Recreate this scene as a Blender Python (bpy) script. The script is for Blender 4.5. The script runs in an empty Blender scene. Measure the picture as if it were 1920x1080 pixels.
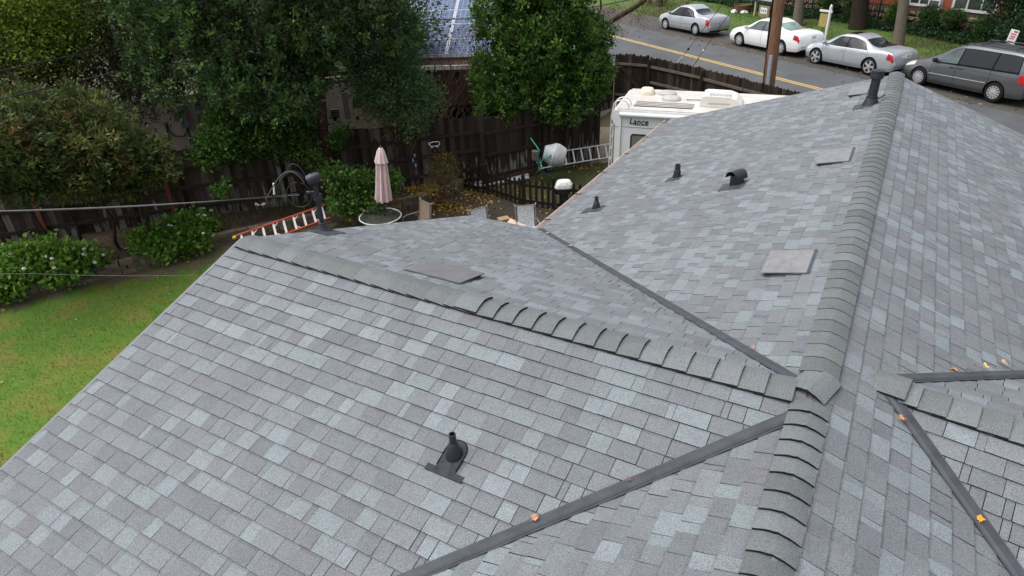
import bpy, bmesh, math, random
import numpy as np
from mathutils import Vector, Matrix

SC = bpy.context.scene
COL = SC.collection
rnd = random.Random(11)
R = math.radians

# ------------------------------------------------------------------ camera
FPX, PITCH, ROLL, CAMZ = 1236.26, 0.51905, -0.03814, 7.2376
def _axes():
    f = np.array([0, math.cos(PITCH), -math.sin(PITCH)])
    r = np.array([1.0, 0, 0]); u = np.array([0, math.sin(PITCH), math.cos(PITCH)])
    c, s = math.cos(ROLL), math.sin(ROLL)
    return r*c + u*s, -r*s + u*c, f
CR, CU, CF = _axes()
CC = np.array([0, 0, CAMZ])
cam_d = bpy.data.cameras.new('camera'); cam = bpy.data.objects.new('camera', cam_d); COL.objects.link(cam)
cam_d.sensor_width = 36.0; cam_d.lens = 36.0*FPX/1920.0; cam_d.clip_start = 0.05; cam_d.clip_end = 5000
M = Matrix.Identity(4)
for i in range(3):
    M[i][0], M[i][1], M[i][2], M[i][3] = CR[i], CU[i], -CF[i], CC[i]
cam.matrix_world = M
SC.camera = cam

# ------------------------------------------------------------------ light: overcast sky and a very soft sun
SUN_EL, SUN_AZ = R(66), R(272)
w = bpy.data.worlds.new('World'); SC.world = w; w.use_nodes = True
nt = w.node_tree; nt.nodes.clear()
wo = nt.nodes.new('ShaderNodeOutputWorld'); bg = nt.nodes.new('ShaderNodeBackground')
sk = nt.nodes.new('ShaderNodeTexSky'); sk.sky_type = 'NISHITA'; sk.sun_disc = False
sk.sun_elevation = SUN_EL; sk.sun_rotation = SUN_AZ; sk.air_density = 1.0; sk.dust_density = 4.0; sk.ozone_density = 1.0
hs = nt.nodes.new('ShaderNodeHueSaturation'); hs.inputs['Saturation'].default_value = 0.40
nt.links.new(sk.outputs[0], hs.inputs['Color']); nt.links.new(hs.outputs[0], bg.inputs[0])
bg.inputs[1].default_value = 0.10
nt.links.new(bg.outputs[0], wo.inputs[0])
sd = bpy.data.lights.new('sun', 'SUN'); so = bpy.data.objects.new('sun', sd); COL.objects.link(so)
sd.energy = 0.9; sd.angle = R(70); sd.color = (1.0, 0.97, 0.93)
# sun_rotation turns clockwise from +Y seen from above
sdir = Vector((math.sin(SUN_AZ)*math.cos(SUN_EL), math.cos(SUN_AZ)*math.cos(SUN_EL), math.sin(SUN_EL)))
so.rotation_euler = sdir.to_track_quat('Z', 'Y').to_euler()
SC.view_settings.view_transform = 'Standard'; SC.view_settings.look = 'None'
SC.view_settings.exposure = 1.18; SC.view_settings.gamma = 1.0; SC.view_settings.use_curve_mapping = False
try:
    SC.cycles.max_bounces = 6; SC.cycles.transparent_max_bounces = 6
except Exception: pass

# ------------------------------------------------------------------ measuring helpers
def ray(px, py):
    d = CF + CR*(px-960)/FPX - CU*(py-540)/FPX
    return d/np.linalg.norm(d)
def at(px, py, z=0.0):
    d = ray(px, py); t = (z-CC[2])/d[2]
    return CC + t*d
ROADP = (0.3, 0.0, 0.015)                      # the street climbs a little away from the house
def road_z(x, y): return ROADP[0] + ROADP[1]*x + ROADP[2]*y
def at_road(px, py, dz=0.0):
    d = ray(px, py); t = (ROADP[0]+dz-CC[2])/(d[2]-ROADP[1]*d[0]-ROADP[2]*d[1])
    return CC + t*d
def at_plane(px, py, O, n):
    d = ray(px, py); t = ((np.array(O)-CC) @ n)/(d @ n)
    return CC + t*d
def pix(P):
    d = np.asarray(P, float)-CC; z = d @ CF
    return 960+FPX*(d @ CR)/z, 540-FPX*(d @ CU)/z, z
def nrm(v): v = np.asarray(v, float); return v/np.linalg.norm(v)
Z = np.array([0, 0, 1.0])

# ------------------------------------------------------------------ materials
MATS = {}
def mat(name, col, rough=0.8, var=0.15, scale=6.0, bump=0.0, bscale=80.0, metal=0.0, spec=0.4, attr=False, col2=None,
        detail=4.0, stretch=None, speck=0.0, sscale=250.0, coat=0.0, alpha=None, trans=0.0):
    if name in MATS: return MATS[name]
    m = bpy.data.materials.new(name); m.use_nodes = True
    nt = m.node_tree; nd = nt.nodes; lk = nt.links
    b = nd['Principled BSDF']
    b.inputs['Roughness'].default_value = rough; b.inputs['Metallic'].default_value = metal
    b.inputs['Specular IOR Level'].default_value = spec
    if coat: b.inputs['Coat Weight'].default_value = coat; b.inputs['Coat Roughness'].default_value = 0.05
    if trans: b.inputs['Transmission Weight'].default_value = trans
    tc = nd.new('ShaderNodeTexCoord'); src = tc.outputs['Object']
    if stretch:
        mp = nd.new('ShaderNodeMapping'); mp.inputs['Scale'].default_value = stretch
        lk.new(src, mp.inputs[0]); src = mp.outputs[0]
    nz = nd.new('ShaderNodeTexNoise'); nz.inputs['Scale'].default_value = scale; nz.inputs['Detail'].default_value = detail
    nz.inputs['Roughness'].default_value = 0.6
    lk.new(src, nz.inputs['Vector'])
    rp = nd.new('ShaderNodeValToRGB'); rp.color_ramp.elements[0].position = 0.3; rp.color_ramp.elements[1].position = 0.7
    c2 = col2 if col2 else [min(1, c*(1+var)) for c in col]
    c1 = col if col2 else [c*(1-var) for c in col]
    rp.color_ramp.elements[0].color = (*c1, 1); rp.color_ramp.elements[1].color = (*c2, 1)
    lk.new(nz.outputs['Fac'], rp.inputs[0]); out = rp.outputs[0]
    if attr:
        a = nd.new('ShaderNodeAttribute'); a.attribute_name = 'tint'
        mx = nd.new('ShaderNodeMix'); mx.data_type = 'RGBA'; mx.blend_type = 'MULTIPLY'; mx.inputs['Factor'].default_value = 1
        lk.new(out, mx.inputs['A']); lk.new(a.outputs['Color'], mx.inputs['B']); out = mx.outputs['Result']
    if speck:
        n2 = nd.new('ShaderNodeTexNoise'); n2.inputs['Scale'].default_value = sscale; n2.inputs['Detail'].default_value = 2
        lk.new(tc.outputs['Object'], n2.inputs['Vector'])
        r2 = nd.new('ShaderNodeMapRange'); r2.inputs['From Min'].default_value = 0.3; r2.inputs['From Max'].default_value = 0.7
        r2.inputs['To Min'].default_value = 1-speck; r2.inputs['To Max'].default_value = 1+speck; r2.clamp = True
        lk.new(n2.outputs['Fac'], r2.inputs['Value'])
        m2 = nd.new('ShaderNodeVectorMath'); m2.operation = 'SCALE'
        lk.new(out, m2.inputs[0]); lk.new(r2.outputs['Result'], m2.inputs['Scale']); out = m2.outputs['Vector']
    lk.new(out, b.inputs['Base Color'])
    if bump:
        n3 = nd.new('ShaderNodeTexNoise'); n3.inputs['Scale'].default_value = bscale; n3.inputs['Detail'].default_value = 3
        lk.new(src, n3.inputs['Vector'])
        bp = nd.new('ShaderNodeBump'); bp.inputs['Strength'].default_value = bump; bp.inputs['Distance'].default_value = 0.01
        lk.new(n3.outputs['Fac'], bp.inputs['Height']); lk.new(bp.outputs[0], b.inputs['Normal'])
    MATS[name] = m
    return m

M_SHINGLE = mat('asphalt_shingle', (0.88, 0.845, 0.875), 0.66, 0.13, 9.0, 0.5, 220, spec=0.5, attr=True, col2=(0.94, 1.00, 0.99), speck=0.46, sscale=150)
M_EDGE = mat('shingle_edge', (0.022, 0.023, 0.026), 0.95, 0.3, spec=0.1)
M_DECK = mat('roof_underlay', (0.03, 0.031, 0.034), 0.95, 0.2, spec=0.1)
M_FLASH = mat('slate_painted_metal', (0.056, 0.061, 0.070), 0.6, 0.25, 7, 0.1, 30, metal=0.0, spec=0.3)
M_APRON = mat('worn_lead_apron', (0.045, 0.049, 0.056), 0.85, 0.35, 14, 0.3, 60, spec=0.15)
M_VENT = mat('grey_vent_metal', (0.20, 0.203, 0.21), 0.66, 0.16, 9, 0.25, 90, spec=0.35, speck=0.16, sscale=60)
M_VENTD = mat('dark_vent_metal', (0.13, 0.13, 0.137), 0.6, 0.18, 8, 0.1, 60, spec=0.5)
M_BLACKM = mat('black_painted_metal', (0.022, 0.024, 0.03), 0.45, 0.25, 12, 0.08, 50, spec=0.5)
M_BLACK = mat('matt_black', (0.008, 0.008, 0.009), 0.9, 0.2, spec=0.1)
M_STUCCO = mat('beige_stucco', (0.42, 0.36, 0.29), 0.9, 0.12, 3, 0.5, 120, spec=0.2)
M_WHITE = mat('white_paint', (0.74, 0.74, 0.72), 0.5, 0.05, 4, spec=0.4)
M_OFFW = mat('weathered_white', (0.66, 0.64, 0.6), 0.6, 0.14, 3.0, spec=0.3)
M_ALU = mat('aluminium', (0.68, 0.69, 0.70), 0.42, 0.1, 9, metal=0.3)
M_TRIM = mat('pale_gutter_paint', (0.62, 0.56, 0.52), 0.5, 0.1, 5)
M_FENCE = mat('dark_weathered_fence_wood', (0.85, 0.85, 0.85), 0.9, 0.45, 5, 0.6, 26, spec=0.15, attr=True, stretch=(5, 5, 0.5))
nd = M_FENCE.node_tree.nodes; lk = M_FENCE.node_tree.links; b_ = nd['Principled BSDF']; src = b_.inputs['Base Color'].links[0].from_socket
tc_ = nd.new('ShaderNodeTexCoord'); mp_ = nd.new('ShaderNodeMapping'); mp_.inputs['Scale'].default_value = (9, 9, 1.1); lk.new(tc_.outputs['Object'], mp_.inputs[0])
n_ = nd.new('ShaderNodeTexNoise'); n_.inputs['Scale'].default_value = 1.4; n_.inputs['Detail'].default_value = 6; lk.new(mp_.outputs[0], n_.inputs[0])
sx_ = nd.new('ShaderNodeSeparateXYZ'); lk.new(tc_.outputs['Object'], sx_.inputs[0]); hr = nd.new('ShaderNodeMapRange'); hr.inputs[1].default_value = 0.25; hr.inputs[2].default_value = 1.25; hr.inputs[3].default_value = 0.16; hr.inputs[4].default_value = -0.12; lk.new(sx_.outputs[2], hr.inputs[0])
ad_ = nd.new('ShaderNodeMath'); ad_.operation = 'ADD'; lk.new(n_.outputs[0], ad_.inputs[0]); lk.new(hr.outputs[0], ad_.inputs[1])
pr_ = nd.new('ShaderNodeMapRange'); pr_.inputs[1].default_value = 0.58; pr_.inputs[2].default_value = 0.70; pr_.inputs[4].default_value = 0.85; lk.new(ad_.outputs[0], pr_.inputs[0])
mx_ = nd.new('ShaderNodeMix'); mx_.data_type = 'RGBA'; mx_.inputs['B'].default_value = (0.27, 0.245, 0.215, 1); lk.new(src, mx_.inputs['A']); lk.new(pr_.outputs[0], mx_.inputs['Factor']); lk.new(mx_.outputs['Result'], b_.inputs['Base Color'])
M_FENCEL = mat('grey_weathered_wood', (0.17, 0.145, 0.12), 0.9, 0.35, 6, 0.5, 40, spec=0.15, stretch=(1, 1, 1))
M_REDWOOD = mat('red_brown_post_wood', (0.17, 0.06, 0.035), 0.85, 0.3, 5, 0.5, 30, spec=0.2, stretch=(6, 6, 0.6))
M_PICKET = mat('picket_wood', (0.02, 0.014, 0.011), 0.85, 0.4, 5, 0.5, 30, spec=0.2, stretch=(6, 6, 0.7))
M_LEAF = mat('leaf_surface', (0.97, 0.95, 0.86), 0.48, 0.15, 3, spec=0.26, attr=True)
M_LEAFM = mat('leaf_surface_matt', (0.95, 0.95, 0.95), 0.7, 0.15, 3, spec=0.25, attr=True)
M_BARK = mat('red_bark', (0.055, 0.020, 0.013), 0.9, 0.45, 5, 0.9, 20, spec=0.15, stretch=(7, 7, 0.7))
M_BARKG = mat('grey_bark', (0.16, 0.13, 0.105), 0.92, 0.35, 5, 0.9, 22, spec=0.15, stretch=(6, 6, 0.8))
M_BARKD = mat('dark_bark', (0.035, 0.026, 0.02), 0.92, 0.35, 5, 0.9, 22, spec=0.15, stretch=(6, 6, 0.8))
M_CANE = mat('tan_cane', (0.24, 0.15, 0.07), 0.8, 0.35, 6, spec=0.2)
M_TWIG = mat('red_brown_twig', (0.10, 0.062, 0.045), 0.85, 0.35, 6, spec=0.2)
M_SOIL = mat('damp_soil', (0.045, 0.032, 0.022), 0.95, 0.4, 2.5, 0.9, 18, spec=0.2)
M_CABLE = mat('black_cable', (0.02, 0.021, 0.022), 0.6, 0.2, spec=0.4)
M_CABLEL = mat('grey_cable', (0.15, 0.155, 0.16), 0.5, 0.2, metal=0.3)
M_TYRE = mat('tyre_rubber', (0.015, 0.015, 0.016), 0.85, 0.2, 20, spec=0.2)
M_GLASSD = mat('tinted_car_glass', (0.010, 0.011, 0.014), 0.06, 0.1, 3, spec=0.42)
M_GLASSC = mat('clear_car_glass', (0.06, 0.085, 0.085), 0.05, 0.5, 2.2, spec=0.8)
M_RED = mat('red_lamp_lens', (0.42, 0.02, 0.025), 0.15, 0.25, 10, spec=0.6)
M_LAMP = mat('clear_lamp_lens', (0.6, 0.6, 0.52), 0.12, 0.15, 9, spec=0.6)
M_RIM = mat('alloy_rim', (0.62, 0.63, 0.64), 0.3, 0.1, 9, metal=0.6)

def translucent(m, f=0.35):
    nt = m.node_tree; nd = nt.nodes; b = nd['Principled BSDF']; o = nd['Material Output']
    t = nd.new('ShaderNodeBsdfTranslucent'); mx = nd.new('ShaderNodeMixShader'); mx.inputs[0].default_value = f
    nt.links.new(b.inputs['Base Color'].links[0].from_socket, t.inputs['Color']); nt.links.new(b.outputs[0], mx.inputs[1]); nt.links.new(t.outputs[0], mx.inputs[2]); nt.links.new(mx.outputs[0], o.inputs[0])
translucent(M_LEAF, 0.38); translucent(M_LEAFM, 0.35)
# ------------------------------------------------------------------ mesh building
WL = {}                                         # world origin of parents that are not rotated
class MB:
    def __init__(self): self.v = []; self.f = []; self.m = []; self.t = []; self.tint = None
    def face(self, pts, m=0, tint=None):
        i = len(self.v); self.v.extend([tuple(map(float, p)) for p in pts]); self.f.append(tuple(range(i, i+len(pts)))); self.m.append(m); self.t.append(tint or self.tint)
    def add(self, verts, faces, m=0, tint=None):
        i = len(self.v); self.v.extend([tuple(map(float, p)) for p in verts])
        for f in faces: self.f.append(tuple(i+k for k in f)); self.m.append(m); self.t.append(tint or self.tint)
        return self
    def obox(self, O, a, b, c, m=0, tint=None):
        """box from corner O with edge vectors a, b, c (right handed)"""
        O, a, b, c = map(lambda q: np.asarray(q, float), (O, a, b, c))
        V = [O, O+a, O+a+b, O+b, O+c, O+a+c, O+a+b+c, O+b+c]
        F = [(0, 3, 2, 1), (4, 5, 6, 7), (0, 1, 5, 4), (1, 2, 6, 5), (2, 3, 7, 6), (3, 0, 4, 7)]
        return self.add(V, F, m, tint)
    def box(self, cx, cy, cz, sx, sy, sz, rz=0.0, m=0, tint=None):
        ca, sa = math.cos(rz), math.sin(rz); a = np.array([ca, sa, 0])*sx; b = np.array([-sa, ca, 0])*sy; c = np.array([0, 0, sz])
        return self.obox(np.array([cx, cy, cz])-a/2-b/2-c/2, a, b, c, m, tint)
    def beam(self, p, q, wd, ht, up=(0, 0, 1), m=0, tint=None):
        p = np.asarray(p, float); q = np.asarray(q, float); d = q-p; x = nrm(d); up = np.asarray(up, float)
        s = np.cross(up, x)
        if np.linalg.norm(s) < 1e-6: s = np.array([1., 0, 0])
        s = nrm(s); u = np.cross(x, s)
        return self.obox(p-s*wd/2-u*ht/2, d, s*wd, u*ht, m, tint)
    def tube(self, pts, r, n=6, m=0, caps=True, tint=None):
        pts = [np.asarray(p, float) for p in pts]; k = len(pts)
        rr = r if hasattr(r, '__len__') else [r]*k
        i0 = len(self.v); prev = None
        for i, p in enumerate(pts):
            d = nrm(pts[min(i+1, k-1)]-pts[max(i-1, 0)])
            if prev is None:
                s = np.cross(d, Z if abs(d[2]) < 0.9 else np.array([1., 0, 0]))
            else: s = prev - d*(prev @ d)
            s = nrm(s); prev = s; u = np.cross(d, s)
            for j in range(n):
                a = 2*math.pi*j/n
                self.v.append(tuple(p+(s*math.cos(a)+u*math.sin(a))*rr[i]))
        for i in range(k-1):
            for j in range(n):
                a = i0+i*n+j; b = i0+i*n+(j+1) % n
                self.f.append((a, b, b+n, a+n)); self.m.append(m); self.t.append(tint or self.tint)
        if caps:
            self.f.append(tuple(i0+j for j in range(n))[::-1]); self.m.append(m); self.t.append(tint or self.tint)
            self.f.append(tuple(i0+(k-1)*n+j for j in range(n))); self.m.append(m); self.t.append(tint or self.tint)
        return self
    def lathe(self, O, prof, n=24, axis=(0, 0, 1), m=0, ref=None, tint=None, wob=None):
        """prof: list of (radius, distance along axis)"""
        O = np.asarray(O, float); ax = nrm(axis); s = np.cross(ax, Z if abs(ax[2]) < 0.9 else np.array([1., 0, 0])); s = nrm(s); u = np.cross(ax, s)
        i0 = len(self.v)
        for (r, h) in prof:
            for j in range(n):
                a = 2*math.pi*j/n; q = r*(wob(a, h) if wob else 1)
                self.v.append(tuple(O+ax*h+(s*math.cos(a)+u*math.sin(a))*q))
        for i in range(len(prof)-1):
            for j in range(n):
                a = i0+i*n+j; b = i0+i*n+(j+1) % n
                self.f.append((a, b, b+n, a+n)); self.m.append(m); self.t.append(tint or self.tint)
        if prof[0][0] > 1e-4: self.f.append(tuple(i0+j for j in range(n))[::-1]); self.m.append(m); self.t.append(tint or self.tint)
        if prof[-1][0] > 1e-4: self.f.append(tuple(i0+(len(prof)-1)*n+j for j in range(n))); self.m.append(m); self.t.append(tint or self.tint)
        return self
    def build(self, name, mats, parent=None, smooth=False, local=False, bevel=0.0):
        off = WL.get(parent.name, np.zeros(3)) if (parent is not None and not local) else np.zeros(3)
        me = bpy.data.meshes.new(name)
        me.from_pydata([(x-off[0], y-off[1], z-off[2]) for x, y, z in self.v], [], self.f)
        if not isinstance(mats, (list, tuple)): mats = [mats]
        for q in mats: me.materials.append(q)
        if len(mats) > 1: me.polygons.foreach_set('material_index', self.m)
        if any(t is not None for t in self.t):
            at_ = me.attributes.new('tint', 'FLOAT_COLOR', 'FACE')
            buf = np.ones((len(self.f), 4), np.float32)
            for i, t in enumerate(self.t):
                if t is not None: buf[i, :3] = t
            at_.data.foreach_set('color', buf.ravel())
        if smooth: me.polygons.foreach_set('use_smooth', [True]*len(self.f))
        me.update()
        o = bpy.data.objects.new(name, me); COL.objects.link(o)
        if parent is not None: o.parent = parent
        if parent is not None and not local: WL[o.name] = off
        if parent is None: WL[o.name] = np.zeros(3)
        if smooth:
            me.set_sharp_from_angle(angle=R(38))
        if bevel:
            b = o.modifiers.new('bevel', 'BEVEL'); b.width = bevel; b.segments = 2; b.limit_method = 'ANGLE'
        return o

def empty(name, loc, rz=0.0):
    o = bpy.data.objects.new(name, None); COL.objects.link(o); o.location = tuple(map(float, loc)); o.rotation_euler = (0, 0, rz)
    o.empty_display_size = 0.2
    if rz == 0: WL[o.name] = np.array(loc, float)
    return o
def tag(o, label, cat, group=None):
    o['label'] = label; o['category'] = cat
    if group: o['group'] = group
    return o
def thing(name, label, cat, loc, rz=0.0, group=None): return tag(empty(name, loc, rz), label, cat, group)
def structure(o): o['kind'] = 'structure'; return o
def stuff(o): o['kind'] = 'stuff'; return o
def recentre(o, loc):
    """give a one-mesh thing an origin at its base"""
    loc = Vector(tuple(map(float, loc))); o.data.transform(Matrix.Translation(-loc)); o.location = loc; return o
def copy_tree(o, parent=None):
    c = o.copy(); COL.objects.link(c)
    if parent is not None: c.parent = parent
    for ch in list(o.children): copy_tree(ch, c)
    return c

def np_mesh(name, V, F, mats, tint=None, parent=None, smooth=False):
    """fast mesh from arrays: V (n,3), F (m,4) quads or (m,3)"""
    off = WL.get(parent.name, np.zeros(3)) if parent is not None else np.zeros(3)
    V = np.asarray(V, np.float32)-off.astype(np.float32); F = np.asarray(F, np.int32); k = F.shape[1]
    me = bpy.data.meshes.new(name)
    me.vertices.add(len(V)); me.vertices.foreach_set('co', V.ravel())
    me.loops.add(F.size); me.loops.foreach_set('vertex_index', F.ravel())
    me.polygons.add(len(F)); me.polygons.foreach_set('loop_start', np.arange(0, F.size, k, dtype=np.int32))
    me.polygons.foreach_set('loop_total', np.full(len(F), k, np.int32))
    me.materials.append(mats)
    me.update(calc_edges=True)
    if tint is not None:
        a = me.attributes.new('tint', 'FLOAT_COLOR', 'FACE')
        buf = np.ones((len(F), 4), np.float32); buf[:, :3] = tint; a.data.foreach_set('color', buf.ravel())
    if smooth: me.polygons.foreach_set('use_smooth', np.ones(len(F), bool))
    me.validate()
    o = bpy.data.objects.new(name, me); COL.objects.link(o)
    if parent is not None: o.parent = parent; WL[o.name] = off
    return o

def leaves(P, D, length, width, rs, fold=0.35):
    """leaf quads at P with direction D (arrays): a folded diamond of two triangles each side -> quad"""
    n = len(P); D = D/np.linalg.norm(D, axis=1, keepdims=True)
    r = rs.normal(size=(n, 3)); r[:, 2] += 0.0
    S = np.cross(D, r); S /= np.linalg.norm(S, axis=1, keepdims=True)+1e-9
    N = np.cross(S, D)
    L = (length*(0.7+0.6*rs.random(n)))[:, None]; Wd = (width*(0.75+0.5*rs.random(n)))[:, None]
    base = P; tip = P+D*L-N*L*0.12; mid = P+D*L*0.45+N*Wd*fold*0.6
    V = np.stack([base, mid+S*Wd*0.5-N*Wd*fold, tip, mid-S*Wd*0.5-N*Wd*fold], 1).reshape(-1, 3)
    F = np.arange(4*n, dtype=np.int32).reshape(-1, 4)
    return V, F

def crown(name, lobes, nclump, per, length, width, palette, seed, parent=None, m=None, clump_r=0.16, shell=0.55, up=0.35, squash=1.0, floor=None):
    """lobes: (centre, radii); leaves stand in rosettes on twig ends spread through each lobe"""
    rs = np.random.RandomState(seed); vol = np.array([r[0]*r[1]*r[2] for c, r in lobes])**0.67
    cnt = np.maximum(1, (nclump*vol/vol.sum()).astype(int)); C = []; O = []
    for (c, r), k in zip(lobes, cnt):
        d = rs.normal(size=(k, 3)); d /= np.linalg.norm(d, axis=1, keepdims=True)
        rad = (shell+(1-shell)*rs.random(k)**0.6)*(1+0.16*np.sin(d[:, 0]*7+seed)+0.12*np.sin(d[:, 1]*9+d[:, 2]*8))
        inner = rs.random(k) < 0.22; rad[inner] *= rs.random(inner.sum())
        C.append(np.array(c)+d*rad[:, None]*np.array(r)); O.append(d)
    C = np.concatenate(C); O = np.concatenate(O); n = len(C)
    if floor is not None: C[:, 2] = np.maximum(C[:, 2], floor)
    O[:, 2] += up
    P = np.repeat(C, per, 0)+rs.normal(size=(n*per, 3))*clump_r*np.array([1, 1, squash])
    D = np.repeat(O, per, 0)+rs.normal(size=(n*per, 3))*0.8
    V, F = leaves(P, D, length, width, rs)
    pal = np.array(palette); ci = rs.randint(0, len(pal), n)
    T = pal[ci]*(0.65+1.0*rs.random((n, 1)))
    T = np.repeat(T, per, 0)*(0.8+0.4*rs.random((n*per, 1)))
    return np_mesh(name, V, F, m or M_LEAF, T, parent)

def arr(*p): return np.array(p, float)
# ================================================================== THE SETTING: ground, street
NS = arr(0.9026, 0.4305, 0); RS = arr(0.4305, -0.9026, 0)   # across the street (away), along the street (downhill)
def st(n, t, dz=0.0):
    p = NS*n+RS*t; p[2] = road_z(p[0], p[1])+dz; return p
def ground_h(x, y):
    n = x*NS[0]+y*NS[1]; f = min(1.0, max(0.0, (n-15.0)/2.6)); f = f*f*(3-2*f)
    zr = road_z(x, y)-0.03
    far = max(0.0, n-28.4)
    return f*zr + (min(far, 12)*0.03 if f == 1 else 0)
def grid_mesh(x0, x1, y0, y1, nx, ny, hf):
    xs = np.linspace(x0, x1, nx); ys = np.linspace(y0, y1, ny)
    V = [(x, y, hf(x, y)) for y in ys for x in xs]
    F = [(j*nx+i, j*nx+i+1, (j+1)*nx+i+1, (j+1)*nx+i) for j in range(ny-1) for i in range(nx-1)]
    mb = MB(); mb.v = V; mb.f = F; mb.m = [0]*len(F); mb.t = [None]*len(F); return mb
M_GROUND = mat('wet_brown_ground', (0.07, 0.055, 0.035), 0.92, 0.35, 1.4, 0.6, 14, spec=0.25, col2=(0.10, 0.085, 0.05))
structure(grid_mesh(-140, 160, -60, 240, 241, 241, ground_h).build('ground', M_GROUND, smooth=True))

structure_far = MB(); structure_far.face([(-3000, -3000, -0.6), (3000, -3000, -0.6), (3000, 3000, -0.6), (-3000, 3000, -0.6)]); structure(structure_far.build('far_ground', M_GROUND))
def ground_mat(name, cols, scale, bump=0.5, bscale=30, rough=0.95):
    m = bpy.data.materials.new(name); m.use_nodes = True; nd = m.node_tree.nodes; lk = m.node_tree.links; b = nd['Principled BSDF']
    b.inputs['Roughness'].default_value = rough; b.inputs['Specular IOR Level'].default_value = 0.25
    tc = nd.new('ShaderNodeTexCoord'); nz = nd.new('ShaderNodeTexNoise'); nz.inputs['Scale'].default_value = scale; nz.inputs['Detail'].default_value = 8; nz.inputs['Roughness'].default_value = 0.65
    lk.new(tc.outputs['Object'], nz.inputs[0]); rp = nd.new('ShaderNodeValToRGB'); e = rp.color_ramp.elements
    pos = np.linspace(0.33, 0.67, len(cols)); e[0].position = pos[0]; e[0].color = (*cols[0], 1); e[1].position = pos[-1]; e[1].color = (*cols[-1], 1)
    for p_, c in zip(pos[1:-1], cols[1:-1]): q = e.new(p_); q.color = (*c, 1)
    lk.new(nz.outputs[0], rp.inputs[0])
    n2 = nd.new('ShaderNodeTexNoise'); n2.inputs['Scale'].default_value = bscale*4; n2.inputs['Detail'].default_value = 3; lk.new(tc.outputs['Object'], n2.inputs[0])
    mr = nd.new('ShaderNodeMapRange'); mr.inputs[1].default_value = .3; mr.inputs[2].default_value = .7; mr.inputs[3].default_value = .6; mr.inputs[4].default_value = 1.4; lk.new(n2.outputs[0], mr.inputs[0])
    sc = nd.new('ShaderNodeVectorMath'); sc.operation = 'SCALE'; lk.new(rp.outputs[0], sc.inputs[0]); lk.new(mr.outputs[0], sc.inputs['Scale']); lk.new(sc.outputs[0], b.inputs['Base Color'])
    n3 = nd.new('ShaderNodeTexNoise'); n3.inputs['Scale'].default_value = bscale; lk.new(tc.outputs['Object'], n3.inputs[0])
    bp = nd.new('ShaderNodeBump'); bp.inputs['Strength'].default_value = bump; bp.inputs['Distance'].default_value = 0.03; lk.new(n3.outputs[0], bp.inputs['Height']); lk.new(bp.outputs[0], b.inputs['Normal'])
    return m
M_LAWN = ground_mat('lawn_turf', [(0.17, 0.145, 0.045), (0.125, 0.165, 0.026), (0.075, 0.165, 0.02), (0.16, 0.19, 0.034)], 0.9, 0.7, 40)
M_LAWN2 = ground_mat('verge_turf', [(0.085, 0.07, 0.035), (0.08, 0.095, 0.03), (0.075, 0.14, 0.028), (0.09, 0.13, 0.03)], 0.35, 0.7, 30)
M_ROAD = mat('asphalt', (0.052, 0.055, 0.058), 0.68, 0.22, 0.5, 0.4, 60, spec=0.5, detail=8, col2=(0.095, 0.10, 0.104), stretch=(1.0, 1.0, 1.0), speck=0.15, sscale=60)
M_ROADD = mat('leaf_stained_shoulder', (0.045, 0.042, 0.038), 0.75, 0.3, 0.8, 0.5, 30, spec=0.45, detail=8, col2=(0.075, 0.066, 0.055), speck=0.25, sscale=40)
M_YELLOW = mat('yellow_road_paint', (0.52, 0.35, 0.12), 0.7, 0.15, 3, 0.1, 40)
# retaining wall curve in front of the planting bed; the lawn lies on the house side
WALLC = [arr(-16.5, 9.2, 0), arr(-13.6, 11.3, 0), arr(-11.44, 12.83, 0), arr(-10.13, 13.7, 0), arr(-8.65, 14.58, 0), arr(-7.64, 15.42, 0), arr(-6.45, 16.02, 0), arr(-4.91, 16.74, 0), arr(-3.09, 17.43, 0), arr(-2.22, 17.95, 0), arr(-1.62, 18.5, 0), arr(-1.35, 19.1, 0)]
FENCEP = [arr(-18.0, 13.2, 0), arr(-11.86, 15.65, 0), arr(-8.94, 16.57, 0), arr(-6.2, 17.35, 0), arr(-0.68, 19.0, 0), arr(1.25, 20.05, 0), arr(3.0, 21.1, 0)]
def sheet(name, pts, z, m):
    """a flat sheet filled by triangulating a simple polygon"""
    bm = bmesh.new(); vs = [bm.verts.new((float(p[0]), float(p[1]), float(z if z is not None else p[2]))) for p in pts]; f = bm.faces.new(vs); bmesh.ops.triangulate(bm, faces=[f])
    for q in bm.faces:
        if q.normal.z < 0: q.normal_flip()
    me = bpy.data.meshes.new(name); bm.to_mesh(me); bm.free(); me.materials.append(m); o = bpy.data.objects.new(name, me); COL.objects.link(o); WL[o.name] = np.zeros(3); return o
structure(sheet('lawn', WALLC[:7]+[arr(-4.6, 15.4, 0), arr(-4.0, 12, 0), arr(-3, 2, 0), arr(-9, -6, 0), arr(-30, -6, 0), arr(-30, 4, 0)], 0.006, M_LAWN))
M_BARE = ground_mat('worn_earth', [(0.10, 0.085, 0.045), (0.13, 0.105, 0.065), (0.10, 0.11, 0.035)], 2.2, 0.7, 30)
_q = random.Random(6); _in = []
for _i in range(len(WALLC)-1):
    for _k in range(30):
        _p = WALLC[_i]+(WALLC[_i+1]-WALLC[_i])*(_k/30); _d = nrm(WALLC[_i+1]-WALLC[_i]); _s = np.cross(_d, Z)
        if _p[0] < -4.6: _in.append(_p+_s*(0.7+_q.uniform(-.13, .13)+0.30*math.sin(_i*1.7+_k*.056)+0.12*math.sin(_i*5+_k*.5)))
structure(sheet('bare_earth', [p for p in WALLC if p[0] < -4.6]+_in[::-1], 0.011, M_BARE))
bed = WALLC+[p+arr(0, -0.05, 0) for p in FENCEP[4::-1]]
structure(sheet('planting_bed', bed, 0.30, M_SOIL))
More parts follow.
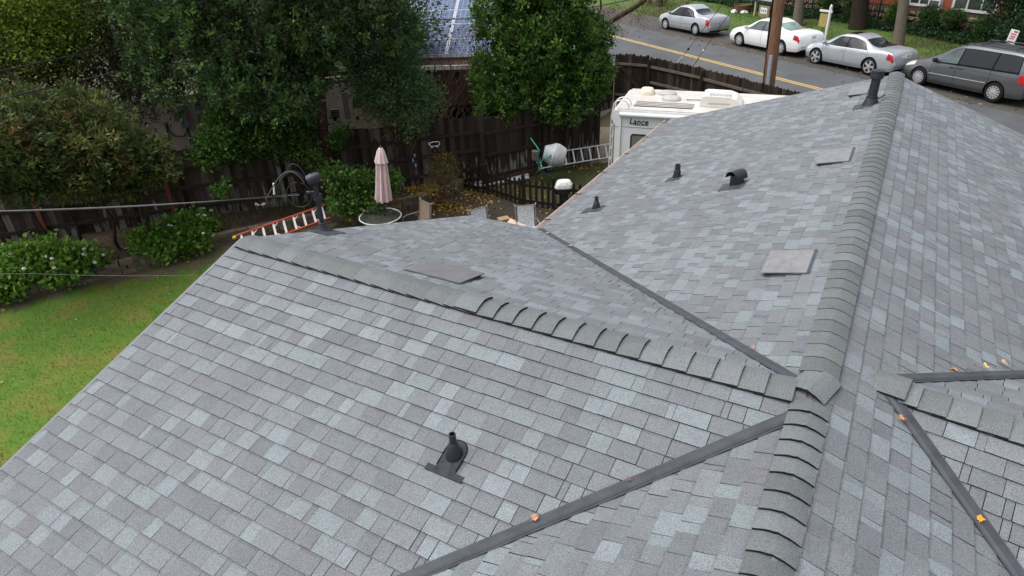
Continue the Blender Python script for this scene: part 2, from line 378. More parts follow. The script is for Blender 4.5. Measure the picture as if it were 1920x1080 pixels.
M_PATIO = mat('damp_patio_dirt', (0.026, 0.022, 0.016), 0.6, 0.3, 1.2, 0.4, 20, spec=0.4, col2=(0.055, 0.045, 0.032))
structure(sheet('patio', [arr(-5.0, 16.6, 0), arr(-4.9, 14.9, 0), arr(-4, 11, 0), arr(3, 12, 0), arr(3.2, 17.3, 0), arr(1.9, 16.9, 0), arr(-0.6, 18.4, 0), arr(-1.5, 18.5, 0), arr(-3.0, 17.35, 0)], 0.010, M_PATIO))
structure(sheet('side_yard', [arr(-0.6, 18.6, 0), arr(2.0, 17.1, 0), arr(3.6, 17.2, 0), arr(3.0, 21.0, 0), arr(0.8, 20.0, 0)], 0.012, ground_mat('mossy_yard', [(0.05, 0.035, 0.025), (0.05, 0.055, 0.02), (0.06, 0.08, 0.02)], 1.2)))
# the street, its shoulder, verge and centre line
def strip(n0, n1, t0, t1, dz, name, m, k=40):
    mb = MB(); V = []; 
    for i in range(k+1):
        t = t0+(t1-t0)*i/k; V += [st(n0, t, dz), st(n1, t, dz)]
    mb.add(V, [(2*i, 2*i+2, 2*i+3, 2*i+1) for i in range(k)]); return structure(mb.build(name, m))
strip(18.2, 25.4, -120, 30, 0.0, 'road', M_ROAD)
strip(25.4, 28.5, -120, 30, -0.006, 'road_shoulder', M_ROADD)
strip(22.50, 22.61, -120, 30, 0.005, 'road_line', M_YELLOW); strip(22.70, 22.81, -120, 30, 0.005, 'road_line', M_YELLOW)
mb = MB(); V = []; ts = np.linspace(-60, 12, 73); ns = np.linspace(28.35, 46, 19); rs = np.random.RandomState(5)
for t in ts:
    for n in ns:
        p = st(n, t); p[2] = ground_h(p[0], p[1])+0.012+(0.03 if n > 28.6 else 0)+0.05*math.sin(t*0.5+n)*(n > 29); V.append(p)
k = len(ns); mb.add(V, [(i*k+j, (i+1)*k+j, (i+1)*k+j+1, i*k+j+1) for i in range(len(ts)-1) for j in range(k-1)])
structure(mb.build('verge', M_LAWN2, smooth=True))
# ================================================================== THE HOUSE: roof planes
RZ = 4.2
U = arr(0.50706, 0.86191, 0); VL = arr(-0.86191, 0.50706, 0); VR = -VL
S = 0.331; H = math.hypot(1, S); WD = 4.49
J = arr(2.1114, 3.6470, RZ)
A = at(1684, 140, RZ); LA = float((A-J) @ U); A = J+U*LA
B = J+VL*5.872
DR = 0.05                                        # the near ridge sits a little lower
house = thing('house', 'single storey house under a grey shingled cross gable roof with black vents', 'house', (2.1, 3.65, 0))

def plane(O, a, d):
    a = nrm(a); d = nrm(d); n = np.cross(a, d); n = n if n[2] > 0 else -n
    return dict(O=np.asarray(O, float), a=a, d=d, n=n)
def P3(pl, q, h=0.0): return pl['O']+pl['a']*q[0]+pl['d']*q[1]+pl['n']*h
def P2(pl, X): X = np.asarray(X)-pl['O']; return (float(X @ pl['a']), float(X @ pl['d']))
def on(pl, px, py): return at_plane(px, py, pl['O'], pl['n'])
def orient(p):
    s = sum(p[i][0]*p[(i+1) % len(p)][1]-p[(i+1) % len(p)][0]*p[i][1] for i in range(len(p)))
    return p if s > 0 else p[::-1]
def half(poly, p, q, m=0.0):
    """keep the part of poly left of p->q, at least m away from the line"""
    nx, ny = -(q[1]-p[1]), q[0]-p[0]; l = math.hypot(nx, ny); nx /= l; ny /= l
    f = lambda v: (v[0]-p[0])*nx+(v[1]-p[1])*ny-m
    out = []
    for i in range(len(poly)):
        v, w_ = poly[i], poly[(i+1) % len(poly)]; a, b = f(v), f(w_)
        if a >= 0: out.append(v)
        if (a > 0 > b) or (a < 0 < b):
            t = a/(a-b); out.append((v[0]+(w_[0]-v[0])*t, v[1]+(w_[1]-v[1])*t))
    return out
def clip(poly, region):
    for i in range(len(region)):
        poly = half(poly, region[i], region[(i+1) % len(region)])
        if len(poly) < 3: return []
    return poly

plA = plane(J, U, VL-S*Z); plBn = plane(J, VL, -U-S*Z); plBf = plane(J, VL, U-S*Z); plD = plane(J-DR*Z, U, VL-S*Z)
X = at_plane(1920, 255, A, U); SR = float((A[2]-X[2])/((X-A) @ VR))
plR = plane(J, U, VR-SR*Z)
cornA = P2(plA, on(plA, 1255, 225)); inner3 = on(plA, 1011, 431); inner = P2(plA, inner3)
WE = 4.5*math.hypot(1, SR)
polyA = orient([(0, 0), (LA, 0), cornA, inner])
endB = P2(plBf, on(plBf, 878, 405.5)); LB = 5.872
polyBf = orient([(0, 0), (LB, 0), endB, P2(plBf, inner3)])
k0 = DR/S
polyBn = orient([(0, 0), (LB, 0), (LB, WD*H), (WD-k0, WD*H), (0, k0*H)])
polyD = orient([(-9.0, 0), (-k0, 0), (-WD, (WD-k0)*H), (-9.0, (WD-k0)*H)])
vBn = ((WD-k0, WD*H), (0, k0*H)); vD = ((-k0, 0), (-WD, (WD-k0)*H)); vA = (inner, (0, 0)); vBf = (P2(plBf, inner3), (0, 0))
# right hand side gable
E0 = on(plR, 1648, 716); EQ = at(1920, 806, E0[2]); ED = nrm(EQ-E0)
Vf = on(plR, 1920, 706); Vn = on(plR, 1905, 1080)
ze = RZ-SR*4.5
def to_z(p, q, z): t = (z-p[2])/(q[2]-p[2]); return p+(q-p)*t
Vf_e, Vn_e = to_z(E0, Vf, ze), to_z(E0, Vn, ze)
def eplane(V):
    s = V-E0; d = s-ED*(s @ ED); return plane(E0, ED, d)
plEf, plEn = eplane(Vf), eplane(Vn)
def eave_d(pl): return (ze-E0[2])/pl['d'][2]
polyEf = orient([(0, 0), (6.0, 0), (6.0, eave_d(plEf)), P2(plEf, Vf_e)])
polyEn = orient([(0, 0), (6.0, 0), (6.0, eave_d(plEn)), P2(plEn, Vn_e)])
aE, dE = P2(plR, E0); fE = P2(plR, Vf_e); nE = P2(plR, Vn_e)
regR = [orient([(-9.0, 0), (LA, 0), (LA, dE), (-9.0, dE)]), orient([(aE, dE), (LA, dE), (LA, WE), fE]), orient([(-9.0, dE), (aE, dE), nE, (-9.0, WE)])]

# light, middle and dark granule blends of the laminate tabs
LIGHT = [(0.224, 0.2525, 0.2652), (0.2103, 0.2359, 0.2475), (0.2175, 0.245, 0.2576)]
MID = [(0.1821, 0.197, 0.2061), (0.1916, 0.2052, 0.2147), (0.1749, 0.1878, 0.1979)]
DARK = [(0.1617, 0.1721, 0.1841), (0.1701, 0.1739, 0.1888), (0.1561, 0.1684, 0.1794)]
EXPO = 0.143
TABS = []                                        # every tab: (pixel area, plane, polygon, d0, thickness, tint)
def px_area(pl, poly):
    q = [pix(P3(pl, p)) for p in poly]
    if any(z < 0.3 for _, _, z in q): return 0
    cx = sum(p[0] for p in q)/len(q); cy = sum(p[1] for p in q)/len(q)
    if not (0 < cx < 1920 and 0 < cy < 1080): return 0
    return abs(sum(q[i][0]*q[(i+1) % len(q)][1]-q[(i+1) % len(q)][0]*q[i][1] for i in range(len(q))))/2
def near_line(quad, l):
    (p, q) = l; c = cen(quad); L = math.hypot(q[0]-p[0], q[1]-p[1]); return abs((q[0]-p[0])*(c[1]-p[1])-(q[1]-p[1])*(c[0]-p[0]))/L < 0.33
def shingle(pl, regions, off, seed, valleys=(), light=0.2):
    rd = random.Random(seed)
    amin = min(p[0] for r in regions for p in r); amax = max(p[0] for r in regions for p in r); dmax = max(p[1] for r in regions for p in r)
    k = 0; d1 = off
    while d1-EXPO < dmax:
        d0 = max(d1-EXPO, 0); a = amin-rd.random()*0.3; thick = rd.random() < 0.5; tint = None
        while a < amax:
            thick = not thick
            wd = rd.choice((0.12, 0.16, 0.19, 0.22, 0.25, 0.29)) if thick else rd.choice((0.06, 0.10, 0.14, 0.18, 0.22, 0.25))
            wd *= 0.88; u = rd.random()
            if u < light: c = rd.choice(LIGHT)
            elif u < 0.62: c = rd.choice(MID)
            else: c = rd.choice(DARK)
            f = rd.uniform(0.89, 1.02); c = tuple(x*f for x in c)
            wv = rd.uniform(-0.002, 0.002)
            quad = [(a+0.0012, d0), (a+wd-0.0012, d0), (a+wd-0.0012, d1+wv), (a+0.0012, d1+wv)]
            if any(near_line(quad, l) for l in valleys): quad = [(a+0.0028, d0), (a+wd-0.0028, d0), (a+wd-0.0028, d1+wv), (a+0.0028, d1+wv)]
            for r in regions:
                q = clip(quad, r)
                for (p_, q_) in valleys:
                    if len(q) >= 3: q = half(q, p_, q_, 0.047)
                if len(q) >= 3:
                    TABS.append((px_area(pl, q), pl, q, d0, 0.0105 if thick else 0.0075, c))
            a += wd
        d1 += EXPO; k += 1
def L2(line, inside):
    """order a valley line so that `inside` lies on its left"""
    p, q = line; c = (q[0]-p[0])*(inside[1]-p[1])-(q[1]-p[1])*(inside[0]-p[0])
    return (p, q) if c > 0 else (q, p)
def cen(poly): return (sum(p[0] for p in poly)/len(poly), sum(p[1] for p in poly)/len(poly))
shingle(plA, [polyA], 0.10, 1, [L2(vA, cen(polyA))], 0.26)
shingle(plBn, [polyBn], 0.131, 2, [L2(vBn, cen(polyBn))], 0.20)
shingle(plBf, [polyBf], 0.12, 3, [L2(vBf, cen(polyBf))], 0.24)
shingle(plD, [polyD], 0.13, 4, [L2(vD, cen(polyD))], 0.24)
vf = ((aE, dE), fE); vn = ((aE, dE), nE)
# each region of the right plane meets only its own valley
_reg = regR
shingle(plR, [_reg[0]], 0.14+0.0, 5, (), 0.26)
first = 0.14+EXPO*math.ceil((dE-0.14)/EXPO)
shingle(plR, [_reg[1]], first, 6, [L2(vf, cen(_reg[1]))], 0.26)
shingle(plR, [_reg[2]], first, 7, [L2(vn, cen(_reg[2]))], 0.24)
shingle(plEf, [polyEf], 0.12, 8, [L2(((0, 0), P2(plEf, Vf_e)), cen(polyEf))], 0.24)
shingle(plEn, [polyEn], 0.14, 9, [L2(((0, 0), P2(plEn, Vn_e)), cen(polyEn))], 0.16)
TABS.sort(key=lambda t: -t[0])
def tab_mesh(mb, t):
    _, pl, q, d0, th, c = t
    top = [P3(pl, p, 0.0015+th*min(1.0, max(0.0, (p[1]-d0)/EXPO))) for p in q]
    bot = [P3(pl, p, -0.001) for p in q]; n = len(q)
    i = len(mb.v); mb.v.extend([tuple(p) for p in top+bot])
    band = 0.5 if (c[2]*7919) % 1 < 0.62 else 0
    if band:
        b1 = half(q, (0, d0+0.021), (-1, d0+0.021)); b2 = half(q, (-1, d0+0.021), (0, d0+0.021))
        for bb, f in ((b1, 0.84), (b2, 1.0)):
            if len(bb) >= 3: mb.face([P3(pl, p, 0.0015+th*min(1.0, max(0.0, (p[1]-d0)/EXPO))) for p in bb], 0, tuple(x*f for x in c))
    else:
        mb.f.append(tuple(range(i, i+n))); mb.m.append(0); mb.t.append(c)
    for k in range(n):
        l = (k+1) % n; mb.f.append((i+k, i+n+k, i+n+l, i+l)); mb.m.append(1); mb.t.append(None)
NSHOW = 298
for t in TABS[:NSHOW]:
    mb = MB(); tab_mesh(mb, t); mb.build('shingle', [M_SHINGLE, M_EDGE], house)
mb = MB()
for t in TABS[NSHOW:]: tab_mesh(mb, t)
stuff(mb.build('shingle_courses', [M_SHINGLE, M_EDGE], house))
# boarding under the shingles, one slope each
def deck(pl, regions, name='roof_deck'):
    mb = MB()
    for r in regions:
        r = orient(r); top = [P3(pl, p, -0.003) for p in r]; bot = [P3(pl, p, -0.03) for p in r]; n = len(r)
        i = len(mb.v); mb.v.extend([tuple(p) for p in top+bot]); mb.f.append(tuple(range(i, i+n))); mb.f.append(tuple(range(i+n, i+2*n))[::-1])
        for k in range(n): l = (k+1) % n; mb.f.append((i+k, i+n+k, i+n+l, i+l))
        mb.m += [0]*(n+2); mb.t += [None]*(n+2)
    return mb.build(name, M_DECK, house)
for pl, rg in ((plA, [polyA]), (plBn, [polyBn]), (plBf, [polyBf]), (plD, [polyD]), (plR, regR), (plEf, [polyEf]), (plEn, [polyEn])): deck(pl, rg)

# ------------------------------------------------------------------ ridge caps
CAPT = [(0.1591, 0.1747, 0.1754), (0.1462, 0.1613, 0.1617), (0.172, 0.1865, 0.1892), (0.1548, 0.168, 0.1634), (0.1333, 0.1462, 0.1428), (0.1393, 0.1529, 0.1514)]
def cap(P, bd, nl, nr_, length=0.21, wl=0.145, lift=0.030, low=0.010, th=0.012, tint=None):
    """P: crest point under the raised butt; bd: direction the butt faces; nl, nr_: unit slope directions either side"""
    ks = (-1, -0.74, -0.5, -0.32, -0.16, 0, 0.16, 0.32, 0.5, 0.74, 1); rows = []
    for t, h in ((0, lift), (0.5, (lift+low)/2+0.003), (1, low)):
        base = P-bd*length*t; row = []
        for k in ks:
            s = (nl if k < 0 else nr_); d = abs(k)*wl*(1-0.03*t)
            p = base+s*d; rise = -0.020*math.exp(-(k/0.36)**2)+0.004
            row.append(p+Z*(h*(1.0-0.35*abs(k))+rise))
        rows.append(row)
    V = [p for r in rows for p in r]; n = len(ks); F = []; m = []
    for i in range(2):
        for j in range(n-1): F.append((i*n+j, i*n+j+1, (i+1)*n+j+1, (i+1)*n+j))
    mb = MB(); sh_ = rnd.uniform(.88, 1.06); mb.add(V, F, 0, tint or tuple(x*sh_ for x in rnd.choice(CAPT)))
    # butt edge and long edges hang down to the shingles
    bt = [p-Z*(th if 2 < j < n-3 else th*0.9)-bd*0.002 for j, p in enumerate(rows[0])]
    mb.add(rows[0]+bt, [(j, j+n, j+1+n, j+1) for j in range(n-1)], 1)
    for j in (0, n-1):
        e = [r[j] for r in rows]; b_ = [p-Z*0.012 for p in e]
        mb.add(e+b_, [(i, i+3, i+4, i+1) for i in range(2)] if j else [(i, i+1, i+4, i+3) for i in range(2)], 1)
    o = mb.build('ridge_cap', [M_SHINGLE, M_EDGE], house, smooth=True)
    return o
sl = lambda d, s: nrm(d-s*Z)
nA, nRr, nBn, nBf = sl(VL, S), sl(VR, SR), sl(-U, S), sl(U, S)
CE = 0.195
t = 0.24
while t < LA+0.03: SH = rnd.uniform(.80, 1.02); cap(J+U*t+Z*0.006, -U, nA, nRr, lift=0.047, low=0.036, length=0.27, wl=0.148, th=0.0045, tint=tuple(x*SH for x in rnd.choice(CAPT))); t += CE
t = 0.235
while t < 8.8: cap(J-U*t-Z*0.012+Z*0.004, -U, nA, nRr, lift=0.044, wl=0.14, length=0.22, th=0.019); t += 0.163
tb = 2.76                                         # along this ridge the caps run from both ends and meet here
t = 0.125
while t < tb-0.1: cap(J+VL*t+Z*0.006, VR, nBn, nBf, lift=0.048, length=0.26, wl=0.155, th=0.015); t += 0.188
t = tb+0.12
while t < LB+0.05: cap(J+VL*t+Z*0.006, VL, nBn, nBf, lift=0.056, low=0.006, length=0.27, wl=0.155, th=0.016); t += 0.210
cap(J+VL*(tb-0.02)+Z*0.012, VR, nBn, nBf, lift=0.055, low=0.05, length=0.24, wl=0.155, th=0.02)
# the last caps at the junction swing round and lie over the others
for ang, off, lf in ((16, 0.0, 0.050),):
    q = Matrix.Rotation(R(-ang), 3, 'Z'); d = np.array(q @ Vector(-U)); l = nrm(np.array(q @ Vector(VL))-S*0.9*Z); r_ = nrm(np.array(q @ Vector(VR))-SR*1.25*Z)
    cap(J-U*0.05+VL*0.045+Z*0.018, d, l, r_, length=0.32, wl=0.145, lift=lf, low=0.03, th=0.016, tint=CAPT[0])
nEf, nEn = plEf['d'], plEn['d']
t = 0.10
while t < 6.0: cap(E0+ED*t+Z*0.006, ED, nEf, nEn, lift=0.045, wl=0.15, length=0.26, th=0.022); t += 0.185
cap(E0+ED*0.2+Z*0.03, ED, nEf, nEn, lift=0.05, low=0.045, length=0.235, wl=0.15, th=0.02)

# ------------------------------------------------------------------ valley flashing: a ribbed metal strip in each valley
def valley(P, Q, n1, n2, label=None):
    """n1, n2: up-slope directions away from the valley line on either side"""
    P = np.asarray(P); Q = np.asarray(Q); d = nrm(Q-P); s1 = nrm(n1-d*(n1 @ d)); s2 = nrm(n2-d*(n2 @ d))
    pr = [(s1, 0.054, 0.013), (s1, 0.042, 0.014), (s1, 0.034, 0.020), (s2, 0.002, 0.032), (s2, 0.014, 0.030), (s2, 0.030, 0.018), (s2, 0.034, 0.022), (s2, 0.040, 0.014), (s2, 0.054, 0.013)]
    L = np.linalg.norm(Q-P); k = max(1, int(round(L/2.4))); 
    for i in range(k):
        a, b = P+(Q-P)*(i/k), P+(Q-P)*((i+1)/k)+d*(0.06 if i < k-1 else 0); h = 0.0012*(k-i)
        mb = MB(); r0 = [a+s*x+Z*(z+h) for s, x, z in pr]; r1 = [b+s*x+Z*(z+h) for s, x, z in pr]; n = len(pr)
        mb.add(r0+r1, [(j, j+1, j+1+n, j+n) for j in range(n-1)])
        mb.face(r0[::-1]); mb.face(r1)
        mb.build('valley_flashing', M_FLASH, house)
Jv = J-U*k0-Z*DR
valley(Jv+nrm(P3(plD, vD[1])-Jv)*0.14, P3(plD, vD[1]), U+S*Z, VR+S*Z)
valley(J+nrm(inner3-J)*0.16, inner3, VR+S*Z, -U+S*Z)
valley(E0+nrm(Vf_e-E0)*0.24, Vf_e, -nRr, -nEf)
valley(E0+nrm(Vn_e-E0)*0.15, Vn_e, -nEn, -nRr)
# ------------------------------------------------------------------ edge metal, gutters, walls
def edge(P, Q, out, name='drip_edge', m=None, hh=0.10, wd=0.03, parent=house):
    mb = MB(); d = Q-P; mb.obox(P-Z*hh+Z*0.006, d, nrm(out)*wd, Z*hh); return mb.build(name, m or M_FLASH, parent)
Bn_e = P3(plBn, (LB, WD*H)); Bf_e = P3(plBf, endB); cA3 = P3(plA, cornA); RR_e = P3(plR, (LA, WE))
M_RAKE = mat('rake_trim_paint', (0.17, 0.175, 0.185), 0.6, 0.08)
edge(B, Bn_e, VL, 'rake_trim', M_RAKE, 0.16); edge(B, Bf_e, VL, 'rake_trim', M_RAKE, 0.16)
edge(A, cA3, U, 'rake_trim', M_RAKE, 0.16); edge(A, RR_e, U, 'rake_trim', M_RAKE, 0.16)
edge(Bf_e, inner3, U, 'fascia', M_RAKE, 0.14)
# gutter along the far left eave: channel with small strap hangers
g = MB(); out = VL; p0 = inner3+out*0.005-Z*0.02; p1 = cA3+out*0.005-Z*0.02; dd = p1-p0
g.obox(p0-Z*0.10, dd, out*0.10, Z*0.012); g.obox(p0-Z*0.088, dd, out*0.008, Z*0.09); g.obox(p0-Z*0.088+out*0.092, dd, out*0.010, Z*0.105)
gutter = g.build('gutter', M_TRIM, house)
for k in range(6):
    f = 0.06+k*0.18; q = p0+dd*f+Z*0.005; mb = MB(); mb.beam(q-out*0.05+Z*0.03, q+out*0.10+Z*0.012, 0.035, 0.008); mb.build('gutter_hanger', M_BLACKM, gutter)
def wall(P, Q, z1, z0=0.0, th=0.15, name='wall'):
    mb = MB(); d = nrm(Q-P); s = np.cross(Z, d); mb.obox(arr(P[0], P[1], z0), arr(Q[0]-P[0], Q[1]-P[1], 0), s*th, Z*(z1-z0)); return mb.build(name, M_STUCCO, house)
def gable(P, apex, Q):
    mb = MB(); P = arr(P[0], P[1], P[2]-0.06); Q = arr(Q[0], Q[1], Q[2]-0.06); apex = apex-Z*0.1
    mb.face([P, Q, apex]); return mb.build('gable_wall', M_STUCCO, house)
zb = RZ-S*WD-0.04
i_ = 0.45
wA = cA3+VR*i_-U*0.4; wI = inner3+VR*i_-U*i_; wBf = Bf_e-U*i_+VR*0.4; wBn = Bn_e+U*i_+VR*0.4
wall(wI, wA, zb); wall(wBf, wI, zb); wall(wBn, wBf, zb)
wV = P3(plD, vD[1])+U*i_+VR*i_; wall(wV, wBn, zb)
wDn = P3(plD, (-8.6, (WD-k0)*H))+VR*i_; wall(wDn, wV, zb)
wRf = P3(plR, (LA-0.4, WE))+VL*i_; wall(wA, wRf, ze-0.04)
wRn = P3(plR, (-8.6, WE))+VL*i_
wEf = P3(plEf, (5.6, eave_d(plEf))); wEn = P3(plEn, (5.6, eave_d(plEn)))
wall(wRf, arr(*Vf_e[:2], 0)+VL*i_, ze-0.04); wall(arr(*Vf_e[:2], 0)+VL*i_, wEf, ze-0.04); wall(wEf, wEn, ze-0.04); wall(wEn, arr(*Vn_e[:2], 0)+VL*i_, ze-0.04); wall(arr(*Vn_e[:2], 0)+VL*i_, wRn, ze-0.04); wall(wRn, wDn, zb)
gable(wBn, B+VR*0.4, wBf); gable(wA, A-U*0.4, wRf); gable(wEf, E0+ED*5.6, wEn); gable(wRn, J-U*8.6, wDn)

# ------------------------------------------------------------------ roof fittings
def slab_vent(pl, corners, m, rise):
    """low square roof vent: a shallow wedge open on its downhill side. corners: four pixels"""
    q = [P2(pl, on(pl, *c)) for c in corners]; a0 = min(p[0] for p in q); a1 = max(p[0] for p in q); d0 = min(p[1] for p in q); d1 = max(p[1] for p in q)
    ca, cd = (a0+a1)/2, (d0+d1)/2; wa = sum(abs(p[0]-ca) for p in q)/4; wd = sum(abs(p[1]-cd) for p in q)/4
    t = empty('roof_vent', P3(pl, (ca, cd))); t.parent = house; off = WL['house']; t.location = tuple(P3(pl, (ca, cd))-off); WL[t.name] = P3(pl, (ca, cd))
    mb = MB(); a = [(ca-wa, cd-wd), (ca+wa, cd-wd), (ca+wa, cd+wd), (ca-wa, cd+wd)]; h = (0.018, 0.018, rise, rise)
    top = [P3(pl, p, x) for p, x in zip(a, h)]; lo = [P3(pl, p, x-0.010) for p, x in zip(a, h)]
    mb.add(top+lo, [(0, 1, 2, 3), (7, 6, 5, 4)]+[(k, k+4, (k+1) % 4+4, (k+1) % 4) for k in range(4)]); mb.build('cover', m, t)
    mb = MB(); b_ = [(ca-wa*0.93, cd-wd*0.9), (ca+wa*0.93, cd-wd*0.9), (ca+wa*0.93, cd+wd*0.86), (ca-wa*0.93, cd+wd*0.86)]; hh = (0.008, 0.008, rise-0.014, rise-0.014)
    top = [P3(pl, p, x) for p, x in zip(b_, hh)]; lo = [P3(pl, p, 0.004) for p in b_]
    mb.add(top+lo, [(k, k+4, (k+1) % 4+4, (k+1) % 4) for k in range(4)]); mb.build('base', M_BLACKM, t)
    mb = MB(); e = 0.13; f_ = [(ca-wa-0.02, cd-wd-0.03), (ca+wa+0.02, cd-wd-0.03), (ca+wa+0.02, cd+wd*0.8), (ca-wa-0.02, cd+wd*0.8)]
    mb.face([P3(pl, p, 0.0145) for p in f_]); mb.build('flashing', M_FLASH, t)
    return t
slab_vent(plA, ((1432, 518), (1512, 517), (1528, 475), (1447, 476)), M_VENT, 0.055)
slab_vent(plA, ((1531, 311), (1588, 308), (1599, 284), (1541, 285)), M_VENT, 0.055)
slab_vent(plA, ((1592, 183), (1625, 178), (1632, 162), (1597, 166)), M_VENT, 0.055)
slab_vent(plBf, ((772, 508), (812, 495), (893, 521), (862, 537)), M_VENTD, 0.055)

def stack(pl, px, py, r, h, collar_r, name='plumbing_vent', flash=True):
    Pp = on(pl, px, py); t = empty(name, Pp); t.parent = house; t.location = tuple(Pp-WL['house']); WL[t.name] = Pp
    mb = MB(); mb.lathe(Pp-Z*0.02, [(r, 0), (r, h), (r*0.78, h), (r*0.78, h-0.12), (0, h-0.121)], 20); mb.build('pipe', M_BLACKM, t, smooth=True)
    mb = MB(); mb.lathe(Pp-Z*0.02, [(collar_r, 0.0), (collar_r*0.97, 0.05), (collar_r*0.8, 0.09), (r*1.25, 0.15), (r*1.06, 0.155)], 24); mb.build('collar', M_BLACKM, t, smooth=True)
    return t, Pp
# near vent with its cut shingle notch and metal apron
t, Pp = stack(plBn, 852, 855, 0.026, 0.235, 0.066)
c2 = P2(plBn, Pp); mb = MB()
def pa(*pts): return [P3(plBn, (c2[0]+x, c2[1]+y), 0.0135) for x, y in pts]
ring = [(0.082*math.cos(R(a)), -0.02+0.10*math.sin(R(a))) for a in range(180, 361, 20)]
mb.face(pa(*([(-0.082, 0.13)]+ring+[(0.082, 0.13)]))); mb.build('apron', M_APRON, t)
mb = MB(); mb.obox(P3(plBn, (c2[0]-0.165, c2[1]+0.125), 0.003), plBn['a']*0.32, plBn['d']*0.05, plBn['n']*0.013); mb.build('flashing', M_APRON, t)
mb = MB(); rr = [P3(plBn, (c2[0]+x*1.04, c2[1]+y*1.04), 0.016) for x, y in ([(-0.082, 0.11)]+ring+[(0.082, 0.11)])]; mb.tube(rr, 0.004, 5); mb.build('sealant', M_BLACK, t)
def plate(t, pl, px, py, wa, wd, m=M_FLASH, h=0.0125):
    c = P2(pl, on(pl, px, py)); mb = MB(); mb.obox(P3(pl, (c[0]-wa/2, c[1]-wd/2), 0.002), pl['a']*wa, pl['d']*wd, pl['n']*h); return mb.build('flashing', m, t)
t, _ = stack(plA, 1269, 333, 0.045, 0.25, 0.072); plate(t, plA, 1264, 336, 0.22, 0.24)
t, _ = stack(plA, 1118, 391, 0.032, 0.225, 0.07); plate(t, plA, 1112, 394, 0.26, 0.36)
# hooded exhaust vent: half barrel hood on a box throat
Pp = on(plA, 1380, 346); t = empty('exhaust_vent', Pp); t.parent = house; t.location = tuple(Pp-WL['house']); WL[t.name] = Pp
mb = MB(); mb.obox(Pp-U*0.07-VL*0.09-Z*0.06, U*0.17, VL*0.17, Z*0.20); mb.build('throat', M_BLACKM, t)
mb = MB(); pr = [(math.cos(R(a)), math.sin(R(a))) for a in range(-10, 191, 15)]; ax = nrm(VL*0.42-U*0.80); sx = nrm(np.cross(Z, ax))
r0 = [Pp-ax*0.11+sx*x*0.098+Z*(0.125+y*0.098) for x, y in pr]; r1 = [p+ax*0.25 for p in r0]; q0 = [Pp-ax*0.105+sx*x*0.088+Z*(0.125+y*0.088) for x, y in pr]; q1 = [p+ax*0.23 for p in q0]; n = len(pr)
mb.add(r0+r1, [(j, j+1, j+1+n, j+n) for j in range(n-1)]); mb.add(q0+q1, [(j, j+n, j+1+n, j+1) for j in range(n-1)])
mb.add(r1+q1, [(j, j+1, j+1+n, j+n) for j in range(n-1)]); mb.face(r0); mb.build('hood', M_BLACKM, t, smooth=True)
plate(t, plA, 1374, 350, 0.32, 0.36)
# tall flue near the far gable
Pp = on(plA, 1632, 196); t = empty('flue', Pp); t.parent = house; t.location = tuple(Pp-WL['house']); WL[t.name] = Pp
mb = MB(); mb.lathe(Pp-Z*0.05, [(0.074, 0), (0.074, 0.54)], 20); mb.build('pipe', M_BLACKM, t, smooth=True)
mb = MB(); mb.lathe(Pp-Z*0.05, [(0.085, 0.49), (0.104, 0.50), (0.104, 0.56), (0.097, 0.568), (0.104, 0.576), (0.104, 0.625), (0.05, 0.645), (0, 0.65)], 20); mb.build('flue_cap', M_BLACKM, t, smooth=True)
mb = MB(); mb.lathe(Pp-Z*0.05, [(0.15, 0.0), (0.135, 0.04), (0.088, 0.17), (0.092, 0.175), (0.092, 0.20), (0.076, 0.205)], 18); mb.build('flashing_cone', M_BLACKM, t, smooth=True)
mb = MB(); mb.tube([Pp+U*-0.07+VR*0.08+Z*0.11, Pp+VR*0.19+Z*0.19], 0.012, 5); mb.build('strap', M_BLACKM, t)
plate(t, plA, 1618, 200, 0.34, 0.30)
# service mast with weatherhead
Pp = on(plBf, 607, 433); t = empty('service_mast', Pp); t.parent = house; t.location = tuple(Pp-WL['house']); WL[t.name] = Pp; MAST = Pp
top = Pp+Z*0.74
mb = MB(); mb.tube([Pp-Z*0.1, top], 0.031, 16); mb.build('pipe', M_BLACKM, t, smooth=True)
mb = MB(); mb.lathe(Pp-Z*0.05, [(0.15, 0.0), (0.13, 0.03), (0.07, 0.10), (0.05, 0.17), (0.037, 0.175)], 20); mb.build('collar', M_BLACKM, t, smooth=True)
mb = MB(); mb.tube([top-Z*0.32, top-Z*0.25], 0.055, 14); mb.tube([top-Z*0.22-arr(0.12, 0, 0), top-Z*0.22+arr(0.02, 0, 0)], 0.02, 8); mb.build('clamp', M_BLACKM, t)
mb = MB(); hd = nrm(arr(-0.8, -0.25, -0.30)); mb.lathe(top+arr(0.05, 0.01, -0.02), [(0, -0.04), (0.04, -0.03), (0.058, 0.01), (0.072, 0.07), (0.068, 0.13), (0.03, 0.145), (0, 0.146)], 18, axis=hd); mb.build('weatherhead', M_BLACKM, t, smooth=True)
WH = top+arr(-0.08, -0.02, -0.07)
plate(t, plBf, 612, 436, 0.34, 0.34)
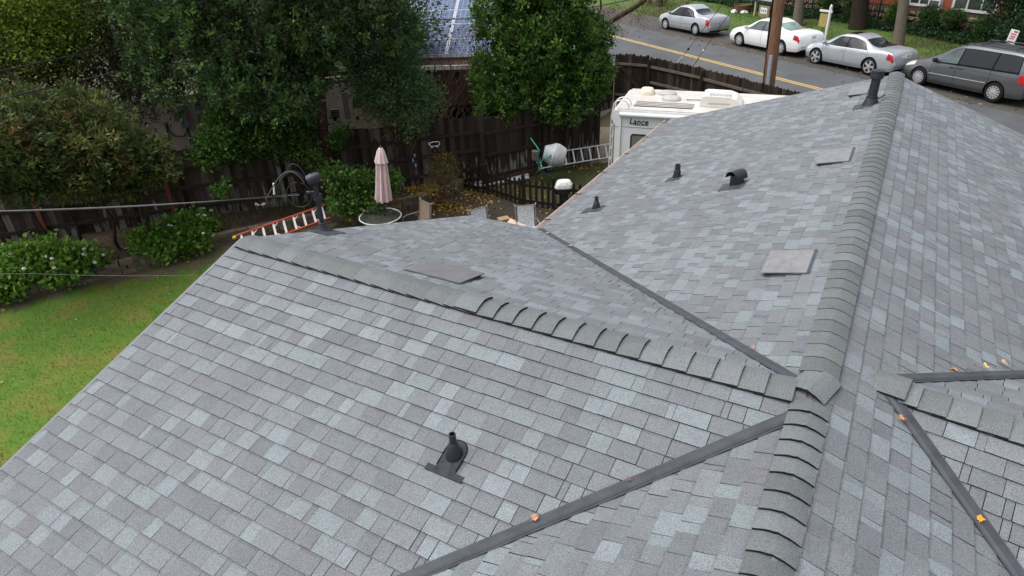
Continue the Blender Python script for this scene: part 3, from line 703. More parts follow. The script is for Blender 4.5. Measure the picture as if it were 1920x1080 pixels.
# ================================================================== BACK YARD
# ---- retaining wall of single blocks
rw = thing('retaining_wall', 'low curved wall of weathered concrete blocks edging the planting bed', 'garden wall', tuple(WALLC[4]))
M_BLOCK = mat('weathered_concrete_block', (0.9, 0.9, 0.9), 0.92, 0.3, 7, 0.6, 40, spec=0.2, attr=True)
def along(pts, step, start=0.0):
    out = []; d = start
    for i in range(len(pts)-1):
        p, q = pts[i], pts[i+1]; L = np.linalg.norm(q-p)
        while d <= L: out.append((p+(q-p)*(d/L), nrm(q-p))); d += step
        d -= L
    return out
dense = []
for i in range(len(WALLC)-1):
    for k in range(8):
        t = k/8; p0 = WALLC[max(i-1, 0)]; p1, p2_ = WALLC[i], WALLC[i+1]; p3 = WALLC[min(i+2, len(WALLC)-1)]
        dense.append(0.5*((2*p1)+(-p0+p2_)*t+(2*p0-5*p1+4*p2_-p3)*t*t+(-p0+3*p1-3*p2_+p3)*t**3))
dense.append(WALLC[-1])
for row in range(3):
    for p, d in along(dense, 0.305, 0.15*(row % 2)):
        if row == 2 and rnd.random() < 0.03: continue
        s = np.cross(Z, d); c = rnd.uniform(0.6, 1.15); base = (0.20*c, 0.165*c, 0.12*c)
        mb = MB(); a = rnd.uniform(-0.03, 0.03); dd = nrm(d+s*a)
        mb.box(p[0]-s[0]*0.06+rnd.uniform(-.012, .012), p[1]-s[1]*0.06, 0.055+row*0.112, 0.293, 0.19, 0.106, math.atan2(dd[1], dd[0]), 0, base)
        mb.build('block', M_BLOCK, rw)

# ---- the back fence: boards, rails, posts one by one
fence = thing('board_fence', 'long dark weathered board fence behind the planting bed with red brown posts', 'fence', tuple(FENCEP[3]))
def fence_run(root, P, Q, h, z0, tone, bw=0.142, side=1, gap=0.004, dog=False, rails=(0.25, 0.95, 1.6), railm=None, zfun=None, base=None, posts=()):
    L = np.linalg.norm((Q-P)[:2]); d = nrm(arr(*(Q-P)[:2], 0)); s = np.cross(Z, d)*side   # s towards the viewer's side
    x = 0.0
    while x < L-0.05:
        wd = bw+rnd.uniform(-0.012, 0.012); p = P+d*(x+wd/2); zb_ = zfun(p[0], p[1]) if zfun else z0
        hh = h+rnd.uniform(-0.03, 0.03); c = rnd.uniform(0.55, 1.3); cc = tuple(q*c for q in rnd.choice(tone)); th = 0.018
        a = p-d*(wd-gap)/2+s*rnd.uniform(-.006, .006); b = p+d*(wd-gap)/2+s*rnd.uniform(-.006, .006); mb = MB()
        if dog:
            e = 0.035; prof = [(a, 0), (b, 0), (b, hh-0.05), (b-d*e, hh-0.012), ((a+b)/2, hh), (a+d*e, hh-0.012), (a, hh-0.05)]
        else: prof = [(a, 0), (b, 0), (b, hh), (a, hh)]
        f = [q+Z*(zb_+z) for q, z in prof]; bk = [q-s*th for q in f]; n = len(f)
        mb.face(f, 0, cc); mb.face(bk[::-1], 0, cc)
        for k in range(n): l = (k+1) % n; mb.face([f[k], bk[k], bk[l], f[l]], 0, cc)
        mb.build('fence_board', M_FENCE, root); x += wd
    for rz_ in rails:
        k = max(1, int(L/2.4+0.5))
        for i in range(k):
            p = P+d*(L*i/k+0.02); q = P+d*(L*(i+1)/k-0.02); za, zc = (zfun(p[0], p[1]), zfun(q[0], q[1])) if zfun else (z0, z0)
            mb = MB(); mb.beam(p+s*0.035+Z*(za+rz_), q+s*0.035+Z*(zc+rz_+rnd.uniform(-.01, .01)), 0.045, 0.088); mb.build('rail', railm or M_FENCED, root)
M_FENCED = mat('dark_rail_wood', (0.036, 0.027, 0.022), 0.9, 0.4, 5, 0.4, 26, spec=0.15, stretch=(2, 2, 5))
TONE = [(0.042, 0.030, 0.024), (0.055, 0.038, 0.028), (0.068, 0.051, 0.041), (0.031, 0.024, 0.02)]
TONEG = TONE+TONE+[(0.15, 0.135, 0.12), (0.10, 0.085, 0.072)]
for i in range(6):
    zz = 0.18 if i < 4 else 0.0
    shade_lift = 1.45 if i < 3 else 1.0  # left runs coloured brighter to offset the shade falling on them
    fence_run(fence, FENCEP[i], FENCEP[i+1], 1.98 if i < 4 else 2.05, zz, [tuple(c*shade_lift for c in q) for q in (TONEG if i in (0, 1, 2, 3) else TONE)], side=-1, rails=(0.42, 0.98, 1.52) if i < 4 else ((0.28, 0.95, 1.6) if i == 4 else ()))
def post(x, y, z0, h, m, root, sz=0.10):
    mb = MB(); mb.box(x, y, z0+h/2, sz, sz, h, math.atan2(0.4, 0.9)); return mb.build('post', m, root)
for px_, py_, h, m in ((92, 440, 1.30, M_REDWOOD), (333, 407, 1.33, M_REDWOOD), (537, 392, 1.45, M_FENCEL), (716, 352, 1.5, M_FENCED)):
    p = at(px_, py_, 0.3); 
    cand = [(abs(pix(q_)[0]-px_), tuple(q_)) for i in range(len(FENCEP)-1) for f_ in np.linspace(0, 1, 150) for q_ in (FENCEP[i]+(FENCEP[i+1]-FENCEP[i])*f_+arr(0.03, -0.10, 0.3),)]
    q_ = min(cand)[1]; post(q_[0], q_[1], 0.1, h+0.25, m, fence)
post(-0.72, 18.86, 0, 1.75, M_FENCED, fence, 0.11); post(1.2, 19.9, 0, 1.7, M_FENCED, fence)
mb = MB(); mb.beam(FENCEP[4]+arr(0.1, -0.12, 0.16), FENCEP[5]+arr(0, -0.1, 0.16), 0.03, 0.16); mb.build('kickboard', mat('dark_kickboard_wood', (0.06, 0.028, 0.02), 0.9, 0.3, 5), fence)

# ---- picket fence between patio and side yard
pk = thing('picket_fence', 'low dark picket fence between the patio and the camper yard', 'picket fence', (0.4, 17.6, 0))
PK = [arr(-1.35, 18.75, 0), arr(-0.62, 18.3, 0), arr(0.42, 17.32, 0), arr(1.25, 16.95, 0), arr(2.9, 16.4, 0)]
for p, d in along(PK, 0.178, 0.0):
    h = 0.80+rnd.uniform(-.02, .02); s = np.cross(Z, d); a = p-d*0.038; b = p+d*0.038; mb = MB()
    pr = [a, b, b+Z*(h-0.05), p+d*0.02+Z*h, p-d*0.02+Z*h, a+Z*(h-0.05)]; bk = [q+s*0.02 for q in pr]
    mb.face(pr); mb.face(bk[::-1]); n = len(pr)
    for k in range(n): l = (k+1) % n; mb.face([pr[k], bk[k], bk[l], pr[l]])
    mb.build('picket', M_PICKET, pk)
for i in range(len(PK)-1):
    for z in (0.14, 0.60):
        d = nrm(PK[i+1]-PK[i]); s = np.cross(Z, d); mb = MB(); mb.beam(PK[i]+s*0.045+Z*z, PK[i+1]+s*0.045+Z*z, 0.04, 0.07); mb.build('rail', M_PICKET, pk)
for p in PK[1:4]:
    mb = MB(); mb.box(p[0], p[1]+0.08, 0.45, 0.1, 0.1, 0.9); mb.build('post', M_PICKET, pk)
# pale plank stack behind the pickets
q0 = at(884, 342, 0.2); q1 = at(1003, 322, 0.2)
pl_ = thing('plank_stack', 'stack of grey white boards lying behind the picket fence', 'board stack', tuple((q0+q1)/2*arr(1, 1, 0)))
for k in range(4):
    mb = MB(); s = nrm(np.cross(Z, q1-q0)); o = s*(0.16*k-0.1); mb.beam(q0+o+Z*(-0.1+0.02*k), q1+o+nrm(q1-q0)*rnd.uniform(-.3, .1)+Z*(-0.1+0.02*k), 0.15, 0.045); mb.build('plank', mat('bleached_board', (0.46, 0.48, 0.50), 0.85, 0.2, 4, 0.3, 30), pl_)

# ---- umbrella, table, chairs
tp = at(713, 405, 0.72); TB = (tp[0], tp[1], 0)
tbl = thing('patio_table', 'round glass topped patio table with a white rim', 'table', TB)
mb = MB(); mb.lathe(arr(*TB), [(0.50, 0.705), (0.50, 0.712), (0, 0.7125)], 40); mb.build('glass_top', mat('dark_table_glass', (0.05, 0.055, 0.045), 0.08, 0.4, 3, spec=0.6), tbl)
mb = MB(); mb.tube([arr(TB[0]+0.52*math.cos(a), TB[1]+0.52*math.sin(a), 0.71) for a in np.linspace(0, 2*math.pi, 41)], 0.015, 8, caps=False); mb.build('rim', M_OFFW, tbl, smooth=True)
for a in (40, 130, 220, 310):
    c, s = math.cos(R(a)), math.sin(R(a)); mb = MB(); mb.tube([arr(TB[0]+0.42*c, TB[1]+0.42*s, 0.70), arr(TB[0]+0.40*c, TB[1]+0.40*s, 0.4), arr(TB[0]+0.47*c, TB[1]+0.47*s, 0.0)], 0.018, 8); mb.build('leg', M_OFFW, tbl)
um = thing('patio_umbrella', 'closed pale pink patio umbrella standing through the glass table', 'umbrella', (TB[0]+0.04, TB[1]+0.02, 0))
M_PINK = mat('pale_pink_canvas', (0.68, 0.51, 0.50), 0.9, 0.08, 5, 0.2, 60, spec=0.15)
O_ = arr(TB[0]+0.04, TB[1]+0.02, 0)
fold = lambda a, h: 1+0.22*math.cos(8*a)+0.06*math.cos(3*a+h*3)
mb = MB(); mb.lathe(O_, [(0.17, 1.13), (0.18, 1.17), (0.155, 1.46), (0.125, 1.88), (0.112, 2.15), (0.05, 2.18)], 48, wob=fold); mb.build('canopy', M_PINK, um, smooth=True)
mb = MB(); mb.lathe(O_, [(0.158, 2.115), (0.148, 2.15), (0.09, 2.38), (0.05, 2.46), (0.0, 2.47)], 48, wob=lambda a, h: 1+0.10*math.cos(8*a+0.6)); mb.build('vent_flap', M_PINK, um, smooth=True)
mb = MB(); mb.lathe(O_, [(0.02, 0), (0.02, 2.49), (0.03, 2.50), (0.0, 2.53)], 10); mb.build('pole', M_BLACKM, um)
mb = MB(); mb.lathe(O_, [(0.24, 0), (0.24, 0.05), (0.06, 0.12), (0.05, 0.3)], 24); mb.build('base', M_BLACKM, um); um.rotation_euler = (0, R(4.5), 0)
M_SLING = mat('patterned_sling', (0.68, 0.70, 0.70), 0.8, 0.06, 4, spec=0.2)
nd = M_SLING.node_tree.nodes; lk = M_SLING.node_tree.links; b_ = nd['Principled BSDF']
vo = nd.new('ShaderNodeTexVoronoi'); vo.feature = 'DISTANCE_TO_EDGE'; vo.inputs['Scale'].default_value = 10; tc = nd.new('ShaderNodeTexCoord'); n_ = nd.new('ShaderNodeTexNoise'); n_.inputs['Scale'].default_value = 9
ad = nd.new('ShaderNodeVectorMath'); ad.operation = 'ADD'; lk.new(tc.outputs['Object'], ad.inputs[0]); lk.new(n_.outputs['Color'], ad.inputs[1]); lk.new(tc.outputs['Object'], n_.inputs[0]); lk.new(ad.outputs[0], vo.inputs['Vector'])
rp = nd.new('ShaderNodeValToRGB'); rp.color_ramp.elements[0].position = 0.02; rp.color_ramp.elements[0].color = (0.12, 0.2, 0.25, 1); rp.color_ramp.elements[1].position = 0.10; rp.color_ramp.elements[1].color = (0.68, 0.71, 0.72, 1); lk.new(vo.outputs['Distance'], rp.inputs[0]); lk.new(rp.outputs[0], b_.inputs['Base Color'])
M_TAN = mat('tan_sling', (0.30, 0.235, 0.165), 0.8, 0.12, 8, 0.2, 120)
M_FRAME = mat('taupe_chair_frame', (0.20, 0.175, 0.15), 0.5, 0.1, 8, spec=0.5)
def chair(label, px_, py_, facing, sling, group='patio chairs round the table', ht=0.98):
    p = at(px_, py_, ht); f = arr(math.cos(facing), math.sin(facing), 0); base = p+f*0.30; base[2] = 0
    t = thing('patio_chair', label, 'chair', tuple(base), 0, group); s = np.cross(Z, f)
    prof = lambda k: (-0.30+0.10*(1-k)**1.6+0.0, 0.42+(ht-0.42)*k)      # back curve: distance along facing, height
    pts = [prof(k) for k in np.linspace(0, 1, 7)]
    for sgn in (-1, 1):
        mb = MB(); mb.tube([base+s*0.25*sgn+f*a+Z*z for a, z in pts]+[base+s*0.27*sgn+f*(-0.36)+Z*(ht+0.02)], 0.017, 8); mb.build('back_frame', M_FRAME, t, smooth=True)
        mb = MB(); mb.tube([base+s*0.27*sgn+f*0.26+Z*0.0, base+s*0.27*sgn+f*0.24+Z*0.62, base+s*0.27*sgn+f*0.1+Z*0.66, base+s*0.27*sgn-f*0.24+Z*0.64], 0.016, 8); mb.build('arm', M_FRAME, t, smooth=True)
        mb = MB(); mb.tube([base+s*0.26*sgn-f*0.20+Z*0.44, base+s*0.27*sgn-f*0.28], 0.016, 8); mb.build('leg', M_FRAME, t)
    mb = MB(); V = []; 
    for a, z in pts: V += [base+s*0.205+f*(a+0.012)+Z*z, base-s*0.205+f*(a+0.012)+Z*z]
    W_ = [v-f*0.006 for v in V]; nn = len(V)
    F = [(2*i, 2*i+1, 2*i+3, 2*i+2) for i in range(6)]; mb.add(V, F); mb.add(W_, [q[::-1] for q in F]); mb.build('backrest', sling, t)
    mb = MB(); mb.tube([base+s*0.25+f*pts[-1][0]+Z*(ht-0.005), base-s*0.25+f*pts[-1][0]+Z*(ht-0.005)], 0.016, 8); mb.build('top_rail', M_FRAME, t)
    mb = MB(); mb.obox(base-s*0.23-f*0.20+Z*0.42, f*0.46, s*0.46, Z*0.02); mb.build('seat', sling, t)
    return t
chair('tan sling chair beside the table with its plain back turned', 797, 378, R(220), M_TAN)
chair('white patterned chair farther along the patio, turned aslant by the eave', 896, 391, R(-62), M_SLING)
chair('white patterned chair facing the house in the corner of the two eaves', 985, 385, R(-82), M_SLING)
# board leaning under the eave
b0 = at(985, 427, 0.55); bd = thing('plywood_board', 'cream plywood board lying propped beside the patterned chair', 'board', (b0[0], b0[1], 0))
mb = MB(); a = at(957, 409, 0.62); b = at(1006, 432, 0.5); c = at(940, 432, 0.5); d_ = at(985, 455, 0.4); mb.face([a, b, d_, c]); mb.face([p-Z*0.018 for p in (c, d_, b, a)])
for u_, v_ in ((a, b), (b, d_), (d_, c), (c, a)): mb.face([u_, u_-Z*0.018, v_-Z*0.018, v_])
mb.build('sheet', mat('cream_plywood', (0.62, 0.50, 0.38), 0.8, 0.1, 4, 0.2, 60), bd)
mb = MB(); q = at(952, 414, 0.45); mb.box(q[0]-0.1, q[1]+0.05, 0.3, 0.28, 0.22, 0.42, 0.4); mb.box(q[0]-0.45, q[1]-0.05, 0.25, 0.28, 0.22, 0.4, 0.2); mb.build('support_box', mat('tan_cardboard', (0.36, 0.25, 0.14), 0.9, 0.12, 5), bd)

# ---- ladders
def ladder(name, label, P, Q, drop, n, m_rail, m_rung, spl=True, rung_r=0.018, wd=0.028, dp=0.075, cap=None):
    """rails P->Q and P+drop->Q+drop"""
    t = thing(name, label, 'ladder', tuple((P+Q)/2+drop*0.5))
    up = nrm(np.cross(Q-P, drop))
    for o in (np.zeros(3), drop):
        mb = MB(); mb.beam(P+o, Q+o, dp, wd, up=nrm(drop)); mb.build('rail', m_rail, t)
    for k in range(n):
        c = P+(Q-P)*((k+0.5)/n); mb = MB(); mb.beam(c+drop*0.03, c+drop*0.97, 0.045, 0.032, up=up); mb.build('rung', m_rung, t)
        if spl and k % 2 == 1:
            mb = MB(); mb.beam(c+drop*0.30, c+nrm(Q-P)*0.14+drop*0.03, 0.02, 0.015, up=up); mb.build('brace', m_rung, t)
            mb = MB(); mb.beam(c+drop*0.70, c+nrm(Q-P)*0.14+drop*0.97, 0.02, 0.015, up=up); mb.build('brace', m_rung, t)
    if cap:
        mb = MB(); c = P-nrm(Q-P)*0.03; mb.beam(c-drop*0.02, c+drop*0.12, 0.06, 0.07, up=up); mb.build('end_cap', cap, t)
    return t
M_ORANGE = mat('red_orange_fibreglass', (0.50, 0.085, 0.045), 0.55, 0.12, 6)
lp, lq = at(441, 443, 0.95), at(611, 384, 0.85)
ladder('orange_ladder', 'red orange fibreglass ladder with white rungs lying beyond the house gable', lp, lq, arr(0.13, -0.30, -0.24), 9, M_ORANGE, M_WHITE, cap=mat('yellow_plastic', (0.6, 0.42, 0.04), 0.5))
lp, lq = at(1003, 292, 0.55), at(1142, 270, 0.62)
ladder('aluminium_ladder', 'silver aluminium ladder standing on edge along the fence by the camper', lp, lq, arr(0.06, -0.22, -0.36), 9, M_ALU, M_ALU, spl=False)

# ---- concrete mixer
mp_ = at(1016, 332, 0.0); cm = thing('concrete_mixer', 'green framed concrete mixer with a pale grey drum behind the pickets', 'concrete mixer', tuple(mp_))
M_GREEN = mat('green_frame_paint', (0.03, 0.27, 0.20), 0.5, 0.15, 8)
M_DRUM = mat('cement_grey_drum', (0.42, 0.44, 0.44), 0.65, 0.2, 4, 0.1, 30, speck=0.1, sscale=20)
o = at(1024, 287, 0.98); ax = nrm(arr(0.93, -0.1, -0.22))
mb = MB(); mb.lathe(o-ax*0.08, [(0.0, 0.0), (0.19, 0.005), (0.21, 0.02), (0.335, 0.29), (0.35, 0.37), (0.335, 0.46), (0.26, 0.64), (0.19, 0.67), (0, 0.675)], 28, axis=ax); mb.build('drum', M_DRUM, cm, smooth=True)
mb = MB(); mb.lathe(o-ax*0.09, [(0.13, -0.06), (0.175, 0.0), (0.165, 0.01), (0.12, -0.04)], 24, axis=ax); mb.build('drum_mouth', M_BLACK, cm, smooth=True)
mb = MB(); mb.lathe(o+ax*0.20, [(0.345, 0), (0.354, 0.01), (0.354, 0.03), (0.345, 0.04)], 28, axis=ax); mb.build('gear_ring', M_ALU, cm)
hub = o+arr(-0.22, -0.05, -0.28)
for q in (at(1003, 330, 0.0), at(1036, 334, 0.0), at(1022, 318, 0.0)):
    mb = MB(); mb.tube([hub+Z*-0.22, q*arr(1, 1, 0)+Z*0.02], 0.022, 8); mb.build('leg', M_GREEN, cm)
mb = MB(); mb.tube([hub-Z*0.25, hub+Z*0.12, hub+Z*0.2+arr(-0.03, 0, 0), o+arr(-0.2, -0.05, 0.10), at(995, 259, 1.35)], 0.022, 8); mb.build('handle', M_GREEN, cm)
mb = MB(); mb.tube([hub+Z*0.02, o+arr(-0.06, -0.34, -0.06), o+arr(0.12, -0.34, 0.05)], 0.02, 8); mb.tube([hub+Z*0.02, o+arr(-0.06, 0.34, -0.06), o+arr(0.12, 0.34, 0.05)], 0.02, 8); mb.build('yoke', M_GREEN, cm)
mb = MB(); mb.box(o[0]-0.33, o[1], o[2]-0.05, 0.16, 0.22, 0.26, 0.2); mb.build('motor_box', mat('rusty_steel', (0.16, 0.12, 0.09), 0.8, 0.3, 6), cm)

# ---- outboard motor on a stand
op = at(1056, 392, 0.0); ob = thing('outboard_motor', 'white cowled outboard motor clamped to a stand beside the picket fence', 'outboard motor', tuple(op))
mb = MB(); c = op+Z*0.62
def loft(mb, secs):
    i0 = len(mb.v); n = 12
    for (cx, cy, cz, sx, sy) in secs:
        for k in range(n):
            a = 2*math.pi*k/n; e = 0.55; x = math.copysign(abs(math.cos(a))**e, math.cos(a)); y = math.copysign(abs(math.sin(a))**e, math.sin(a)); mb.v.append((cx+x*sx, cy+y*sy, cz))
    for i in range(len(secs)-1):
        for k in range(n): a = i0+i*n+k; b = i0+i*n+(k+1) % n; mb.f.append((a, b, b+n, a+n)); mb.m.append(0); mb.t.append(None)
    mb.f.append(tuple(range(i0, i0+n))[::-1]); mb.f.append(tuple(range(i0+(len(secs)-1)*n, i0+len(secs)*n))); mb.m += [0, 0]; mb.t += [None, None]
x, y, _ = op
mb = MB(); loft(mb, [(x, y, 0.64, .24, .17), (x, y, 0.67, .25, .18), (x+.01, y, 0.75, .235, .17), (x+.02, y, 0.83, .17, .13), (x+.02, y, 0.845, .13, .10)]); mb.build('cowl', M_WHITE, ob)
mb = MB(); loft(mb, [(x, y, 0.47, .15, .12), (x, y, 0.54, .21, .15), (x, y, 0.638, .225, .16)]); mb.build('lower_cowl', M_BLACKM, ob, smooth=True)
mb = MB(); loft(mb, [(x, y, 0.12, .05, .09), (x, y, 0.3, .06, .09), (x, y, 0.5, .10, .09)]); mb.lathe(arr(x, y+0.15, 0.16), [(0.05, -0.1), (0.05, 0.1), (0, 0.12)], 12, axis=(0, 1, 0)); mb.build('midsection', M_BLACKM, ob, smooth=True)
for k in range(3):
    a = k*2.094; mb = MB(); pc = arr(x, y+0.27, 0.16); mb.beam(pc, pc+arr(math.cos(a)*.11, 0.02, math.sin(a)*.11), 0.06, 0.012, up=(0, 1, 0.3)); mb.build('propeller_blade', M_ALU, ob)
mb = MB(); mb.box(x-0.02, y+0.10, 0.47, 0.42, 0.05, 0.13); mb.build('clamp_board', M_PICKET, ob)
for sx in (-.22, .18):
    mb = MB(); mb.tube([arr(x+sx, y-0.16, 0.5), arr(x+sx, y-0.26, 0)], 0.02, 8); mb.tube([arr(x+sx, y-0.16, 0.5), arr(x+sx, y+0.2, 0)], 0.02, 8); mb.build('leg', M_BLACKM, ob)

# ---- truck camper beyond the gable
CA = at(1147, 208, 2.66); CB = at(1275, 219.5, 2.66); cd = arr(math.cos(R(-20.5)), math.sin(R(-20.5)), 0); cs = np.cross(Z, cd)      # cs: away from the house
if cs[1] < 0: cs = -cs
CL, CWD, CT = 6.7, 2.3, 2.72
cmp_ = thing('truck_camper', 'white truck camper with roof hatches and air conditioner parked beyond the gable', 'camper', tuple(CA*arr(1, 1, 0)))
M_CAMP = mat('white_fibreglass', (0.70, 0.72, 0.72), 0.4, 0.04, 3, spec=0.5)
M_CROOF = mat('dirty_white_rubber_roof', (0.47, 0.44, 0.40), 0.7, 0.16, 2.6, 0.1, 20, detail=9, col2=(0.64, 0.62, 0.585))
O_ = CA*arr(1, 1, 0)
def cpt(a, b, z): return O_+cd*a+cs*b+Z*z
mb = MB(); pr = [(0.10, 0.55), (0.10, 2.30), (0.02, 2.44), (0.0, 2.52), (0.03, 2.66), (0.12, 2.70), (CL, 2.70), (CL, 1.5), (CL-1.6, 1.4), (CL-1.7, 0.55)]
f = [cpt(a, 0.0, z) for a, z in pr]; bk = [cpt(a, CWD, z) for a, z in pr]; n = len(pr); mb.face(f[::-1] if np.cross(cd, Z) @ cs > 0 else f); mb.face(bk)
for k in range(n): l = (k+1) % n; mb.face([f[k], bk[k], bk[l], f[l]])
mb.build('body', M_CAMP, cmp_, bevel=0.03)
mb = MB(); mb.obox(cpt(0.13, 0.04, 2.703), cd*(CL-0.18), cs*(CWD-0.08), Z*0.02); mb.build('roof', M_CROOF, cmp_)
mb = MB(); mb.tube([cpt(0.22, -0.055, 2.60), cpt(CL-0.9, -0.055, 2.60)], 0.055, 12); mb.build('awning', M_WHITE, cmp_, smooth=True)
for a in (0.24, 3.2):
    mb = MB(); mb.beam(cpt(a, -0.03, 2.6), cpt(a, -0.03, 0.9), 0.035, 0.05, up=cd); mb.build('awning_arm', M_WHITE, cmp_)
mb = MB(); mb.beam(cpt(0.10, -0.006, 2.27), cpt(CL-1.0, -0.006, 2.27), 0.008, 0.012); mb.beam(cpt(0.10, -0.006, 1.2), cpt(3, -0.006, 1.2), 0.008, 0.012); mb.build('side_stripe', mat('grey_stripe', (0.28, 0.3, 0.32), 0.5), cmp_)
def rrect(u0, u1, v0, v1, r=0.08, k=4):
    out = []
    for (cx, cy, a0) in ((u1-r, v1-r, 0), (u0+r, v1-r, 90), (u0+r, v0+r, 180), (u1-r, v0+r, 270)):
        for i in range(k+1): a = R(a0+90*i/k); out.append((cx+r*math.cos(a), cy+r*math.sin(a)))
    return out
wn = MB(); q = rrect(0.52, 1.40, 1.62, 2.10); wn.face([cpt(a, -0.012, z) for a, z in q]); wn.add([cpt(a, -0.012, z) for a, z in q]+[cpt(a, 0.0, z) for a, z in q], [(k, (k+1) % len(q), (k+1) % len(q)+len(q), k+len(q)) for k in range(len(q))])
wo_ = wn.build('window', M_BLACKM, cmp_); mb = MB(); q = rrect(0.565, 1.355, 1.665, 2.055, 0.06); mb.face([cpt(a, -0.016, z) for a, z in q]); mb.build('pane', mat('blind_behind_glass', (0.17, 0.17, 0.14), 0.25, 0.25, 30, spec=0.6, stretch=(0.02, 0.02, 6)), wo_)
# ladder hoops at the rear corner
for b in (0.10, 0.42):
    mb = MB(); mb.tube([cpt(0.42, b, 2.74)]+[cpt(0.22+0.20*math.cos(R(a)), b, 2.76+0.16*math.sin(R(a))) for a in range(15, 181, 15)]+[cpt(-0.02, b, 2.5), cpt(-0.04, b, 1.1)], 0.017, 8); mb.build('ladder_rail', M_ALU, cmp_, smooth=True)
for z in (1.3, 1.6, 1.9, 2.2, 2.5):
    mb = MB(); mb.tube([cpt(-0.035, 0.10, z), cpt(-0.035, 0.42, z)], 0.014, 6); mb.build('ladder_rung', M_ALU, cmp_)
def dome(a, b, ra, rb, h, name, m, base=0.03):
    mb = MB(); i0 = 0; n = 20; rows = [(1.0, 0), (1.0, base), (0.93, base+h*0.45), (0.7, base+h*0.85), (0.35, base+h), (0.0, base+h*1.02)]
    for (s, z) in rows:
        for k in range(n):
            t = 2*math.pi*k/n; e = 0.6; x = math.copysign(abs(math.cos(t))**e, math.cos(t)); y = math.copysign(abs(math.sin(t))**e, math.sin(t)); mb.v.append(tuple(cpt(a+x*ra*s, b+y*rb*s, 2.722+z)))
    for i in range(len(rows)-1):
        for k in range(n): p = i*n+k; q = i*n+(k+1) % n; mb.f.append((p, q, q+n, p+n)); mb.m.append(0); mb.t.append(None)
    return mb.build(name, m, cmp_, smooth=True)
dome(0.62, 1.72, 0.21, 0.22, 0.15, 'roof_dome', mat('cream_plastic', (0.70, 0.64, 0.50), 0.5))
dome(1.17, 1.78, 0.24, 0.20, 0.07, 'roof_hatch', mat('grey_hatch_plastic', (0.45, 0.43, 0.41), 0.4)); dome(1.35, 1.22, 0.25, 0.22, 0.07, 'roof_hatch', MATS['grey_hatch_plastic'])
for b in (0.35, 0.50, 0.65, 0.80):
    mb = MB(); mb.beam(cpt(0.5, b, 2.735), cpt(2.0, b, 2.735), 0.018, 0.02); mb.build('roof_rack_bar', M_BLACKM if b < 0.4 else mat('grey_bar', (0.33, 0.31, 0.3), 0.6), cmp_)
acm = mat('cream_ac_plastic', (0.72, 0.70, 0.63), 0.45, 0.05)
mb = MB(); pr = [(2.15, 0.0), (2.13, 0.06), (2.19, 0.24), (2.27, 0.27), (2.85, 0.26), (3.02, 0.20), (3.16, 0.08), (3.18, 0.0)]
f = [cpt(a, 0.62, 2.73+z) for a, z in pr]; bk = [cpt(a, 1.42, 2.73+z) for a, z in pr]; n = len(pr); mb.face(f); mb.face(bk[::-1])
for k in range(n): l = (k+1) % n; mb.face([f[k], bk[k], bk[l], f[l]])
ac = mb.build('air_conditioner', acm, cmp_, bevel=0.035)
for k in range(15):
    mb = MB(); a = 2.36+k*0.036; mb.beam(cpt(a, 0.70, 3.003-(a-2.3)*0.014), cpt(a, 0.98, 3.003-(a-2.3)*0.014), 0.014, 0.008); mb.build('grille_slot', mat('grille_shadow', (0.22, 0.2, 0.22), 0.7), ac)
    mb = MB(); mb.beam(cpt(a, 0.617, 2.80), cpt(a, 0.617, 2.84), 0.008, 0.012, up=cd); mb.build('grille_slot', MATS['grille_shadow'], ac)
mb = MB(); mb.tube([cpt(1.75, 1.12, 2.76), cpt(2.15, 1.10, 2.78)], 0.012, 6); mb.build('antenna', M_BLACKM, cmp_)
# lettering on the side: Lance
cu = bpy.data.curves.new('lettering', 'FONT'); cu.body = 'Lance'; cu.size = 0.20; cu.shear = 0.18; cu.extrude = 0.002; cu.offset = 0.004; cu.space_character = 1.05
to = bpy.data.objects.new('lettering_curve', cu); COL.objects.link(to)
bpy.context.view_layer.update(); me = bpy.data.meshes.new_from_object(to.evaluated_get(bpy.context.evaluated_depsgraph_get())); bpy.data.objects.remove(to)
lt = bpy.data.objects.new('lettering', me); COL.objects.link(lt); me.materials.clear(); me.materials.append(mat('black_decal', (0.02, 0.022, 0.025), 0.5)); lt.parent = cmp_
mx = Matrix.Identity(4); po = cpt(0.47, -0.008, 2.355)-WL[cmp_.name]; nn_ = -cs
for i in range(3): mx[i][0], mx[i][1], mx[i][2], mx[i][3] = cd[i], Z[i], nn_[i], po[i]
me.transform(mx)
mb = MB(); mb.beam(cpt(0.58, -0.006, 2.335), cpt(0.98, -0.006, 2.335), 0.006, 0.012); mb.build('decal_line', MATS['black_decal'], cmp_)
mb = MB(); mb.obox(cpt(0.34, -0.008, 1.33), cd*0.12, cs*0.006, Z*0.12); mb.build('sticker', mat('yellow_sticker', (0.6, 0.5, 0.1), 0.6, 0.3, 20), cmp_)
for a in (0.2, CL-1.9):
    mb = MB(); mb.beam(cpt(a-0.12, -0.12, 1.1), cpt(a-0.12, -0.12, 0.0), 0.09, 0.09, up=cd); mb.beam(cpt(a-0.12, -0.12, 1.0), cpt(a, 0.02, 1.0), 0.05, 0.08); mb.build('jack', M_WHITE, cmp_)
mb = MB(); mb.obox(cpt(0.5, 0.25, 0.0), cd*3.2, cs*1.6, Z*0.54); mb.build('support_base', M_BLACKM, cmp_)

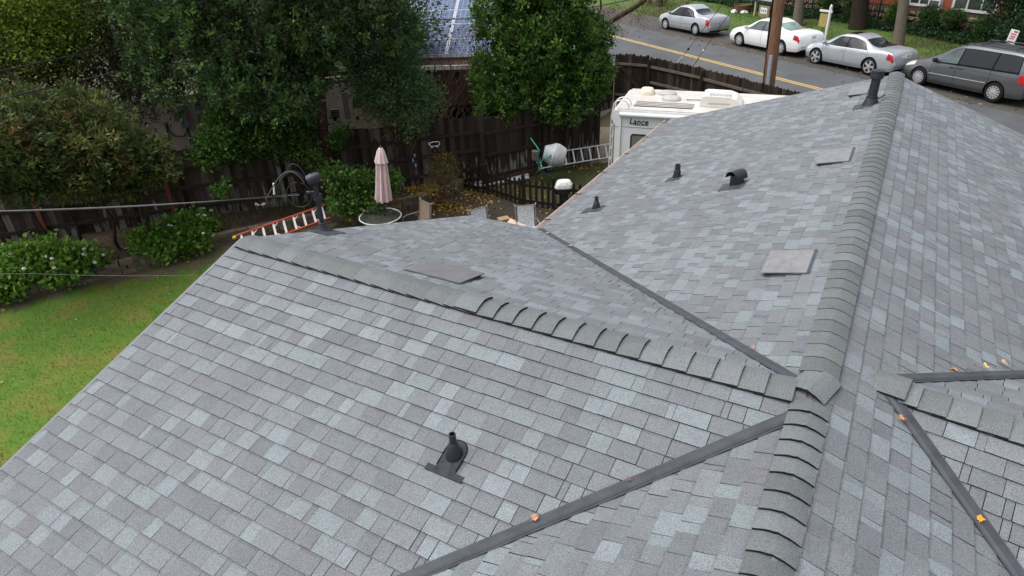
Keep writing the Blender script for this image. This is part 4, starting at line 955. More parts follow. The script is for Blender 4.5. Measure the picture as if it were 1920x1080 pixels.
# ---- overhead cables
def cable(name, label, pts, r=0.012, m=None, sag=0.0, grp=None, cat='cable'):
    P = [np.asarray(p, float) for p in pts]; out = []
    for i in range(len(P)-1):
        k = 14
        for j in range(k): f = j/k; out.append(P[i]+(P[i+1]-P[i])*f-Z*sag*4*f*(1-f))
    out.append(P[-1]); mb = MB(); mb.tube(out, r, 6); o = mb.build(name, m or M_CABLE); tag(o, label, cat, grp); return recentre(o, P[-1])
CLAMP = WH+arr(0.0, -0.02, -0.16)
cable('service_cable', 'silver service cable running from the left to the roof mast', [at(-500, 405, 4.6), at(-20, 396, 4.2), CLAMP+arr(-0.12, 0, 0.0)], 0.0062, M_CABLEL, 0.03, 'overhead cables')
cable('service_cable', 'thin dark service cable twisted beside the silver one to the mast', [at(-500, 408, 4.62), at(-20, 397, 4.22), CLAMP+arr(-0.14, 0, 0.015)], 0.006, M_CABLE, 0.045, 'overhead cables')
cable('thin_wire', 'thin wire crossing above the lawn to the edge of the roof', [at(-300, 508, 3.6), at(60, 513, 3.6), at(384, 515.5, 3.52)], 0.0022, M_CABLEL, 0.02, 'overhead cables')
loops = thing('cable_loops', 'black cable loops hanging from the weatherhead of the roof mast', 'cable', tuple(WH))
for k, (dx, hgt, ex) in enumerate(((0.52, 0.04, -0.12), (0.46, 0.0, -0.05), (0.42, 0.08, -0.2))):
    mb = MB(); P0 = WH+arr(-0.02, 0, 0.02*k); P1 = CLAMP+arr(-dx, 0.0, ex*0.2); pts = []
    for t in np.linspace(0, 1, 16): pts.append(P0+(P1-P0)*t+Z*(math.sin(math.pi*t**0.8)*(0.20+hgt)*(1-0.25*t))+arr(0, 0.05*k-0.05, 0))
    mb.tube(pts, 0.008, 6); mb.build('loop', M_CABLE if k else mat('grey_black_cable', (0.07, 0.075, 0.08), 0.5), loops, smooth=True)
mb = MB(); pts = [WH+arr(-0.04-0.15*math.sin(a)*1.0-0.08, -0.02, -0.16+0.16*math.cos(a)) for a in np.linspace(0, 2*math.pi*0.95, 22)]; mb.tube(pts, 0.007, 6); mb.build('coil', M_CABLE, loops)
mb = MB(); mb.tube([CLAMP+arr(-0.42, 0, 0.02), CLAMP+arr(-0.40, 0, 0.16)], 0.012, 6); mb.build('dead_end_tail', M_WHITE, loops)
mb = MB(); mb.tube([CLAMP+arr(0.08, 0, -0.06), WH+arr(0.12, 0, 0.0), WH+arr(0.07, 0, 0.10)], 0.012, 6); mb.build('loop', M_CABLE, loops)
cable('street_cable', 'dark cable crossing behind the tall tree and over the solar panels', [at(-60, 146, 4.6), at(120, 108, 4.5), at(275, 76, 4.45), at(460, 56, 4.1), at(640, 44, 4.1), at(805, 37.5, 4.15), at(935, 33, 4.2), at(1115, 13, 4.3), at(1300, -25, 4.4)], 0.016, M_CABLE, 0.0, 'overhead cables')
cable('street_cable', 'lower dark cable slanting up into the tall tree at left', [at(-60, 196, 4.2), at(25, 180, 4.4), at(160, 149, 4.25), at(300, 117, 4.1), at(430, 98, 3.5), at(560, 80, 3.45)], 0.016, M_CABLE, 0.0, 'overhead cables')

# ---- small garden ornaments
fo = P_ = at(815, 270, 1.15); f_a, f_b = FENCEP[3], FENCEP[4]; y_ = f_a[1]+(f_b[1]-f_a[1])*(fo[0]-f_a[0])/(f_b[0]-f_a[0])-0.10
orn = MB(); q = at_plane(815, 270, (0, y_, 0), arr(-0.29, 0.957, 0)); e1 = nrm(arr(0.957, 0.29, 0))
body = [q+e1*(0.14*math.cos(a))+Z*(0.075*math.sin(a)*(1+0.2*math.cos(2*a))) for a in np.linspace(0, 2*math.pi, 21)]
orn.tube(body, 0.008, 6, caps=False)
for dx in (-.10, -.06, .05, .09): orn.tube([q+e1*dx-Z*0.05, q+e1*dx-Z*0.11], 0.008, 5)
orn.tube([q-e1*0.13+Z*0.03, q-e1*0.17+Z*0.06, q-e1*0.15-Z*0.01], 0.008, 5)
recentre(tag(orn.build('wire_animal_ornament', M_WHITE), 'small white wire animal ornament hanging on the dark fence', 'ornament'), q)
gs = at(782, 352, 0.3); st_ = thing('garden_stake', 'thin garden stake with pale teal glass drops by the fence', 'garden stake', tuple(gs))
mb = MB(); mb.tube([gs, gs+Z*1.05], 0.008, 6); mb.build('rod', M_BLACKM, st_)
for k in range(3): mb = MB(); mb.lathe(gs+Z*(0.60+0.15*k)+arr(0.03*(-1)**k, 0, 0), [(0, 0), (0.03, 0.04), (0.035, 0.1), (0, 0.14)], 10); mb.build('glass_drop', mat('teal_glass', (0.22, 0.36, 0.38), 0.3), st_, smooth=True)
dr_ = at(488, 384, 0.75); dg = thing('dragonfly_ornament', 'small white winged ornament on a stick in front of the fence', 'ornament', (dr_[0], dr_[1], 0.3))
mb = MB(); mb.tube([arr(dr_[0], dr_[1], 0.3), dr_], 0.006, 5); mb.build('stick', M_BLACKM, dg)
for sx in (-1, 1): mb = MB(); mb.face([dr_, dr_+arr(0.10*sx, 0.0, 0.07), dr_+arr(0.16*sx, 0, 0.02), dr_+arr(0.06*sx, 0, -0.03)]); mb.face([dr_, dr_+arr(0.06*sx, .004, -0.03), dr_+arr(0.16*sx, .004, 0.02), dr_+arr(0.10*sx, .004, 0.07)]); mb.build('wing', mat('pale_pink_plastic', (0.6, 0.5, 0.55), 0.5), dg)

# ---- the neighbour's house behind the fence
nh = thing('neighbour_house', 'neighbouring house with brown siding, beige wall and solar panels on its roof', 'house', (-2.0, 23.0, 0))
nd_ = nrm(arr(1, -0.085, 0)); nb_ = np.cross(Z, nd_); NP0 = at(770, 123, 3.0); NP0 = NP0-nd_*1.0
def npt(a, b, z): return arr(NP0[0], NP0[1], 0)+nd_*a+nb_*b+Z*z
M_SIDING = mat('brown_siding', (0.12, 0.066, 0.04), 0.85, 0.25, 2.5, 0.4, 20, stretch=(1, 1, 6))
NZ = 3.0
for k in range(6):
    mb = MB(); mb.obox(npt(-6.5, 0.35-0.006*(k % 2), 1.62+k*0.22), nd_*11, nb_*0.12, Z*0.212); mb.build('siding_board', M_SIDING, nh)
mb = MB(); mb.obox(npt(-6.5, 1.6, 0.0), nd_*11, nb_*0.1, Z*1.62); mb.build('undercroft_shade', M_BLACK, nh)  # black sheet standing in for the shade of the open undercroft
for a in (1.25, 1.9, 2.85):
    mb = MB(); mb.obox(npt(a, 0.42, 0.0), nd_*0.1, nb_*0.1, Z*1.62); mb.build('post', M_FENCEL, nh)
for a, sgn in ((1.4, 1), (2.5, -1), (1.95, 1)):
    mb = MB(); mb.beam(npt(a, 0.47, 0.3), npt(a+0.5*sgn, 0.47, 1.6), 0.05, 0.05); mb.build('brace', M_FENCEL, nh)
rs_ = math.tan(R(19)); rl = nrm(nb_+Z*rs_); rn = np.cross(nd_, rl)
M_ROOFN = mat('brown_roof_shingle', (0.085, 0.05, 0.035), 0.9, 0.3, 6, 0.5, 50)
mb = MB(); mb.obox(npt(-8, -0.02, NZ-0.05), nd_*12.6, rl*7.5, rn*0.06); mb.build('roof', M_ROOFN, nh)
mb = MB(); mb.obox(npt(-8, 7.05, NZ+2.4), nd_*12.6, nrm(nb_-Z*rs_)*7.4, rn*0.05); mb.build('roof', M_ROOFN, nh)
mb = MB(); mb.obox(npt(-8, 0.2, NZ-0.25), nd_*12.6, nb_*13.6, Z*0.12); mb.build('soffit', M_SIDING, nh)
for a0, a1, m in ((-8, 1.78, M_OFFW), (1.83, 3.15, M_OFFW), (3.15, 4.6, mat('brown_gutter', (0.22, 0.15, 0.12), 0.6))):
    mb = MB(); mb.obox(npt(a0, -0.14, NZ-0.13), nd_*(a1-a0), nb_*0.12, Z*0.13); mb.build('gutter', m, nh)
M_PV = mat('solar_cell_blue', (0.06, 0.09, 0.17), 0.5, 0.35, 5, spec=0.15, col2=(0.12, 0.16, 0.26))
nd2 = M_PV.node_tree.nodes; lk2 = M_PV.node_tree.links; bb = nd2['Principled BSDF']; src = bb.inputs['Base Color'].links[0].from_socket
uvn = nd2.new('ShaderNodeUVMap'); bk_ = nd2.new('ShaderNodeTexBrick'); bk_.offset = 0.0; bk_.inputs['Scale'].default_value = 1.0; bk_.inputs['Mortar Size'].default_value = 0.045; bk_.inputs['Brick Width'].default_value = 1.0; bk_.inputs['Row Height'].default_value = 1.0
bk_.inputs['Mortar'].default_value = (0.26, 0.31, 0.40, 1); lk2.new(uvn.outputs[0], bk_.inputs['Vector']); lk2.new(src, bk_.inputs['Color1']); lk2.new(src, bk_.inputs['Color2']); lk2.new(bk_.outputs['Color'], bb.inputs['Base Color'])
def panel(a, b, wa, wb):
    O = npt(a, 0, NZ)+rl*b+rn*0.13; mb = MB(); mb.obox(O-rn*0.035, nd_*wa, rl*wb, rn*0.035); p = mb.build('solar_panel', mat('panel_frame', (0.55, 0.57, 0.6), 0.4, metal=0.5), nh)
    mb = MB(); mb.face([O+nd_*x+rl*y+rn*0.003 for x, y in ((.02, .02), (wa-.02, .02), (wa-.02, wb-.02), (.02, wb-.02))]); c = mb.build('cell_sheet', M_PV, p)
    uv = c.data.uv_layers.new(name='UVMap'); 
    for i, q in enumerate(((0, 0), (10, 0), (10, 6), (0, 6))): uv.data[i].uv = q
PA = float((at_plane(836, 97, npt(0, 0, NZ)+rn*0.13, rn)-npt(0, 0, NZ)) @ nd_)
B0 = float((at_plane(836, 105, npt(0, 0, NZ)+rn*0.13, rn)-npt(0, 0, NZ)-rn*0.13) @ rl)
for row in range(5):
    for c_ in range(-3, 1): panel(PA+0.05+c_*1.70, B0+0.1+row*1.02, 1.64, 1.0)
    mb = MB(); mb.obox(npt(PA-0.055, 0, NZ)+rl*(B0+0.1+row*1.02)+rn*0.08, nd_*0.10, rl*1.0, rn*0.045); mb.build('rail_strip', mat('dull_white_strip', (.42, .43, .44), .6), nh)
mb = MB(); mb.obox(npt(PA-5, 0, NZ)+rl*(B0-0.06)+rn*0.02, nd_*6.75, rl*0.14, rn*0.10); mb.build('array_skirt', mat('grey_skirt', (0.14, 0.15, 0.17), 0.5), nh)
# beige end wall with meter boxes seen under the trees
W0 = at(255, 300, 1.4); W1 = at(700, 238, 1.4); W0[1] += 0.6; W1[1] += 0.9; wd_ = nrm(arr(*(W1-W0)[:2], 0)); wn_ = np.cross(wd_, Z)
if wn_[1] > 0: wn_ = -wn_
mb = MB(); LW = np.linalg.norm((W1-W0)[:2])+1.6; OW = arr(W0[0], W0[1], 0)-wd_*1.5
mb.obox(OW, wd_*(LW+1.2), -wn_*0.15, Z*2.9); mb.build('end_wall', M_STUCCO, nh)
mb = MB(); mb.obox(OW+wn_*0.01, wd_*(LW+1.2), wn_*0.03, Z*0.95); mb.build('base_board', mat('brown_base_board', (0.12, 0.085, 0.05), 0.9, 0.25, 4), nh)
def wq(px_, py_): return at_plane(px_, py_, OW, wn_)
def wbox(px0, py0, px1, py1, dep, name, m):
    a = wq(px0, py0); b = wq(px1, py1); mb = MB(); w_ = float((b-a) @ wd_); h_ = a[2]-b[2]
    mb.obox(a*arr(1, 1, 0)+Z*b[2]+wn_*0.002, wd_*w_, wn_*dep, Z*h_); return mb.build(name, m, nh, bevel=0.01)
M_BOXG = mat('blue_grey_steel', (0.15, 0.175, 0.20), 0.5, 0.1, 4)
bx = wbox(329, 196, 357, 236, 0.16, 'meter_box', M_BOXG); wbox(362, 190, 380, 217, 0.12, 'meter_box', mat('grey_green_steel', (0.12, 0.14, 0.13), 0.6))
a = wq(350, 222); mb = MB(); mb.obox(a+wn_*0.165, wd_*0.07, wn_*0.004, Z*0.09); mb.build('warning_label', mat('red_label', (0.4, 0.04, 0.04), 0.6), bx)
a = wq(342.5, 198); b = wq(345, 234); mb = MB(); mb.beam(a+wn_*0.165, b+wn_*0.165, 0.008, 0.008); mb.build('door_joint', M_BLACK, bx)
for pts in (((312, 228), (316, 245), (328, 255), (345, 255), (350, 246), (350, 236)), ((310, 232), (318, 262)), ((352, 236), (360, 285)), ((372, 217), (376, 260), (378, 282))):
    mb = MB(); mb.tube([wq(*p)+wn_*0.03 for p in pts], 0.016, 6); mb.build('conduit', M_BLACKM, nh)
for (x0, y0, x1, y1) in ((619, 205, 637, 229), (660, 185, 680, 227)):
    o_ = wbox(x0, y0, x1, y1, 0.03, 'louvre_panel', mat('cream_panel', (0.36, 0.33, 0.2), 0.8))
    for k in range(5):
        p = wq(x0+1, y0+2+k*3.2); q2 = wq(x1-1, y0+2+k*3.2-0.4); mb = MB(); mb.beam(p+wn_*0.04, q2+wn_*0.04, 0.02, 0.03); mb.build('slat', M_BLACK, o_)
    p = wq((x0+x1)/2, y1-6); mb = MB(); mb.lathe(p+wn_*0.034, [(0.06, 0), (0.05, 0.01), (0, 0.012)], 10, axis=wn_); mb.build('knob', M_BLACK, o_)
wbox(640, 175, 658, 222, 0.02, 'grey_door', mat('grey_door_paint', (0.16, 0.14, 0.13), 0.8))
# ================================================================== STREET SIDE
# ---- street fence (boards with clipped corners) and gate
SF = [arr(4.35, 26.6, 0), arr(5.55, 25.85, 0), arr(6.95, 23.6, 0), arr(9.6, 18.2, 0)]
sf = thing('street_fence', 'dark board fence with clipped tops between the camper and the street', 'fence', tuple(SF[1]))
fz = lambda x, y: max(ground_h(x, y)-0.02, 0.1)
fence_run(sf, SF[1], SF[2], 1.86, 0, TONE+[(0.075, 0.06, 0.048)], side=-1, dog=True, rails=(0.95, 1.52), railm=mat('grey_rail_wood', (0.12, 0.10, 0.08), 0.9, 0.3, 5), zfun=lambda x, y: 0.42)
fence_run(sf, SF[2], SF[3], 1.86, 0, TONE, side=-1, dog=True, rails=(0.35, 1.52), railm=MATS['grey_rail_wood'], zfun=lambda x, y: 0.40)
for p in SF[1:]:
    mb = MB(); mb.box(p[0]-0.05, p[1]-0.08, 1.1, 0.1, 0.1, 2.2); mb.build('post', M_FENCED, sf)
gt = thing('board_gate', 'dark board gate with a diagonal brace at the end of the street fence', 'gate', tuple(SF[0]))
fence_run(gt, SF[0], SF[1], 1.95, 0, TONE, side=-1, dog=True, rails=(0.4, 1.58), railm=MATS['grey_rail_wood'], zfun=lambda x, y: 0.38)
d = nrm(SF[1]-SF[0]); s = -np.cross(Z, d); mb = MB(); mb.beam(SF[0]+d*0.25+s*0.05+Z*1.9, SF[1]-d*0.15+s*0.05+Z*0.85, 0.03, 0.09); mb.build('brace', M_FENCED, gt)
sg = thing('side_fence', 'dark board fence joining the gate behind the green shrub', 'fence', (3.0, 24.5, 0))
fence_run(sg, arr(2.0, 24.6, 0), SF[0]+arr(-0.05, 0.02, 0), 1.7, 0, TONE, side=-1, rails=(0.4, 1.4), zfun=lambda x, y: 0.2)
# tan gravel bank at the camper's rear
gb = thing('gravel_bank', 'low bank of tan gravel behind the camper', 'gravel bank', (3.2, 21.8, 0))
mb = MB(); V = []
for j in range(7):
    for i in range(9): V.append((2.7+i*0.25, 20.6+j*0.45, 0.02+0.42*math.sin(math.pi*min(1, (i+.3)/9))*min(1, j/3.)+rnd.uniform(-.03, .03)))
mb.add(V, [(j*9+i, j*9+i+1, (j+1)*9+i+1, (j+1)*9+i) for j in range(6) for i in range(8)]); mb.build('heap', ground_mat('tan_gravel', [(0.14, 0.11, 0.075), (0.2, 0.165, 0.12), (0.17, 0.15, 0.11)], 2.0, 0.8, 20), gb, smooth=True)

# ---- utility pole with guys
pb = st(17.35, -14.6); 
PX = at_plane(1441.5, 164, st(17.5, 0), NS); pole_xy = PX.copy(); pz = road_z(PX[0], PX[1])-0.1
q2 = at_plane(1461.5, 0, st(17.5, 0), NS)
up = nrm(q2-PX)
M_POLE = mat('utility_pole_wood', (0.26, 0.145, 0.08), 0.88, 0.4, 4, 0.8, 18, spec=0.2, stretch=(8, 8, 0.5), col2=(0.11, 0.06, 0.035))
ul = thing('utility_pole', 'brown wooden utility pole with a black conduit beside the street', 'utility pole', (PX[0]-up[0]*(PX[2]-pz), PX[1]-up[1]*(PX[2]-pz), pz))
base = PX-up*(PX[2]-pz); tipp = base+up*10.5
mb = MB(); mb.tube([base-up*0.3, base+up*3, base+up*7, tipp], [0.185, 0.172, 0.15, 0.125], 18); mb.build('shaft', M_POLE, ul, smooth=True)
side = nrm(np.cross(up, NS)); side = side if side[0] > 0 else -side; fr = -NS
mb = MB(); mb.tube([base+up*2.55-side*0.17+fr*0.10, base+up*8-side*0.13+fr*0.07], 0.045, 8); mb.build('conduit', M_BLACK, ul, smooth=True)
mb = MB(); mb.tube([base-side*0.17+fr*0.10, base+up*2.55-side*0.17+fr*0.10], 0.03, 8); mb.build('ground_moulding', mat('dark_moulding', (0.07, 0.045, 0.03), 0.8), ul)
mb = MB(); mb.obox(base+side*0.05+fr*0.16, up*2.38, fr*0.06, side*0.115); mb.build('cable_guard', mat('galvanised_grey', (0.42, 0.45, 0.50), 0.45, 0.15, 6, metal=0.4), ul)
mb = MB(); mb.beam(base+up*9.6-side*1.2, base+up*9.6+side*1.2, 0.1, 0.12, up=up); mb.build('crossarm', M_POLE, ul)
for k in (-1.0, -.4, .4, 1.0):
    mb = MB(); mb.lathe(base+up*9.66+side*k, [(0.05, 0), (0.06, .06), (.03, .09), (.05, .13), (0, .16)], 10, axis=up); mb.build('insulator', mat('grey_porcelain', (0.3, 0.3, 0.32), 0.3), ul)
def guy(label, q0, q1, z0, gm, bm, yg, yb):
    # straight wire from its anchor to the pole, through the two measured sight lines
    a = at(*q0, z0); n = np.cross(ray(*q0), ray(*q1)); k = float(((CC-base) @ n)/(up @ n)); k = min(max(k, 5.0), 10.3); b = base+up*k
    t = thing('guy_wire', label, 'guy wire', tuple(a)); d = b-a; fs = np.linspace(0, .6, 400); ys = np.array([pix(a+d*f)[1] for f in fs])
    fy = lambda y: float(fs[int(np.argmin(abs(ys-y)))])
    mb = MB(); mb.tube([a, b], 0.011, 5); mb.build('wire', M_CABLE, t)
    mb = MB(); mb.tube([a+d*0.005, a+d*fy(yg)], 0.032, 8); mb.build('guard', gm, t)
    mb = MB(); c = a+d*fy(yb); mb.lathe(c-nrm(d)*0.05, [(0, 0), (0.045, 0.02), (0.05, 0.06), (0.03, 0.11), (0, 0.13)], 10, axis=d); mb.build('insulator', bm, t)
guy('guy wire with a white guard and black insulator crossing the road line', (1264, 127), (1312, 64), 0.7, M_WHITE, M_BLACK, 107, 92)
guy('guy wire with a yellow guard and white insulator crossing the road line', (1294, 131), (1342, 62), 0.7, mat('yellow_guard', (0.55, 0.38, 0.05), 0.6), M_WHITE, 107, 95)

# ---- cars
def pchip(xs, ys, x):
    xs = np.asarray(xs, float); ys = np.asarray(ys, float); h = np.diff(xs); dl = np.diff(ys)/h; m = np.zeros(len(xs))
    for i in range(1, len(xs)-1):
        if dl[i-1]*dl[i] > 0: m[i] = 2*dl[i-1]*dl[i]/(dl[i-1]+dl[i])
    m[0] = dl[0]; m[-1] = dl[-1]; x = np.clip(x, xs[0], xs[-1]); i = int(min(np.searchsorted(xs, x, 'right')-1, len(xs)-2)); t = (x-xs[i])/h[i]
    return (2*t**3-3*t**2+1)*ys[i]+(t**3-2*t**2+t)*h[i]*m[i]+(-2*t**3+3*t**2)*ys[i+1]+(t**3-t**2)*h[i]*m[i+1]
class CarShape:
    def __init__(self, keys): self.k = np.array(keys, float)
    def sec(self, x):
        zt, zb_, wt, wb, wm, zl = [pchip(self.k[:, 0], self.k[:, j], x) for j in range(1, 7)]
        drop = 0.035+0.02*max(0, (zt-zb_)/0.45)
        return np.array([(0, zt), (wt*0.55, zt-0.010), (wt, zt-drop), (wb, zb_), (wm, zl+(zb_-zl)*0.55), (wm*0.985, zl+0.13), (wm*0.93, zl), (0, zl)])
    def S(self, x, p, sy=1):
        K = self.sec(x); i = int(min(max(p, 0), 6.999)); t = p-i
        def g(j): 
            if j < 0: return np.array([-K[1][0], K[1][1]])
            return K[min(j, 7)]
        p0, p1, p2_, p3 = g(i-1), g(i), g(i+1), g(i+2) if i+2 <= 7 else g(7)
        if i in (5, 6): q = p1+(p2_-p1)*t
        else:
            q = 0.5*((2*p1)+(-p0+p2_)*t+(2*p0-5*p1+4*p2_-p3)*t*t+(-p0+3*p1-3*p2_+p3)*t**3)
            q = 0.6*q+0.4*(p1+(p2_-p1)*t)
        return np.array([x, q[0]*sy, q[1]])
    def N(self, x, p, sy=1):
        a = self.S(x+0.01, p, sy)-self.S(x-0.01, p, sy); b = self.S(x, p+0.05, sy)-self.S(x, p-0.05, sy); n = nrm(np.cross(a, b))
        c = self.S(x, p, sy)-np.array([x, 0, 0.6]); return n if n @ c > 0 else -n
def make_car(label, pos, head, keys, wb, paint, wheel_r, kind, rim='spoke12', group='cars parked along the far side of the street'):
    t = thing('parked_car', label, 'car', pos, head, group); cs = CarShape(keys); L0, L1 = keys[0][0], keys[-1][0]
    xs = np.concatenate([np.linspace(L0, L0+0.25, 7)[:-1], np.linspace(L0+0.25, L1-0.3, 44), np.linspace(L1-0.3, L1, 8)[1:]])
    ps = list(np.arange(0, 3, 0.25))+list(np.arange(3, 5.01, 0.25))+[5.5, 6, 7]
    rows = []
    for x in xs:
        l = [cs.S(x, p, 1) for p in ps]; r = [cs.S(x, p, -1) for p in ps[1:-1]]; rows.append(l+r[::-1])
    n = len(rows[0]); V = [p for r in rows for p in r]; F = [(i*n+j, i*n+(j+1) % n, (i+1)*n+(j+1) % n, (i+1)*n+j) for i in range(len(xs)-1) for j in range(n)]
    F.append(tuple(range(n))); F.append(tuple(range((len(xs)-1)*n, len(xs)*n))[::-1])
    mb = MB(); mb.add(V, F); body = mb.build('body', paint, t, local=True)
    bm = bmesh.new(); bm.from_mesh(body.data); bmesh.ops.recalc_face_normals(bm, faces=bm.faces); bm.to_mesh(body.data); bm.free()
    wmax = max(k[5] for k in keys)
    cut = MB()
    for sx in (-1, 1):
        for sy in (-1, 1):
            cut.lathe((sx*wb/2, sy*(wmax-0.24), wheel_r), [(wheel_r+0.055, 0), (wheel_r+0.055, 0.5)], 28, axis=(0, sy, 0))
    co = cut.build('cutter', M_BLACK); bm = bmesh.new(); bm.from_mesh(co.data); bmesh.ops.recalc_face_normals(bm, faces=bm.faces); bm.to_mesh(co.data); bm.free()
    md = body.modifiers.new('arches', 'BOOLEAN'); md.operation = 'DIFFERENCE'; md.object = co; md.solver = 'EXACT'
    body.data.materials.append(M_BLACK); 
    pm = body.parent; body.parent = None
    bpy.context.view_layer.update(); me = bpy.data.meshes.new_from_object(body.evaluated_get(bpy.context.evaluated_depsgraph_get())); body.modifiers.clear(); body.data = me; body.parent = pm
    bpy.data.objects.remove(co); 
    me.materials.clear(); me.materials.append(paint); me.materials.append(M_BLACK)
    for p in me.polygons:
        c = p.center; in_arch = any((c[0]-sx*wb/2)**2+(c[2]-wheel_r)**2 < (wheel_r+0.053)**2 for sx in (-1, 1)) and abs(c[1]) < wmax+.1
        p.material_index = 1 if (in_arch and c[2] < wheel_r*2+0.06) or c[2] < keys[len(keys)//2][6]+0.01 else 0; p.use_smooth = True
    me.set_sharp_from_angle(angle=R(40))
    def panel(name, x_of, p_of, m, nu=8, nv=4, off=0.006, sy=1, par=None):
        """surface patch riding just proud of the body: x_of(u,v), p_of(u,v)"""
        g = MB(); P = [[None]*(nv+1) for _ in range(nu+1)]
        for i in range(nu+1):
            for j in range(nv+1):
                x, p = x_of(i/nu, j/nv), p_of(i/nu, j/nv); s_ = sy if p >= 0 else -sy; P[i][j] = cs.S(x, abs(p), s_)+cs.N(x, max(abs(p), 0.06), s_)*off
        V = [q for r in P for q in r]; g.add(V, [(i*(nv+1)+j, (i+1)*(nv+1)+j, (i+1)*(nv+1)+j+1, i*(nv+1)+j+1) for i in range(nu) for j in range(nv)])
        o = g.build(name, m, par or t, local=True, smooth=True)
        bm = bmesh.new(); bm.from_mesh(o.data)
        for f in bm.faces:
            c = f.calc_center_median()
            if f.normal @ Vector((0, c.y, c.z-0.7)) < 0: f.normal_flip()
        bm.to_mesh(o.data); bm.free(); return o
    lerp = lambda a, b, f: a+(b-a)*f
    G = kind['glass']
    for sy in (1, -1):
        for (xb0, xb1, xt0, xt1, m) in G['side']:
            panel('side_window', lambda u, v, a=(xb0, xb1, xt0, xt1): lerp(lerp(a[0], a[1], u), lerp(a[2], a[3], u), v), lambda u, v: lerp(2.93, 2.16, v), m, 8, 4, 0.007, sy)
        a = G['side']; panel('window_trim', lambda u, v: lerp(a[0][0]+0.05, a[-1][1]-0.04, u), lambda u, v: lerp(3.03, 2.95, v), M_BLACK if kind.get('darktrim') else M_ALU, 10, 1, 0.009, sy)
        panel('window_surround', lambda u, v: lerp(lerp(a[0][0]+.03, a[0][2]+.03, v), lerp(a[-1][1]-.03, a[-1][3]-.03, v), u), lambda u, v: lerp(2.97, 2.12, v), M_BLACK, 14, 5, 0.0035, sy)
        for xd in kind['seams']:
            panel('door_seam', lambda u, v, xd=xd: xd+lerp(-.006, .006, u), lambda u, v: lerp(3.0, 5.2, v), M_BLACK, 1, 8, 0.003, sy)
        for xd in kind['handles']:
            panel('door_handle', lambda u, v, xd=xd: xd+lerp(-.09, .09, u), lambda u, v: lerp(3.22, 3.32, v), paint if not kind.get('darkhandle') else M_BLACKM, 4, 2, 0.025, sy)
        if kind.get('mould'):
            panel('side_moulding', lambda u, v: lerp(kind['mould'][0], kind['mould'][1], u), lambda u, v: lerp(kind['mould'][2], kind['mould'][2]+0.09, v), kind['mould'][3], 10, 1, 0.014, sy)
        panel('sill', lambda u, v: lerp(-wb/2+wheel_r+0.07, wb/2-wheel_r-0.07, u), lambda u, v: lerp(5.35, 5.95, v), kind.get('sillm', paint), 8, 2, 0.02, sy)
        x0, x1, p0, p1 = kind['tail']; panel('taillight', lambda u, v: lerp(x0, x1, u), lambda u, v: lerp(p0, p1, v), M_RED, 4, 4, 0.010, sy)
        x0, x1, p0, p1 = kind['headl']; panel('headlight', lambda u, v: lerp(x0, x1, u), lambda u, v: lerp(p0, p1, v), M_LAMP, 5, 4, 0.008, sy)
        mr = MB(); q = cs.S(G['side'][0][0]-0.10, 2.9, sy); mr.box(q[0]+0.02, q[1]+sy*0.12, q[2]+0.07, 0.11, 0.20, 0.13); mr.beam(q, q+arr(0.02, sy*0.1, 0.03), 0.05, 0.04); mr.build('mirror', kind.get('mirror', paint), t, local=True, bevel=0.03)
    x0, x1 = G['wind']; panel('windshield', lambda u, v: lerp(x0, x1, v)+0.05*(1-(2*u-1)**2)*(1-v), lambda u, v: lerp(-1.75, 1.75, u), M_GLASSD, 12, 5, 0.007)
    x0, x1 = G['rear']; panel('rear_window', lambda u, v: lerp(x0, x1, v)-0.04*(1-(2*u-1)**2)*(1-v), lambda u, v: lerp(-1.72, 1.72, u), G.get('rearm', M_GLASSD), 12, 5, 0.007)
    xr = L0; 
    mb = MB(); zr = kind['plate']; xq = cs.k[0][0]-0.012+kind.get('platex', 0); mb.box(xq, 0, zr, 0.012, 0.31, 0.155); pl = mb.build('number_plate', M_WHITE, t, local=True)
    mb = MB()
    for k in range(5): mb.box(xq-0.007, -0.10+0.05*k, zr-0.01, 0.004, 0.022, 0.06)
    mb.build('plate_marks', mat('blue_grey_marks', (0.1, 0.12, 0.2), 0.6), pl, local=True)
    panel('bumper_seam', lambda u, v: L0+.10+lerp(0, .5, abs(2*u-1))*0+.012*v, lambda u, v: lerp(-4.6, 4.6, u), M_BLACK, 1, 1, 0.0) if 0 else None
    mb = MB(); mb.box(L0+0.06, 0, keys[0][6]-0.04, 0.1, wmax*1.5, 0.09); mb.build('rear_valance', M_BLACK, t, local=True)
    mb = MB(); mb.box(0, 0, 0.26, L1-L0-0.7, wmax*1.7, 0.10); mb.build('underbody', M_BLACK, t, local=True)
    if kind.get('rack'):
        for sy in (-1, 1):
            z = cs.S(-0.9, 1.7, sy); mb = MB(); mb.tube([cs.S(0.2, 1.75, sy)+Z*0.01, cs.S(0.1, 1.72, sy)+Z*0.06, cs.S(-1.0, 1.72, sy)+Z*0.065, cs.S(-1.9, 1.72, sy)+Z*0.06, cs.S(-2.05, 1.75, sy)+Z*0.01], 0.022, 6); mb.build('roof_rail', M_BLACKM, t, local=True)
        for x in (-0.35, -1.6): mb = MB(); mb.tube([cs.S(x, 1.72, -1)+Z*0.07, cs.S(x, 1.72, 1)+Z*0.07], 0.02, 6); mb.build('cross_bar', M_BLACKM, t, local=True)
    if kind.get('sunroof'): panel('sunroof', lambda u, v: lerp(-0.15, 0.45, v), lambda u, v: lerp(-1.3, 1.3, u), M_GLASSD, 8, 3, 0.005)
    # wheels
    w0 = None
